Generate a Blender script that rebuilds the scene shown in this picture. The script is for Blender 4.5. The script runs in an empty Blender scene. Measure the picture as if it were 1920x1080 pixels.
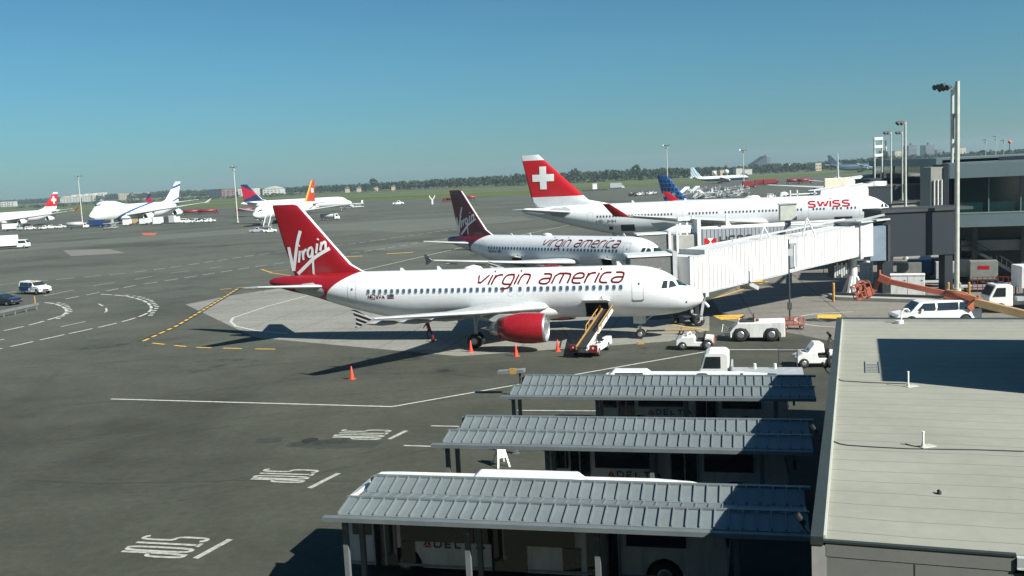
import bpy, math, random
import numpy as np
from mathutils import Vector, Matrix
R = math.radians
random.seed(7)
scn = bpy.context.scene
COL = scn.collection
# ------------------------------------------------------------------ camera
F_PX, PITCH, ROLL, CAMH = 1824.4418, 0.1140, 0.0490, 13.4326
_fw = Vector((0, math.cos(PITCH), -math.sin(PITCH))); _up = Vector((0, math.sin(PITCH), math.cos(PITCH))); _rt = Vector((1, 0, 0))
_c, _s = math.cos(ROLL), math.sin(ROLL)
_r2 = _c * _rt - _s * _up; _u2 = _s * _rt + _c * _up
cam_d = bpy.data.cameras.new('camera'); cam = bpy.data.objects.new('camera', cam_d); COL.objects.link(cam)
cam_d.sensor_width = 36; cam_d.lens = 36 * F_PX / 1920; cam_d.clip_start = 0.5; cam_d.clip_end = 30000
M = Matrix.Identity(4)
for i in range(3):
    M[i][0] = _r2[i]; M[i][1] = _u2[i]; M[i][2] = -_fw[i]
M[2][3] = CAMH
cam.matrix_world = M
scn.camera = cam
# ------------------------------------------------------------------ world, sun, exposure
SUN = Vector((1.0, -0.85, 1.0)).normalized()       # direction towards the sun
SUN_EL = math.asin(SUN.z); SUN_AZ = math.atan2(SUN.x, SUN.y)
world = bpy.data.worlds.new('World'); scn.world = world; world.use_nodes = True
wn = world.node_tree.nodes; wl = world.node_tree.links
bg = wn['Background']; sky = wn.new('ShaderNodeTexSky'); sky.sky_type = 'NISHITA'; sky.sun_disc = False
sky.sun_elevation = SUN_EL; sky.sun_rotation = SUN_AZ; sky.altitude = 0; sky.air_density = 1.0; sky.dust_density = 0.3; sky.ozone_density = 3.5
tint = wn.new('ShaderNodeMix'); tint.data_type = 'RGBA'; tint.blend_type = 'MULTIPLY'; tint.inputs[0].default_value = 1.0
wl.new(sky.outputs[0], tint.inputs[6]); 
tc = wn.new('ShaderNodeTexCoord'); sx = wn.new('ShaderNodeSeparateXYZ'); wl.new(tc.outputs['Generated'], sx.inputs[0])
rg = wn.new('ShaderNodeValToRGB'); wl.new(sx.outputs[2], rg.inputs[0]); rg.color_ramp.elements[0].color = (0.37, 0.64, 0.80, 1); rg.color_ramp.elements[1].position = .12; rg.color_ramp.elements[1].color = (0.405, 0.775, 0.86, 1)
wl.new(rg.outputs[0], tint.inputs[7])
wl.new(tint.outputs[2], bg.inputs[0]); bg.inputs[1].default_value = 0.05
sd = bpy.data.lights.new('sun', 'SUN'); sd.energy = 5.0; sd.angle = R(0.53); sd.color = (1.0, 0.975, 0.89)
sun = bpy.data.objects.new('sun', sd); COL.objects.link(sun); sun.rotation_euler = SUN.to_track_quat('Z', 'Y').to_euler()
scn.view_settings.view_transform = 'Standard'; scn.view_settings.look = 'None'; scn.view_settings.exposure = 0.85; scn.view_settings.gamma = 1
scn.render.engine = 'CYCLES'; scn.cycles.max_bounces = 5; scn.cycles.transparent_max_bounces = 12

# ------------------------------------------------------------------ helpers
def G(px, py, z=0.0):
    """world point on height z seen at a pixel of the 1920x1080 photograph (used to survey the place)"""
    d = _fw * F_PX + _r2 * (px - 960) + _u2 * (540 - py)
    t = (z - CAMH) / d.z
    return Vector((d.x * t, d.y * t, z))

def AT(px, d, z=0.0):
    """world point at distance d (along Y) under horizontal pixel px near the horizon"""
    v = _fw * F_PX + _r2 * (px - 960) + _u2 * (540 - (329.6 - 0.049 * (px - 960)))
    return Vector((v.x / v.y * d, d, z))

class MB:
    def __init__(s): s.v = []; s.f = []; s.m = []; s.sm = []
    def add(s, vs, fs, mi=0, smooth=False):
        o = len(s.v); s.v += [tuple(p) for p in vs]
        for f in fs: s.f.append(tuple(i + o for i in f)); s.m.append(mi); s.sm.append(smooth)
        return s
    def box(s, x0, x1, y0, y1, z0, z1, mi=0):
        vs = [(x0, y0, z0), (x1, y0, z0), (x1, y1, z0), (x0, y1, z0), (x0, y0, z1), (x1, y0, z1), (x1, y1, z1), (x0, y1, z1)]
        return s.add(vs, [(0, 3, 2, 1), (4, 5, 6, 7), (0, 1, 5, 4), (1, 2, 6, 5), (2, 3, 7, 6), (3, 0, 4, 7)], mi)
    def obox(s, o, ax, ay, az, mi=0):
        o = Vector(o); ax = Vector(ax); ay = Vector(ay); az = Vector(az)
        vs = [o, o + ax, o + ax + ay, o + ay, o + az, o + ax + az, o + ax + ay + az, o + ay + az]
        fs = [(0, 3, 2, 1), (4, 5, 6, 7), (0, 1, 5, 4), (1, 2, 6, 5), (2, 3, 7, 6), (3, 0, 4, 7)]
        if ax.cross(ay).dot(az) < 0: fs = [f[::-1] for f in fs]
        return s.add(vs, fs, mi)
    def bar(s, p, q, w, h=None, mi=0):
        p = Vector(p); q = Vector(q); h = h or w; d = (q - p).normalized()
        up = Vector((0, 0, 1)) if abs(d.z) < .95 else Vector((0, 1, 0))
        sx = d.cross(up).normalized(); sy = sx.cross(d).normalized()
        return s.obox(p - sx * w / 2 - sy * h / 2, q - p, sx * w, sy * h, mi)
    def cyl(s, p, q, r, r2=None, n=10, mi=0, cap=True, smooth=True):
        p = Vector(p); q = Vector(q); r2 = r if r2 is None else r2; d = (q - p).normalized()
        up = Vector((0, 0, 1)) if abs(d.z) < .95 else Vector((1, 0, 0))
        a = d.cross(up).normalized(); b = d.cross(a).normalized()
        vs = []
        for c, rr in ((p, r), (q, r2)):
            for i in range(n):
                t = 2 * math.pi * i / n; vs.append(c + a * rr * math.cos(t) + b * rr * math.sin(t))
        s.add(vs, [(i, (i + 1) % n, n + (i + 1) % n, n + i) for i in range(n)], mi, smooth)
        if cap:
            s.add(vs[:n], [tuple(range(n))[::-1]], mi); s.add(vs[n:], [tuple(range(n))], mi)
        return s
    def tube(s, pts, r, n=6, mi=0):
        for a, b in zip(pts[:-1], pts[1:]): s.cyl(a, b, r, n=n, mi=mi)
        return s
    def lathe(s, prof, o, axis, n=24, mi=0, smooth=True):
        """prof: (t along axis, radius)"""
        o = Vector(o); d = Vector(axis).normalized(); up = Vector((0, 0, 1)) if abs(d.z) < .9 else Vector((1, 0, 0))
        a = d.cross(up).normalized(); b = d.cross(a).normalized(); vs = []
        for t, r in prof:
            for i in range(n):
                th = 2 * math.pi * i / n; vs.append(o + d * t + a * r * math.cos(th) + b * r * math.sin(th))
        fs = []
        for k in range(len(prof) - 1):
            for i in range(n): fs.append((k * n + i, k * n + (i + 1) % n, (k + 1) * n + (i + 1) % n, (k + 1) * n + i))
        return s.add(vs, fs, mi, smooth)
    def prism(s, poly, y0, y1, mi=0, yw=None):
        """poly in (x,z) extruded along y; yw(z)->half width scale"""
        n = len(poly); vs = []
        for y in (y0, y1):
            for x, z in poly:
                k = yw(z) if yw else 1.0; vs.append((x, (y0 + y1) / 2 + (y - (y0 + y1) / 2) * k, z))
        area = sum(poly[i][0] * poly[(i + 1) % n][1] - poly[(i + 1) % n][0] * poly[i][1] for i in range(n))
        f0 = tuple(range(n)); f1 = tuple(range(n, 2 * n))[::-1]; sd_ = [(i, n + i, n + (i + 1) % n, (i + 1) % n) for i in range(n)]
        fs = [f0, f1] + sd_
        if area < 0: fs = [f[::-1] for f in fs]
        return s.add(vs, fs, mi)
    def zprism(s, poly, z0, z1, mi=0):
        n = len(poly); area = sum(poly[i][0] * poly[(i + 1) % n][1] - poly[(i + 1) % n][0] * poly[i][1] for i in range(n))
        if area < 0: poly = poly[::-1]
        vs = [(p[0], p[1], z0) for p in poly] + [(p[0], p[1], z1) for p in poly]
        return s.add(vs, [tuple(range(n))[::-1], tuple(range(n, 2 * n))] + [(i, (i + 1) % n, n + (i + 1) % n, n + i) for i in range(n)], mi)

def build(name, mb, mats, parent=None, loc=None, world=False, bevel=0, recalc=False):
    me = bpy.data.meshes.new(name)
    vs = mb.v
    if world and parent is not None:
        l = parent.location; vs = [(a - l.x, b - l.y, c - l.z) for a, b, c in vs]
    me.from_pydata(vs, [], mb.f)
    if not isinstance(mats, (list, tuple)): mats = [mats]
    for m in mats: me.materials.append(m)
    me.polygons.foreach_set('material_index', mb.m); me.polygons.foreach_set('use_smooth', mb.sm)
    me.update()
    o = bpy.data.objects.new(name, me); COL.objects.link(o)
    if parent is not None: o.parent = parent
    if loc is not None: o.location = loc
    if bevel:
        b = o.modifiers.new('bevel', 'BEVEL'); b.width = bevel; b.segments = 2; b.limit_method = 'ANGLE'; b.angle_limit = R(35)
    return o

def thing(name, label, cat, loc=(0, 0, 0), yaw=0, group=None):
    o = bpy.data.objects.new(name, None); COL.objects.link(o); o.location = loc; o.rotation_euler = (0, 0, yaw)
    o['label'] = label; o['category'] = cat
    if group: o['group'] = group
    return o
def tag(o, label, cat, group=None):
    o['label'] = label; o['category'] = cat
    if group: o['group'] = group
    return o
def struct(o, kind='structure'): o['kind'] = kind; return o
KIDS = {}
def kids(o): return [c for c in bpy.data.objects if c.parent == o]
def copy_tree(o, loc, yaw, label, group=None):
    r = o.copy(); COL.objects.link(r); r.location = loc; r.rotation_euler = (0, 0, yaw); r['label'] = label
    if group: r['group'] = group
    if o not in KIDS: KIDS[o] = [(c, kids(c)) for c in kids(o)]
    for c, gs in KIDS[o]:
        d = c.copy(); COL.objects.link(d); d.parent = r
        for g in gs:
            e = g.copy(); COL.objects.link(e); e.parent = d
    return r

# ------------------------------------------------------------------ materials
class NT:
    def __init__(s, name):
        s.mat = bpy.data.materials.new(name); s.mat.use_nodes = True; s.n = s.mat.node_tree.nodes; s.l = s.mat.node_tree.links
        s.b = s.n['Principled BSDF']
    def new(s, t, **k):
        x = s.n.new(t)
        for a, b in k.items(): setattr(x, a, b)
        return x
    def put(s, sock, v):
        if isinstance(v, (int, float)): sock.default_value = v
        elif isinstance(v, tuple): sock.default_value = v if len(v) == 4 or sock.type == 'VECTOR' else (*v, 1)
        else: s.l.new(v, sock)
    def m(s, op, a, b=0.0, c=None):
        x = s.new('ShaderNodeMath', operation=op); s.put(x.inputs[0], a); s.put(x.inputs[1], b)
        if c is not None: s.put(x.inputs[2], c)
        return x.outputs[0]
    def xyz(s, coord='Object'):
        t = s.new('ShaderNodeTexCoord'); x = s.new('ShaderNodeSeparateXYZ'); s.l.new(t.outputs[coord], x.inputs[0]); return t.outputs[coord], x.outputs[0], x.outputs[1], x.outputs[2]
    def noise(s, scale, detail=4, vec=None, rough=.55, dist=0.0):
        x = s.new('ShaderNodeTexNoise'); x.inputs['Scale'].default_value = scale; x.inputs['Detail'].default_value = detail; x.inputs['Roughness'].default_value = rough; x.inputs['Distortion'].default_value = dist
        if vec is not None: s.l.new(vec, x.inputs['Vector'])
        return x.outputs['Fac']
    def mix(s, f, a, b, mode='MIX'):
        x = s.new('ShaderNodeMix', data_type='RGBA', blend_type=mode); s.put(x.inputs[0], f); s.put(x.inputs[6], a); s.put(x.inputs[7], b); return x.outputs[2]
    def ramp(s, v, lo, hi, a=0.0, b=1.0):
        x = s.new('ShaderNodeMapRange'); s.put(x.inputs[0], v); x.inputs[1].default_value = lo; x.inputs[2].default_value = hi; x.inputs[3].default_value = a; x.inputs[4].default_value = b; return x.outputs[0]
    def scalevec(s, vec, sc):
        x = s.new('ShaderNodeMapping'); s.l.new(vec, x.inputs[0]); x.inputs['Scale'].default_value = sc; return x.outputs[0]
    def bump(s, h, strength=.2, dist=.02):
        x = s.new('ShaderNodeBump'); x.inputs['Strength'].default_value = strength; x.inputs['Distance'].default_value = dist; s.l.new(h, x.inputs['Height']); s.l.new(x.outputs[0], s.b.inputs['Normal'])
    def fin(s, col, rough=.5, metal=0.0, spec=.5, coat=0.0):
        s.put(s.b.inputs['Base Color'], col); s.put(s.b.inputs['Roughness'], rough); s.put(s.b.inputs['Metallic'], metal)
        s.b.inputs['Specular IOR Level'].default_value = spec; s.b.inputs['Coat Weight'].default_value = coat; s.b.inputs['Coat Roughness'].default_value = .08
        return s.mat
_mc = {}
def paint(name, col, rough=.45, metal=0.0, var=.12, scale=1.5, coat=0.0, spec=.5, dirt=0.0):
    if name in _mc: return _mc[name]
    t = NT(name); v, x, y, z = t.xyz()
    n = t.noise(scale, 5, v); n2 = t.noise(scale * 9, 3, v)
    f = t.m('ADD', t.ramp(n, .3, .7, 1 - var, 1 + var), t.ramp(n2, .3, .7, -var * .35, var * .35))
    c = t.mix(1.0, (*col, 1), f, 'MULTIPLY')
    if dirt:
        st = t.noise(1.0, 5, t.scalevec(v, (3, 3, .5)))
        c = t.mix(t.ramp(st, .5, .8, 0, dirt), c, (.09, .08, .065, 1))
    _mc[name] = t.fin(c, t.ramp(n2, .3, .7, max(rough - .08, .02), rough + .08), metal, spec, coat)
    return _mc[name]

WHITE = paint('white_paint', (.72, .73, .71), .32, var=.04, coat=.25)
WHITE_D = paint('worn_white_paint', (.68, .69, .66), .5, var=.08, dirt=.35)
GREYP = paint('grey_paint', (.33, .35, .36), .5, dirt=.2)
LGREY = paint('light_grey_paint', (.42, .44, .44), .45, dirt=.15)
SLATE = paint('slate_panel', (.010, .019, .026), .6, var=.06)
CONC = paint('concrete_wall', (.33, .33, .30), .85, var=.12, scale=.6, dirt=.2)
BLACK = paint('black_rubber', (.018, .018, .018), .8, var=.2)
DARK = paint('dark_metal', (.04, .042, .045), .6)
STEEL = paint('steel', (.42, .43, .44), .35, metal=.7)
LIP = paint('polished_lip', (.62, .63, .64), .38, metal=.9, var=.03)
RED = paint('red_paint', (.30, .010, .016), .3, var=.05, coat=.5)
ORANGE = paint('orange_lift_paint', (.36, .10, .06), .55, var=.15, dirt=.25)
YEL = paint('yellow_paint', (.40, .22, .06), .5, dirt=.2)
TAN = paint('tan_paint', (.36, .25, .12), .6, dirt=.2)
BLUE = paint('blue_paint', (.010, .035, .12), .4)
CONE = paint('cone_orange', (.85, .07, .03), .5, var=.05)
MASTG = paint('galvanised_mast', (.47, .48, .42), .55, metal=.2)
REDT = paint('red_truck_paint', (.20, .014, .014), .45)
def glass(name, col, rough=.06):
    t = NT(name); v, *_ = t.xyz(); n = t.noise(.6, 2, v)
    return t.fin(t.mix(n, (*[c * .6 for c in col], 1), (*[c * 1.4 for c in col], 1)), rough, 0, .9)
GLASS = glass('dark_glass', (.02, .028, .03))
GLASS_T = glass('teal_glass', (.006, .030, .030), .12)
WINB = glass('cabin_window', (.05, .09, .14), .12)
TEXTRED = paint('dark_red_lettering', (.12, .003, .003), .4, var=.04)
SWRED = paint('swiss_red', (.38, .006, .010), .35, var=.03, coat=.3)
SILV = paint('silver_lettering', (.62, .63, .64), .35, var=.05)
NAVY = paint('navy_lettering', (.02, .05, .13), .4)
LINEW = paint('line_white', (.46, .46, .42), .8, var=.25, scale=3)
LINEF = paint('faded_line_white', (.34, .345, .31), .85, var=.35, scale=4)
LINEY = paint('line_yellow', (.60, .36, .05), .8, var=.25, scale=3)

# ------------------------------------------------------------------ stroke lettering
GL = {
'v': (.78, [[(0, 1), (.3, 0), (.78, 1)]]), 'i': (.0, [[(0, 0), (0, 1)], [(0, 1.27), (.0, 1.4)]]),
'r': (.5, [[(0, 0), (0, 1)], [(0, .55), (.08, .88), (.28, 1), (.52, 1)]]),
'g': (.72, [[(.72, .02), (.2, .02), (0, .2), (0, .8), (.2, 1), (.72, 1), (.72, -.25), (.5, -.45), (.05, -.45)]]),
'n': (.68, [[(0, 0), (0, 1), (.5, 1), (.68, .82), (.68, 0)]]),
'a': (.72, [[(.06, 1), (.52, 1), (.72, .82), (.72, 0), (.2, 0), (0, .14), (0, .38), (.2, .54), (.70, .54)]]),
'm': (1.15, [[(0, 0), (0, 1), (.95, 1), (1.15, .82), (1.15, 0)], [(.57, .98), (.57, 0)]]),
'e': (.72, [[(.7, 0), (.2, 0), (0, .2), (0, .8), (.2, 1), (.52, 1), (.72, .82), (.72, .5), (.02, .5)]]),
'c': (.62, [[(.62, 0), (.2, 0), (0, .2), (0, .8), (.2, 1), (.62, 1)]]),
's': (.72, [[(0, .06), (.5, 0), (.7, .14), (.68, .38), (.5, .5), (.2, .52), (.03, .66), (.05, .88), (.24, 1), (.68, .95)]]),
'w': (1.05, [[(0, 1), (.26, 0), (.52, 1), (.79, 0), (1.05, 1)]]),
't': (.45, [[(.2, 1.35), (.2, 0), (.45, 0)], [(0, 1), (.45, 1)]]), 'l': (0, [[(0, 0), (0, 1.4)]]), 'u': (.66, [[(0, 1), (0, 0), (.66, 0), (.66, 1)]]),
'j': (.1, [[(.1, 1), (.1, -.3), (-.15, -.3)]]),
'N': (.75, [[(0, 0), (0, 1), (.75, 0), (.75, 1)]]), 'V': (.8, [[(0, 1), (.4, 0), (.8, 1)]]),
'A': (.85, [[(0, 0), (.425, 1), (.85, 0)], [(.17, .36), (.68, .36)]]),
'6': (.62, [[(.58, 1), (.1, .9), (0, .5), (0, .1), (.12, 0), (.5, 0), (.62, .12), (.62, .42), (.5, .54), (.04, .54)]]),
'2': (.6, [[(0, .85), (.12, 1), (.5, 1), (.6, .85), (.6, .62), (0, 0), (.62, 0)]]), '4': (.65, [[(.5, 0), (.5, 1), (0, .3), (.65, .3)]]),
'D': (.7, [[(0, 0), (0, 1), (.45, 1), (.7, .75), (.7, .25), (.45, 0), (0, .001)]]), 'E': (.58, [[(.58, 1), (0, 1), (0, 0), (.58, 0)], [(0.03, .5), (.5, .5)]]),
'L': (.55, [[(0, 1), (0, 0), (.55, 0)]]), 'T': (.7, [[(.35, 0), (.35, .95)], [(0, 1), (.7, 1)]]),
'S': (.66, [[(0, .06), (.12, 0), (.55, 0), (.66, .12), (.66, .4), (.55, .5), (.12, .52), (0, .62), (0, .88), (.12, 1), (.55, 1), (.66, .92)]]),
'O': (.72, [[(.36, 0), (.6, .02), (.72, .2), (.72, .8), (.58, 1), (.14, 1), (0, .8), (0, .2), (.14, 0), (.361, 0)]]),
'P': (.62, [[(0, 0), (0, 1), (.5, 1), (.62, .88), (.62, .55), (.5, .44), (.03, .44)]]),
'U': (.7, [[(0, 1), (0, .15), (.15, 0), (.55, 0), (.7, .15), (.7, 1)]]), 'H': (.72, [[(0, 0), (0, 1)], [(.72, 0), (.72, 1)], [(.04, .5), (.68, .5)]]),
'B': (.66, [[(0, 0), (0, 1), (.5, 1), (.6, .88), (.6, .62), (.5, .52), (.04, .52)], [(.5, .52), (.66, .4), (.66, .12), (.5, 0), (.03, 0)]]),
'C': (.66, [[(.66, .9), (.55, 1), (.14, 1), (0, .86), (0, .14), (.14, 0), (.55, 0), (.66, .1)]]), '-': (.4, [[(0, .5), (.4, .5)]]),
'J': (.5, [[(.5, 1), (.5, .1), (.4, 0), (.1, 0), (0, .12)]]), 'M': (.9, [[(0, 0), (0, 1), (.45, .3), (.9, 1), (.9, 0)]]), ' ': (.35, []),
}
def chaikin(p, n=2):
    for _ in range(n):
        q = [p[0]]
        for a, b in zip(p[:-1], p[1:]):
            q += [(a[0] * .75 + b[0] * .25, a[1] * .75 + b[1] * .25), (a[0] * .25 + b[0] * .75, a[1] * .25 + b[1] * .75)]
        q.append(p[-1]); p = q
    return p
def text_strokes(txt, size, shear=0, gap=.3, wide=1.0, smooth=1):
    out = []; x = 0
    for ch in txt:
        w, ss = GL[ch]
        for st in ss:
            p = chaikin(st, smooth) if len(st) > 2 and smooth else st
            out.append([((x + a * wide + b * shear) * size, b * size) for a, b in p])
        x += w * wide + gap
    return out, (x - gap) * size
def ribbon(mb, pts, w, mapf, lift=0.0, seg=None, mi=0):
    P = [pts[0]]
    for a, b in zip(pts[:-1], pts[1:]):
        L = math.hypot(b[0] - a[0], b[1] - a[1])
        if L < 1e-6: continue
        k = max(1, int(L / seg)) if seg else 1
        for i in range(1, k + 1): P.append((a[0] + (b[0] - a[0]) * i / k, a[1] + (b[1] - a[1]) * i / k))
    n = len(P); L_, R_ = [], []
    for i in range(n):
        def dr(a, b): l = math.hypot(b[0] - a[0], b[1] - a[1]); return ((b[0] - a[0]) / l, (b[1] - a[1]) / l)
        if i == 0: d = dr(P[0], P[1]); k = 1
        elif i == n - 1: d = dr(P[-2], P[-1]); k = 1
        else:
            d1 = dr(P[i - 1], P[i]); d2 = dr(P[i], P[i + 1]); d = (d1[0] + d2[0], d1[1] + d2[1]); l = math.hypot(*d)
            if l < .2: d = d1; k = 1
            else: d = (d[0] / l, d[1] / l); k = min(1 / max(.45, d[0] * d1[0] + d[1] * d1[1]), 1.8)
        nx, ny = -d[1] * w / 2 * k, d[0] * w / 2 * k
        L_.append((P[i][0] + nx, P[i][1] + ny)); R_.append((P[i][0] - nx, P[i][1] - ny))
    vs = [mapf(a, b, lift) for a, b in L_] + [mapf(a, b, lift) for a, b in R_]
    mb.add(vs, [(i, i + 1, n + i + 1, n + i) for i in range(n - 1)], mi)
def lettering(name, strokes, w, mapf, mat, parent, seg=.25, world=False):
    mb = MB()
    for k, s in enumerate(strokes): ribbon(mb, s, w, mapf, lift=.0015 * (k % 4), seg=seg)
    return build(name, mb, mat, parent, world=world)

# ------------------------------------------------------------------ airliners (x forward, nose at x=0, starboard = -y, ground z=0)
def pchip(xs, ys, x):
    xs = np.array(xs, float); ys = np.array(ys, float); x = np.atleast_1d(np.array(x, float)); h = np.diff(xs); dl = np.diff(ys) / h
    m = np.zeros(len(xs)); m[0] = dl[0]; m[-1] = dl[-1]
    for i in range(1, len(xs) - 1):
        if dl[i - 1] * dl[i] > 0:
            w1 = 2 * h[i] + h[i - 1]; w2 = h[i] + 2 * h[i - 1]; m[i] = (w1 + w2) / (w1 / dl[i - 1] + w2 / dl[i])
    k = np.clip(np.searchsorted(xs, x) - 1, 0, len(xs) - 2); t = np.clip((x - xs[k]) / h[k], 0, 1)
    return (2 * t**3 - 3 * t**2 + 1) * ys[k] + (t**3 - 2 * t**2 + t) * h[k] * m[k] + (-2 * t**3 + 3 * t**2) * ys[k + 1] + (t**3 - t**2) * h[k] * m[k + 1]
class Fuse:
    """normalised nose and tail profiles scaled to a type"""
    def __init__(s, L, R_, zc, tail_a, tail_z=.62, hump=None, nose_len=2.9, nose_z=-.32, width=None):
        s.L, s.R, s.zc = L, R_, zc; s.W = width or R_ * .955; n = nose_len / 2.9
        A = [0, .05, .18, .4, .75, 1.15, 1.6, 2.2, 2.9]
        s.na = [a * R_ * n for a in A]
        top = [nose_z, nose_z + .15, nose_z + .30, nose_z + .42, nose_z + .56, .55, .79, .94, 1.0]
        bot = [nose_z, nose_z - .14, nose_z - .26, nose_z - .37, -.82, -.90, -.955, -.99, -1.0]
        wid = [0.0, .15, .29, .43, .59, .73, .85, .95, 1.0]
        T = L - tail_a
        ta = [tail_a, tail_a + T * .12, tail_a + T * .3, tail_a + T * .5, tail_a + T * .7, tail_a + T * .88, L - .25, L]
        tt = [1.0, 1.0, 1.0, .985, .95, .88, tail_z + .19, tail_z + .12]
        tb = [-1.0, -.95, -.74, -.40, .0, tail_z - .34, tail_z - .14, tail_z - .07]
        tw = [1.0, .985, .92, .78, .57, .32, .15, .09]
        hx = []; ht = []
        if hump: hx = [p[0] for p in hump]; ht = [p[1] for p in hump]
        if hump:
            s.topx = [0] + hx + ta; s.topy = [nose_z] + ht + tt
        else: s.topx = s.na + ta; s.topy = top + tt
        s.botx = s.na + ta; s.boty = bot + tb; s.widx = s.na + ta; s.widy = wid + tw
    def sec(s, a):
        t = float(pchip(s.topx, s.topy, a)[0]); b = float(pchip(s.botx, s.boty, a)[0]); w = float(pchip(s.widx, s.widy, a)[0])
        return s.zc + (t + b) / 2 * s.R, max((t - b) / 2 * s.R, .002), max(w * s.W, .002)
    def side(s, a, z, sd, off=0.012):
        """point on the skin at station a, height z; sd=-1 starboard, +1 port"""
        zm, hz, w = s.sec(a); c = max(-1, min(1, (z - zm) / hz)); sn = math.sqrt(max(0, 1 - c * c))
        ny = sn / w; nz = c / hz; l = math.hypot(ny, nz) or 1
        return (-a, sd * (w * sn + off * ny / l), zm + hz * c + off * nz / l)
def fuselage_mesh(F, nphi=48, nlon=70, holes=(), stations=None):
    na = list(np.concatenate([F.na[-1] * (np.linspace(0, 1, 22) ** 1.9), np.linspace(F.na[-1], F.L, nlon)[1:]]))
    for h in holes: na += [h[0], h[1]]
    na = sorted(set(round(a, 4) for a in na))
    na = [a for i, a in enumerate(na) if i == 0 or a - na[i - 1] > .03 or any(abs(a - e) < 1e-3 for h in holes for e in h[:2])]
    mb = MB(); vs = []
    rows = []
    for a in na:
        zm, hz, w = F.sec(a); row = []
        th = [2 * math.pi * i / nphi for i in range(nphi)]
        for t in th: row.append((-a, w * math.sin(t), zm + hz * math.cos(t)))
        rows.append(row)
    for r in rows: vs += r
    fs = []
    for k in range(len(rows) - 1):
        ac = (na[k] + na[k + 1]) / 2
        for i in range(nphi):
            j = (i + 1) % nphi; tc = 2 * math.pi * (i + .5) / nphi
            zm, hz, w = F.sec(ac); z = zm + hz * math.cos(tc); y = w * math.sin(tc)
            if any(h[0] - 1e-3 < ac < h[1] + 1e-3 and h[2] < z < h[3] and y * h[4] > 0 for h in holes): continue
            fs.append((k * nphi + i, (k + 1) * nphi + i, (k + 1) * nphi + j, k * nphi + j))
    mb.add(vs, fs, 0, True)
    mb.add(rows[-1], [tuple(range(nphi))], 1)
    return mb
def foil(n=9, tc=.12):
    xs = [(1 - math.cos(math.pi * i / n)) / 2 for i in range(n + 1)]
    h = [5 * tc * (.2969 * math.sqrt(x) - .126 * x - .3516 * x * x + .2843 * x**3 - .1036 * x**4) for x in xs]
    return [(x, y) for x, y in zip(xs, h)] + [(x, -y) for x, y in list(zip(xs, h))[-2:0:-1]]
def wing_mesh(secs, vertical=False, mi=0):
    """secs: (a_le, y, z, chord, t/c)"""
    mb = MB(); rows = []
    for a, y, z, c, tc in secs:
        rows.append([(-(a + x * c), y + (h * c if vertical else 0), z + (0 if vertical else h * c + (.012 * c if 0 < x < 1 else 0))) for x, h in foil(9, tc)])
    n = len(rows[0]); vs = [p for r in rows for p in r]
    fs = [(k * n + i, k * n + (i + 1) % n, (k + 1) * n + (i + 1) % n, (k + 1) * n + i) for k in range(len(rows) - 1) for i in range(n)]
    mb.add(vs, fs, mi, True); mb.add(rows[-1], [tuple(range(n))], mi); mb.add(rows[0], [tuple(range(n))[::-1]], mi)
    return mb
def engine(parent, a, y, z, r, L, matN, wing_z, wa, detail=True, n=28):
    mb = MB(); o = (-a, y, z); ax = (-1, 0, 0)
    mb.lathe([(.04 * L, r * .925), (.12 * L, r * .965), (.3 * L, r), (.55 * L, r * .985), (.8 * L, r * .86), (L, r * .70), (L, r * .64), (.82 * L, r * .70)], o, ax, n)
    e = build('engine_nacelle', mb, matN, parent)
    lp = MB(); lp.lathe([(.16 * L, r * .80), (.03 * L, r * .80), (0, r * .84), (0, r * .88), (.02 * L, r * .91), (.042 * L, r * .926)], o, ax, n); build('intake_lip', lp, LIP, e)
    fn = MB(); fn.lathe([(.16 * L, r * .80), (.24 * L, r * .78), (.26 * L, .25 * r), (.25 * L, .22 * r), (.12 * L, .01)], o, ax, n)
    build('fan', fn, DARK, e)
    ex = MB(); ex.lathe([(.80 * L, r * .56), (L * 1.02, r * .52), (L * 1.2, r * .38), (L * 1.2, r * .30), (L * 1.1, r * .3)], o, ax, 20); ex.lathe([(L * 1.08, r * .26), (L * 1.42, .02)], o, ax, 16)
    build('exhaust_nozzle', ex, STEEL, e)
    py = MB(); x0 = -a - .25 * L; zt = wing_z
    pts = [(x0, z + r * .92), (-wa - .6, zt - .05), (-a - L * 1.35, zt - .15), (-a - L * 1.15, z + r * .45), (-a - .8 * L, z + r * .5)]
    py.prism(pts, y - .2, y + .2); build('engine_pylon', py, WHITE if matN is WHITE else GREYP, parent)
    return e
def wheel(parent, name, x, y, z, r, w, detail=True):
    mb = MB(); mb.lathe([(-w / 2, r * .5), (-w / 2, r * .82), (-w * .38, r * .97), (0, r), (w * .38, r * .97), (w / 2, r * .82), (w / 2, r * .5)], (x, y, z), (0, 1, 0), 20)
    t = build(name, mb, BLACK, parent)
    rm = MB(); rm.lathe([(-w * .46, .01), (-w * .46, r * .3), (-w * .5, r * .52), (w * .5, r * .52), (w * .46, r * .3), (w * .46, .01)], (x, y, z), (0, 1, 0), 14); 
    return t, rm
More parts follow.
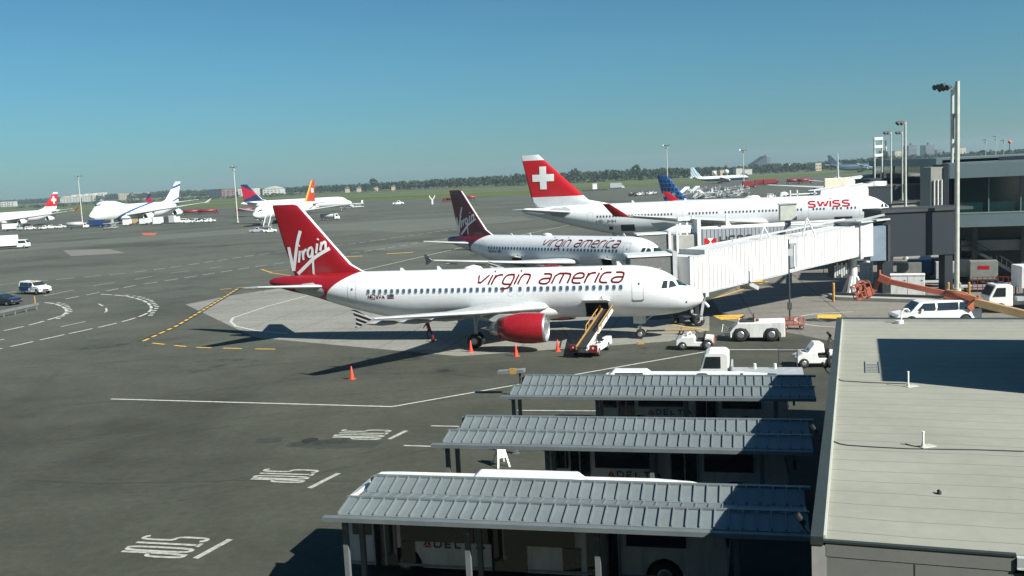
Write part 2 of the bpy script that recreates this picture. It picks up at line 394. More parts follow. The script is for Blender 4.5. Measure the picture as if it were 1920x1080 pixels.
def gear(parent, a, ys, zt, r, w, bogie=0.0, y0=0.0, door=True):
    mb = MB(); mb.cyl((-a, y0, zt), (-a, y0, r), .13 if r > .45 else .09, n=10); mb.cyl((-a, y0 - max(map(abs, ys)) if ys else 0, r), (-a, y0 + max(map(abs, ys)), r), .08, n=8)
    mb.cyl((-a - .1, y0, zt * .55), (-a + 1.1 * (1 if r < .45 else .3), y0, zt), .06, n=8)
    if bogie: mb.bar((-a - bogie, y0, r), (-a + bogie, y0, r), .18)
    if door: mb.box(-a - .5, -a + .45, y0 + .3, y0 + .34, zt - .7, zt + .1, 1); mb.box(-a - .5, -a + .45, y0 - .34, y0 - .3, zt - .7, zt + .1, 1)
    g = build('landing_gear', mb, [STEEL, WHITE_D], parent)
    for dx in ((-bogie, bogie) if bogie else (0,)):
        for y in ys:
            t, rm = wheel(g, 'wheel', -a + dx, y0 + y, r, r, w); build('wheel_rim', rm, LIP if r < .5 else STEEL, None).parent = g
    return g
def decal(F, name, polyaz, sd, mat, parent, off=.012, nsub=4):
    """polygon quad strip on the skin: polyaz = list of 4 (a,z) corners"""
    (a0, z0), (a1, z1), (a2, z2), (a3, z3) = polyaz; mb = MB(); vs = []
    for i in range(nsub + 1):
        for j in range(nsub + 1):
            u = i / nsub; v = j / nsub
            a = (a0 * (1 - u) + a1 * u) * (1 - v) + (a3 * (1 - u) + a2 * u) * v; z = (z0 * (1 - u) + z1 * u) * (1 - v) + (z3 * (1 - u) + z2 * u) * v
            vs.append(F.side(a, z, sd, off))
    n = nsub + 1; mb.add(vs, [(i * n + j, (i + 1) * n + j, (i + 1) * n + j + 1, i * n + j + 1) for i in range(nsub) for j in range(nsub)], 0, True)
    return build(name, mb, mat, parent)
def outline(F, name, a0, a1, z0, z1, sd, parent, w=.035, mat=None, off=.013):
    c = .12; p = [(a0 + c, z0), (a1 - c, z0), (a1, z0 + c), (a1, z1 - c), (a1 - c, z1), (a0 + c, z1), (a0, z1 - c), (a0, z0 + c), (a0 + c, z0)]
    mb = MB(); ribbon(mb, p, w, lambda u, v, l: F.side(u, v, sd, off + l), seg=.25)
    return build(name, mb, mat or GREYP, parent)
_win = {}
def windows(F, alist, z, sd, parent, size=(.26, .38), mat=None):
    key = (F, size); mat = mat or WINB
    if key not in _win:
        me = bpy.data.meshes.new('window'); w, h = size[0] / 2, size[1] / 2; pts = []
        for k in range(12):
            t = 2 * math.pi * k / 12; cx = abs(math.cos(t)) ** .6 * math.copysign(1, math.cos(t)); cz = abs(math.sin(t)) ** .6 * math.copysign(1, math.sin(t)); pts.append((w * cx, 0, h * cz))
        ctr = [(0.0, .02, 0.0)]
        me.from_pydata(pts + [(p[0] * 1.25, .004, p[2] * 1.2) for p in pts], [], [tuple(range(12))] + [(i, (i + 1) % 12, 12 + (i + 1) % 12, 12 + i) for i in range(12)]); me.materials.append(mat); me.materials.append(LGREY)
        for i, p in enumerate(me.polygons): p.material_index = 0 if i == 0 else 1
        _win[key] = me
    for a in alist:
        p = Vector(F.side(a, z, sd, .016)); q = Vector(F.side(a, z + .15, sd, .016)); tilt = math.atan2(abs(p.y) - abs(q.y), .15)
        o = bpy.data.objects.new('window', _win[key]); COL.objects.link(o); o.parent = parent; o.location = p
        o.rotation_euler = (-tilt if sd < 0 else tilt, 0, math.pi if sd > 0 else 0)
        if sd < 0: o.rotation_euler = (-tilt, 0, 0)

def plate(F, name, poly, sd, mat, parent, off=.014):
    n = len(poly); ca = sum(p[0] for p in poly) / n; cz = sum(p[1] for p in poly) / n; K = 4; mb = MB(); vs = [F.side(ca, cz, sd, off)]
    P = []
    for i in range(n): a, b = poly[i], poly[(i + 1) % n]; P += [(a[0] + (b[0] - a[0]) * t / 3, a[1] + (b[1] - a[1]) * t / 3) for t in range(3)]
    m_ = len(P)
    for r in range(1, K + 1): vs += [F.side(ca + (p[0] - ca) * r / K, cz + (p[1] - cz) * r / K, sd, off) for p in P]
    fs = [(0, 1 + i, 1 + (i + 1) % m_) for i in range(m_)]
    for r in range(K - 1): fs += [(1 + r * m_ + i, 1 + (r + 1) * m_ + i, 1 + (r + 1) * m_ + (i + 1) % m_, 1 + r * m_ + (i + 1) % m_) for i in range(m_)]
    mb.add(vs, fs, 0, True); return build(name, mb, mat, parent)
def livery_mask(name, fn, rough=.3, coat=.4, var=.04):
    """fn(NT,x,y,z,vec)->colour socket"""
    t = NT(name); v, x, y, z = t.xyz(); c = fn(t, x, y, z, v); n = t.noise(.5, 4, v); n2 = t.noise(2.0, 5, t.scalevec(v, (.5, 1, 3)))
    sm = t.m('MAXIMUM', t.m('LESS_THAN', t.m('FRACT', t.m('DIVIDE', x, 2.66)), .010), t.m('LESS_THAN', t.m('FRACT', t.m('DIVIDE', z, 1.31)), .014)); c = t.mix(1.0, c, t.m('SUBTRACT', t.m('ADD', t.ramp(n, .3, .7, 1 - var, 1), t.ramp(n2, .45, .8, 0, -.10)), t.m('MULTIPLY', sm, .16)), 'MULTIPLY')
    return t.fin(c, rough, 0, .5, coat)
WBASE = (.70, .72, .73, 1)
def airliner(name, label, q, S, matF, matFin, matEng, lod=2, group='airliners parked on the apron', matWing=None, holes=(), z0=0.0):
    x0, y0, th = q
    T = thing(name, label, 'airliner', (x0, y0, z0), th, group)
    F = Fuse(**S['fuse']); T_F = F
    n = 56 if lod == 2 else 24
    fu = build('fuselage', fuselage_mesh(F, n, 80 if lod == 2 else 40, holes), [matF, DARK], T)
    rz, Rr = F.zc, F.R
    mw = matWing or LGREY
    # belly fairing
    w = S['wing']; fb = MB(); prof = []
    a0, a1 = w[0][0] - 2.2 * Rr / 2, w[0][0] + w[0][3] + 2.0 * Rr / 2
    ns = 14; rows = []
    for i in range(ns + 1):
        u = i / ns; s_ = math.sin(math.pi * min(1, max(0, u))) ** .55 if 0 < u < 1 else 0.0; a = a0 + (a1 - a0) * u
        rows.append([(-a, Rr * (1.08 * s_ + .02) * math.sin(t), rz - Rr * .62 + Rr * (.56 * s_ + .01) * math.cos(t)) for t in [2 * math.pi * k / 20 for k in range(20)]])
    fb.add([p for r in rows for p in r], [(k * 20 + i, (k + 1) * 20 + i, (k + 1) * 20 + (i + 1) % 20, k * 20 + (i + 1) % 20) for k in range(ns) for i in range(20)], 0, True)
    build('belly_fairing', fb, WHITE if not S.get('grey_belly') else GREYP, T)
    for sd in (-1, 1):
        wg = build('wing', wing_mesh([(a, sd * y, z, c, tc) for a, y, z, c, tc in w]), mw, T)
        if S.get('winglet'): 
            (a, y, z, c), (a2, y2, z2, c2) = S['winglet']; k = S.get('winglet_mat') or WHITE
            build('winglet', wing_mesh([(a, sd * y, z, c, .08), (a2, sd * y2, z2, c2, .08)], True), k, wg)
        if S.get('fence'):
            a, y, z, c = S['fence']; mb = MB(); mb.prism([(-a - .05, z), (-a - 1.15, z + .62), (-a - 1.5, z + .66), (-a - 1.2, z), (-a - 1.3, z - .58), (-a - .95, z - .5)], sd * y - .03, sd * y + .03)
            build('wingtip_fence', mb, S.get('fence_mat') or WHITE, wg)
        for (fy, fa, fl, fz) in S.get('flap_fairings', ()):
            mb = MB(); mb.lathe([(0, .01), (fl * .15, .14), (fl * .5, .2), (fl * .85, .12), (fl, .01)], (-fa, sd * fy, fz), (-1, 0, -.03), 10); build('flap_fairing', mb, mw, wg)
        for (ea, ey, ez, er, el, wz, wa) in S['eng']: engine(T, ea, sd * ey, ez, er, el, matEng, wz, wa, n=32 if lod == 2 else 16)
        build('tailplane', wing_mesh([(a, sd * y, z, c, .10) for a, y, z, c in S['stab']]), mw, T)
    fn = build('tail_fin', wing_mesh([(a, 0, z, c, tc) for a, z, c, tc in S['fin']], True), matFin, T)
    for g in S['gear']: gear(T, *g)
    return T, F
def fin_side(S, off=.03):
    fin = S['fin']
    zs = [f[1] for f in fin]
    def f(a, z, sd, lift=0):
        le = float(np.interp(z, zs, [q[0] for q in fin])); ch = float(np.interp(z, zs, [q[2] for q in fin])); tc = float(np.interp(z, zs, [q[3] for q in fin]))
        x = min(max((a - le) / ch, 0.0), 1); h = 5 * tc * (.2969 * math.sqrt(x) - .126 * x - .3516 * x * x + .2843 * x**3 - .1036 * x**4) * ch
        return (-a, sd * (h + off + lift), z)
    return f
A320 = dict(fuse=dict(L=37.57, R_=2.07, zc=3.88, tail_a=24.0, tail_z=.62),
    wing=[(12.0, 1.6, 2.85, 6.9, .14), (14.4, 5.0, 3.1, 4.9, .12), (16.0, 7.6, 3.3, 3.6, .115), (20.75, 16.9, 4.35, 1.55, .10)],
    fence=(20.9, 16.95, 4.35, 1.6), flap_fairings=[(7.0, 17.4, 3.2, 2.85), (10.4, 18.9, 2.9, 3.2), (13.6, 20.3, 2.6, 3.6)],
    eng=[(11.45, 5.75, 1.85, 1.2, 3.7, 2.95, 15.2)], stab=[(31.4, .5, 4.75, 3.9), (35.3, 6.22, 5.45, 1.45)],
    fin=[(27.3, 5.5, 7.8, .03), (28.75, 6.05, 6.5, .07), (29.7, 6.6, 5.7, .085), (31.2, 8.3, 4.75, .10), (33.55, 11.1, 3.1, .09), (34.15, 11.75, 2.65, .09), (34.8, 11.95, 2.0, .06)],
    gear=[(5.07, (-.25, .25), 1.95, .38, .2), (17.71, (-.46, .46), 2.6, .58, .4, 0, -3.8, False), (17.71, (-.46, .46), 2.6, .58, .4, 0, 3.8, False)])
A340 = dict(fuse=dict(L=63.3, R_=2.86, zc=5.1, tail_a=42.5, tail_z=.72),
    wing=[(20.5, 2.2, 3.9, 10.8, .13), (25.5, 9.4, 4.7, 7.4, .12), (38.2, 29.2, 7.0, 2.5, .10)], winglet=((38.9, 29.2, 7.0, 2.2), (41.6, 29.9, 8.9, 1.0)),
    eng=[(23.0, 9.4, 2.75, 1.25, 4.6, 4.4, 27.5), (31.2, 19.2, 3.7, 1.25, 4.6, 5.5, 34.8)], stab=[(53.0, .7, 6.6, 5.8), (60.2, 9.7, 7.8, 2.2)],
    fin=[(46.5, 7.75, 14.0, .03), (51.2, 8.75, 10.2, .09), (59.9, 17.0, 3.2, .09)],
    gear=[(6.7, (-.35, .35), 2.6, .5, .3), (32.5, (-.7, .7), 3.4, .65, .45, .95, -5.3, False), (32.5, (-.7, .7), 3.4, .65, .45, .95, 5.3, False)])
B747 = dict(fuse=dict(L=68.6, R_=3.75, zc=5.6, tail_a=46, tail_z=.72, nose_z=-.25, width=3.25,
      hump=[(1.2, .12), (3.0, .48), (5.0, 1.0), (7.5, 1.42), (10.5, 1.5), (17.0, 1.46), (22.5, 1.15), (27.0, 1.0)]),
    wing=[(20.5, 2.6, 4.0, 14.5, .13), (27.5, 12.0, 5.3, 8.8, .11), (44.5, 31.0, 8.0, 3.2, .10)], winglet=((45.2, 31.0, 8.0, 3.0), (48.0, 32.2, 9.9, 1.2)),
    eng=[(24.0, 11.7, 2.9, 1.4, 5.2, 4.9, 30), (34.0, 21.0, 3.9, 1.4, 5.2, 6.3, 38)], stab=[(59.5, .8, 8.2, 8.0), (66.0, 11.0, 9.4, 2.8)],
    fin=[(52.0, 9.0, 14.5, .04), (55.5, 10.2, 11.0, .09), (65.2, 19.3, 4.2, .09)],
    gear=[(7.8, (-.45, .45), 3.0, .62, .4), (34.0, (-.6, .6), 3.6, .62, .45, .8, -3.8, False), (34.0, (-.6, .6), 3.6, .62, .45, .8, 3.8, False)])
B767 = dict(fuse=dict(L=54.5, R_=2.65, zc=4.9, tail_a=36, tail_z=.62),
    wing=[(17.5, 2.0, 3.6, 9.6, .13), (22.0, 8.2, 4.3, 6.0, .12), (32.5, 23.6, 6.0, 2.3, .10)],
    eng=[(19.5, 7.9, 2.55, 1.4, 4.6, 4.0, 24)], stab=[(45.5, .6, 6.2, 5.8), (51.2, 9.3, 7.3, 2.0)],
    fin=[(40.0, 7.2, 13.0, .03), (43.8, 8.2, 9.3, .09), (50.6, 15.9, 3.4, .09)],
    gear=[(5.6, (-.3, .3), 2.5, .48, .3), (26.5, (-.6, .6), 3.2, .58, .4, .7, -4.6, False), (26.5, (-.6, .6), 3.2, .58, .4, .7, 4.6, False)])
B757 = dict(fuse=dict(L=47.3, R_=2.0, zc=3.9, tail_a=31, tail_z=.62),
    wing=[(15.5, 1.6, 3.0, 8.0, .13), (19.5, 7.0, 3.5, 5.2, .12), (26.0, 18.9, 4.8, 1.8, .10)],
    eng=[(17.0, 6.5, 1.95, 1.2, 4.2, 3.2, 21)], stab=[(40.5, .5, 5.0, 4.6), (45.0, 7.6, 5.9, 1.6)],
    fin=[(36.0, 5.6, 11.0, .03), (38.5, 6.3, 8.2, .09), (43.8, 13.5, 2.7, .09)],
    gear=[(5.2, (-.25, .25), 2.0, .42, .25), (23.5, (-.5, .5), 2.6, .5, .35, .6, -3.7, False), (23.5, (-.5, .5), 2.6, .5, .35, .6, 3.7, False)])

# ---- liveries
def virgin_mask(red):
    def fn(t, x, y, z, v):
        a = t.m('MULTIPLY', x, -1.0); k = t.m('POWER', t.ramp(z, 3.0, 6.0), 2.6)
        b = t.m('SUBTRACT', 31.9, t.m('MULTIPLY', k, 3.1)); m_ = t.ramp(t.m('SUBTRACT', a, b), -.02, .02)
        return t.mix(m_, WBASE, red)
    return fn
VRED = (.27, .008, .014, 1); VRED2 = (.115, .006, .014, 1)
VF = livery_mask('white_to_red_fuselage_paint', virgin_mask(VRED))
VF2 = livery_mask('white_to_dark_red_fuselage_paint', virgin_mask(VRED2))
def fin_white_edge(red):
    def fn(t, x, y, z, v):
        a = t.m('MULTIPLY', x, -1.0)
        le = t.m('ADD', 28.75, t.m('MULTIPLY', t.m('SUBTRACT', z, 6.05), 1.73)); le = t.m('MINIMUM', le, t.m('ADD', 29.7, t.m('MULTIPLY', t.m('SUBTRACT', z, 6.6), .865)))
        return t.mix(t.ramp(t.m('SUBTRACT', a, le), .15, .19), WBASE, red)
    return fn
VFIN = livery_mask('red_fin_paint', fin_white_edge(VRED)); VFIN2 = livery_mask('dark_red_fin_paint', fin_white_edge(VRED2))
def checks(name):
    t = NT(name); v, x, y, z = t.xyz(); w = t.m('ADD', t.m('MULTIPLY', z, 3.4), t.m('MULTIPLY', x, 1.2)); s_ = t.m('FRACT', w)
    return t.fin(t.mix(t.m('GREATER_THAN', s_, .62), (.02, .02, .02, 1), (.5, .5, .5, 1)), .4)
A320['fence_mat'] = checks('striped_fence_paint')

qA = (15.0501, 76.0136, -.2573); qB = (17.856, 107.5538, -.7956); qC = (63.0112, 155.4012, -.3)
PLA = [(34.9, 4.6), (34.0, 5.1), (32.9, 5.2), (31.9, 4.65), (31.8, 4.2), (32.5, 3.95), (34.1, 4.2)]
PLC = [(58.4, 7.0), (57.6, 7.6), (55.6, 7.9), (54.2, 7.3), (54.1, 6.4), (55.4, 5.9), (57.4, 6.2)]
def virgin(label, q, matF, matFin, matEng, red, near, holes):
    T, F = airliner('airliner', label, q, A320, matF, matFin, matEng, 2, holes=holes)
    fs = fin_side(A320, .035)
    S_ = [[(35.51, 8.25), (35.42, 7.49), (35.21, 6.17)], [(35.21, 6.17), (34.87, 7.59), (34.58, 8.74), (34.22, 9.64)], [(34.42, 7.9), (34.63, 6.88)], [(34.17, 7.92), (34.14, 7.1)], [(34.14, 7.5), (33.99, 7.9), (33.75, 8.02)],
          [(33.19, 8.18), (33.5, 8.12), (33.7, 7.75), (33.62, 7.38), (33.4, 7.34), (33.22, 7.7), (33.17, 8.18), (33.2, 7.4), (33.27, 5.85)], [(34.81, 5.89), (33.86, 6.63), (33.05, 7.31), (31.55, 8.05)], [(32.68, 8.5), (32.85, 7.65)], [(32.27, 8.62), (32.44, 7.87)], [(32.34, 8.3), (32.08, 8.62), (31.9, 8.6), (31.92, 7.97)],
          [(34.48, 8.3), (34.42, 8.42)], [(32.62, 8.8), (32.57, 8.92)]]
    for sd in (-1, 1):
        mb = MB()
        for k, s_ in enumerate(S_):
            pts = chaikin(s_, 2) if len(s_) > 2 else s_
            ribbon(mb, pts, .30 if k in (0, 1, 6) else .21, lambda a, z, l: fs(a, z, sd, l), lift=.002 * k)
        build('script_lettering', mb, SILV, T)
        mapf = (lambda u, v, l: F.side(18.25 - u, 4.78 + v, sd, .016 + l)) if sd < 0 else (lambda u, v, l: F.side(6.2 + u, 4.78 + v, sd, .016 + l))
        st, L = text_strokes('virgin america', .73, .28, .26, 1.0, 1); k = 12.0 / L
        lettering('airline_lettering', [[(a * k, b) for a, b in s_] for s_ in st], .138, mapf, TEXTRED, T)
        al = [6.25 + .533 * i for i in range(41)]
        al = [a for a in al if not (14.0 < a < 15.6)] + [14.39, 15.15]
        windows(F, [a for a in al if a < 27.6], 4.40, sd, T)
        for a in (14.39, 15.15): outline(F, 'overwing_exit', a - .27, a + .27, 3.85, 4.75, sd, T, .02, LGREY)
        outline(F, 'passenger_door', 4.5, 5.38, 3.35, 5.3, sd, T, .025); outline(F, 'passenger_door', 28.75, 29.5, 3.45, 5.25, sd, T, .025)
        d = MB(); ribbon(d, [(4.5, 3.42), (4.6, 3.3), (5.3, 3.3), (5.4, 3.42)], .07, lambda u, v, l: F.side(u, v, sd, .02)); build('door_sill', d, DARK, T)
        windows(F, [4.85, 29.1], 4.62, sd, T, (.14, .18), DARK)
        for nm, p in (('side', [(3.12, 4.22), (2.69, 4.2), (2.66, 4.74), (2.98, 4.76)]), ('side', [(2.56, 4.2), (1.98, 4.28), (2.25, 4.66), (2.52, 4.74)])):
            decal(F, 'cockpit_window', p, sd, GLASS, T, .02)
        decal(F, 'cockpit_window', [(1.85, 4.33), (1.25, 4.21), (1.62, 4.56), (2.10, 4.74)], sd, GLASS_T, T, .02, 6)
        st, L = text_strokes('N624VA', .36, 0, .25, 1, 1); k = 1.5 / L
        lettering('registration', [[(a * k, b) for a, b in s_] for s_ in st], .05, (lambda u, v, l: F.side(27.6 - u, 3.78 + v, sd, .016 + l)) if sd < 0 else (lambda u, v, l: F.side(26.1 + u, 3.78 + v, sd, .016 + l)), TEXTRED, T)
        fg = MB()
        for i in range(5): ribbon(fg, [(25.85, 3.82 + i * .075), (25.25, 3.82 + i * .075)], .038, lambda u, v, l: F.side(u, v, sd, .016))
        build('flag_emblem', fg, TEXTRED, T); decal(F, 'flag_canton', [(25.52, 4.0), (25.25, 4.0), (25.25, 4.16), (25.52, 4.16)], sd, NAVY, T, .022, 1)
    for sd in (-1, 1): plate(F, 'tailplane_root_plate', PLA, sd, LGREY, T)
    for a, z, h in ((6.3, 5.93, .35), (21.5, 5.93, .32), (24.8, 5.93, .25)):
        mb = MB(); mb.prism([(-a, z - .05), (-a - .45, z - .05), (-a - .5, z + h), (-a - .32, z + h)], -.03, .03); build('antenna', mb, WHITE, T)
    mb = MB(); mb.lathe([(0, .01), (.3, .3), (.9, .42), (1.5, .3), (1.9, .01)], (-17.9, 0, 5.86), (-1, 0, 0), 14); build('radome_blister', mb, WHITE, T)
    mb = MB(); mb.lathe([(0, .07), (.01, .001)], F.side(1.25, 3.05, -1, .02), (.45, -.9, 0), 10); build('static_port', mb, DARK, T)
    for h in holes:
        mb = MB(); a0, a1, zl, zh, sg = h; yy = sg
        # open hold: floor, back wall, side walls, ceiling inside the skin
        w = 1.0
        v = [(-a0 + .02, yy * .25), (-a1 - .02, yy * .25), (-a1 - .02, yy * 1.72), (-a0 + .02, yy * 1.72)]
        zb, zt = zl - .12, zh + .12
        mb.add([(v[0][0], v[0][1], zb), (v[1][0], v[1][1], zb), (v[2][0], v[2][1] * .82, zb), (v[3][0], v[3][1] * .82, zb), (v[0][0], v[0][1], zt), (v[1][0], v[1][1], zt), (v[2][0], v[2][1] * 1.05, zt), (v[3][0], v[3][1] * 1.05, zt)],
               [(0, 1, 2, 3), (0, 1, 5, 4), (1, 2, 6, 5), (0, 3, 7, 4), (4, 5, 6, 7)])
        build('cargo_hold', mb, DARK, T)
        dm = MB(); p = F.side((a0 + a1) / 2, zh, yy, 0)
        dm.obox((-a1 - .15, p[1], zh + .02), (a1 - a0 + .3, 0, 0), (0, yy * 1.25, .22), (0, -.03 * yy * yy, .07)); c = build('cargo_door', dm, WHITE, T, bevel=.02)
        am = MB(); am.cyl((-a0 - .4, p[1] + yy * .25, zh + .12), (-a0 - .55, p[1] - yy * .0, zh + .5), .03, n=6); build('door_strut', am, DARK, c)
    return T, F
TA, FA = virgin('white narrow-body airliner with dark red tail and bright red engines, nearest to the camera', qA, VF, VFIN, RED, VRED, True, [(7.3, 9.15, 2.15, 3.28, -1)])
TB, FB = virgin('white narrow-body airliner with maroon tail, parked behind the nearest one', qB, VF2, VFIN2, paint('maroon_engine_paint', (.2, .012, .02), .35), VRED2, False, [(7.1, 8.6, 2.3, 3.35, -1), (21.7, 23.4, 2.3, 3.25, -1)])

# ---- swiss
def swiss_fin(t, x, y, z, v):
    return t.mix(t.m('MULTIPLY', t.m('GREATER_THAN', z, 9.55), t.m('LESS_THAN', z, 16.05)), WBASE, (.50, .010, .016, 1))
SWF = livery_mask('white_fuselage_paint', lambda t, x, y, z, v: WBASE)
SWFIN = livery_mask('red_and_white_fin_paint', swiss_fin)
A340['winglet_mat'] = SWRED
def swiss(label, q, lod, near):
    T, F = airliner('airliner', label, q, A340, SWF, SWFIN, WHITE, lod)
    fs = fin_side(A340, .05)
    for sd in (-1, 1):
        mb = MB(); c, z = 59.15, 12.9
        P = [(c - .62, z + 2.0), (c + .62, z + 2.0), (c + .62, z + .62), (c + 2.0, z + .62), (c + 2.0, z - .62), (c + .62, z - .62), (c + .62, z - 2.0), (c - .62, z - 2.0), (c - .62, z - .62), (c - 2.0, z - .62), (c - 2.0, z + .62), (c - .62, z + .62)]
        sh = lambda a, zz: fs(a + 0, zz, sd, .02)
        def grid(a0, a1, z0_, z1_):
            n = 8; vs = [sh(a0 + (a1 - a0) * i / n, z0_ + (z1_ - z0_) * j / n) for i in range(n + 1) for j in range(n + 1)]
            mb.add(vs, [(i * (n + 1) + j, (i + 1) * (n + 1) + j, (i + 1) * (n + 1) + j + 1, i * (n + 1) + j + 1) for i in range(n) for j in range(n)])
        grid(c - .62, c + .62, z - 2, z + 2); grid(c - 2.0, c - .62, z - .62, z + .62); grid(c + .62, c + 2.0, z - .62, z + .62)
        build('cross_emblem', mb, WHITE, T)
        groups = [(49.2, 36.5, 24), (33.5, 29.0, 9), (27.6, 23.0, 9), (22.2, 15.6, 13), (13.7, 12.1, 4), (10.7, 9.5, 3), (8.5, 7.35, 3)]
        al = [a + (b - a) * i / (n - 1) for a, b, n in groups for i in range(n)]
        if near: windows(F, al, 5.85, sd, T, (.26, .36), DARK)
        st, L = text_strokes('swiss', 1.0, .0, .27, 1.15, 1); k = 6.3 / L; big = .92
        mf = (lambda u, v, l: F.side(14.5 - u, 6.15 + v * big, sd, .02 + l)) if sd < 0 else (lambda u, v, l: F.side(8.2 + u, 6.15 + v * big, sd, .02 + l))
        lettering('airline_lettering', [[(a * k, b) for a, b in s_] for s_ in st], .27, mf, SWRED, T, .3)
        if near:
            for a in (6.2, 15.0, 35.2, 50.5): outline(F, 'passenger_door', a - .5, a + .5, 4.6, 6.6, sd, T, .03, LGREY)
            st, L = text_strokes('HB-JMH', .55, 0, .25, 1, 1); k = 3.4 / L
            lettering('registration', [[(a * k, b) for a, b in s_] for s_ in st], .07, (lambda u, v, l: F.side(49.4 - u, 4.75 + v, sd, .02 + l)) if sd < 0 else (lambda u, v, l: F.side(46 + u, 4.75 + v, sd, .02 + l)), DARK, T)
        for p in ([(3.5, 5.75), (3.1, 5.7), (3.05, 6.25), (3.3, 6.3)], [(2.9, 5.72), (2.3, 5.65), (2.55, 6.0), (2.85, 6.25)], [(2.1, 5.6), (1.5, 5.3), (1.75, 5.55), (2.35, 5.95)]):
            decal(F, 'cockpit_window', p, sd, GLASS, T, .02)
    if near:
        for sd in (-1, 1): plate(F, 'tailplane_root_plate', PLC, sd, GREYP, T)
        decal(F, 'cargo_hold_dark_patch', [(45.2, 3.2), (42.8, 3.2), (42.8, 4.35), (45.2, 4.35)], -1, DARK, T, .02, 4)  # dark patches on the uncut skin stand in for the unlit open holds
        decal(F, 'cargo_hold_dark_patch', [(10.5, 3.35), (7.8, 3.35), (7.8, 4.5), (10.5, 4.5)], -1, DARK, T, .02, 4)
        decal(F, 'bulk_hold_dark_patch', [(47.3, 3.5), (46.6, 3.5), (46.6, 4.1), (47.3, 4.1)], -1, DARK, T, .02, 3)
        for a in (12, 20, 34, 43): 
            mb = MB(); mb.prism([(-a, 7.85), (-a - .6, 7.85), (-a - .6, 8.35), (-a - .4, 8.35)], -.04, .04); build('antenna', mb, WHITE, T)
        mb = MB(); mb.lathe([(0, .01), (.4, .4), (1.2, .5), (2.2, .35), (2.8, .01)], (-22, 0, 7.9), (-1, 0, 0), 14); build('radome_blister', mb, WHITE, T)
    return T, F
TC, FC = swiss('long white wide-body airliner with a red tail bearing a white cross, behind the jet bridges', qC, 2, True)
qE = (-260.2952, 469.7652, -1.8484)
TE_, FE = swiss('white airliner with red white-cross tail at the far left, nose outside the picture', qE, 1, False)

# ---- others
def band(t, a, z, a0, slope, w, curve=0):
    """distance from a slanted band line in (a,z)"""
    d = t.m('ABSOLUTE', t.m('SUBTRACT', a, t.m('ADD', a0, t.m('MULTIPLY', z, slope)))); return t.m('LESS_THAN', d, w)
def elal_f(t, x, y, z, v):
    a = t.m('MULTIPLY', x, -1.0); ln = t.m('ADD', 18.78, t.m('ADD', t.m('MULTIPLY', z, -1.95), t.m('MULTIPLY', t.m('MULTIPLY', z, z), .493))); return t.mix(t.m('LESS_THAN', t.m('ABSOLUTE', t.m('SUBTRACT', a, ln)), 1.9), WBASE, (.02, .09, .22, 1))
def elal_fin(t, x, y, z, v):
    a = t.m('MULTIPLY', x, -1.0); m1 = band(t, a, z, 63.5 + 7.2, -.0, .0); s1 = t.m('LESS_THAN', t.m('ABSOLUTE', t.m('SUBTRACT', z, t.m('ADD', 16.2, t.m('MULTIPLY', t.m('SUBTRACT', a, 62), .23)))), .55)
    s2 = t.m('LESS_THAN', t.m('ABSOLUTE', t.m('SUBTRACT', z, t.m('ADD', 9.8, t.m('MULTIPLY', t.m('SUBTRACT', a, 63), .31)))), .45)
    return t.mix(t.m('MAXIMUM', s1, s2), WBASE, (.02, .09, .22, 1))
TD, FD = airliner('airliner', 'white double-deck airliner with a blue diagonal stripe, second aircraft from the left', (-193.204, 451.1955, -1.8832), B747, livery_mask('white_with_blue_swoosh_paint', elal_f), livery_mask('white_fin_with_blue_bands_paint', elal_fin), WHITE, 1)
for sd in (-1, 1):
    st, L = text_strokes('ELAL', 2.0, .1, .55, 1.3, 0); k = 14 / L
    lettering('airline_lettering', [[(a * k, b) for a, b in s_] for s_ in st], .38, (lambda u, v, l: FD.side(24 - u, 7.6 + v, sd, .03 + l)) if sd < 0 else (lambda u, v, l: FD.side(10 + u, 7.6 + v, sd, .03 + l)), LGREY, TD, .6)
    decal(FD, 'cockpit_window', [(6.3, 9.4), (4.4, 9.1), (4.6, 9.7), (6.3, 9.95)], sd, GLASS, TD, .05, 4)
def delta_fin_fn(zlo, ztop, a0):
    def fn(t, x, y, z, v):
        a = t.m('MULTIPLY', x, -1.0); u = t.m('ADD', t.m('MULTIPLY', t.m('SUBTRACT', a, a0), .5), t.m('SUBTRACT', ztop, z))
        r = t.m('MULTIPLY', t.m('GREATER_THAN', u, 2.3), t.m('LESS_THAN', t.m('SUBTRACT', u, t.m('MULTIPLY', 0.9, t.m('SUBTRACT', a, a0 - 2))), 4.8))
        return t.mix(r, (.008, .02, .08, 1), (.34, .008, .03, 1))
    return fn
TG, FG = airliner('airliner', 'white airliner with red and navy tail facing right, beyond the orange-tailed one', (-87.2451, 543.417, .30), B767, SWF, livery_mask('navy_and_red_fin_paint', delta_fin_fn(8, 15.9, 50.6)), WHITE, 1)
TG.location = AT(657, 500) ; TG.location.z = 0
def orange_fin(t, x, y, z, v):
    a = t.m('MULTIPLY', x, -1.0); le = t.m('ADD', 43.8, t.m('MULTIPLY', t.m('SUBTRACT', z, 8.2), .883)); d = t.m('SUBTRACT', a, le)
    c = t.mix(t.ramp(d, .9, 1.0), (.60, .32, .04, 1), (.48, .045, .018, 1)); sq = t.m('MULTIPLY', t.m('LESS_THAN', t.m('ABSOLUTE', t.m('SUBTRACT', z, 11.8)), .9), t.m('LESS_THAN', t.m('ABSOLUTE', t.m('SUBTRACT', a, 50.6)), 1.3))
    c = t.mix(sq, c, WBASE); return c
TO, FO = airliner('airliner', 'white airliner with a tall orange tail facing left, half hidden by the nearest tail fin', (-91.3966, 350.7161, -1.8027), B767, SWF, livery_mask('orange_and_yellow_fin_paint', orange_fin), WHITE, 1)
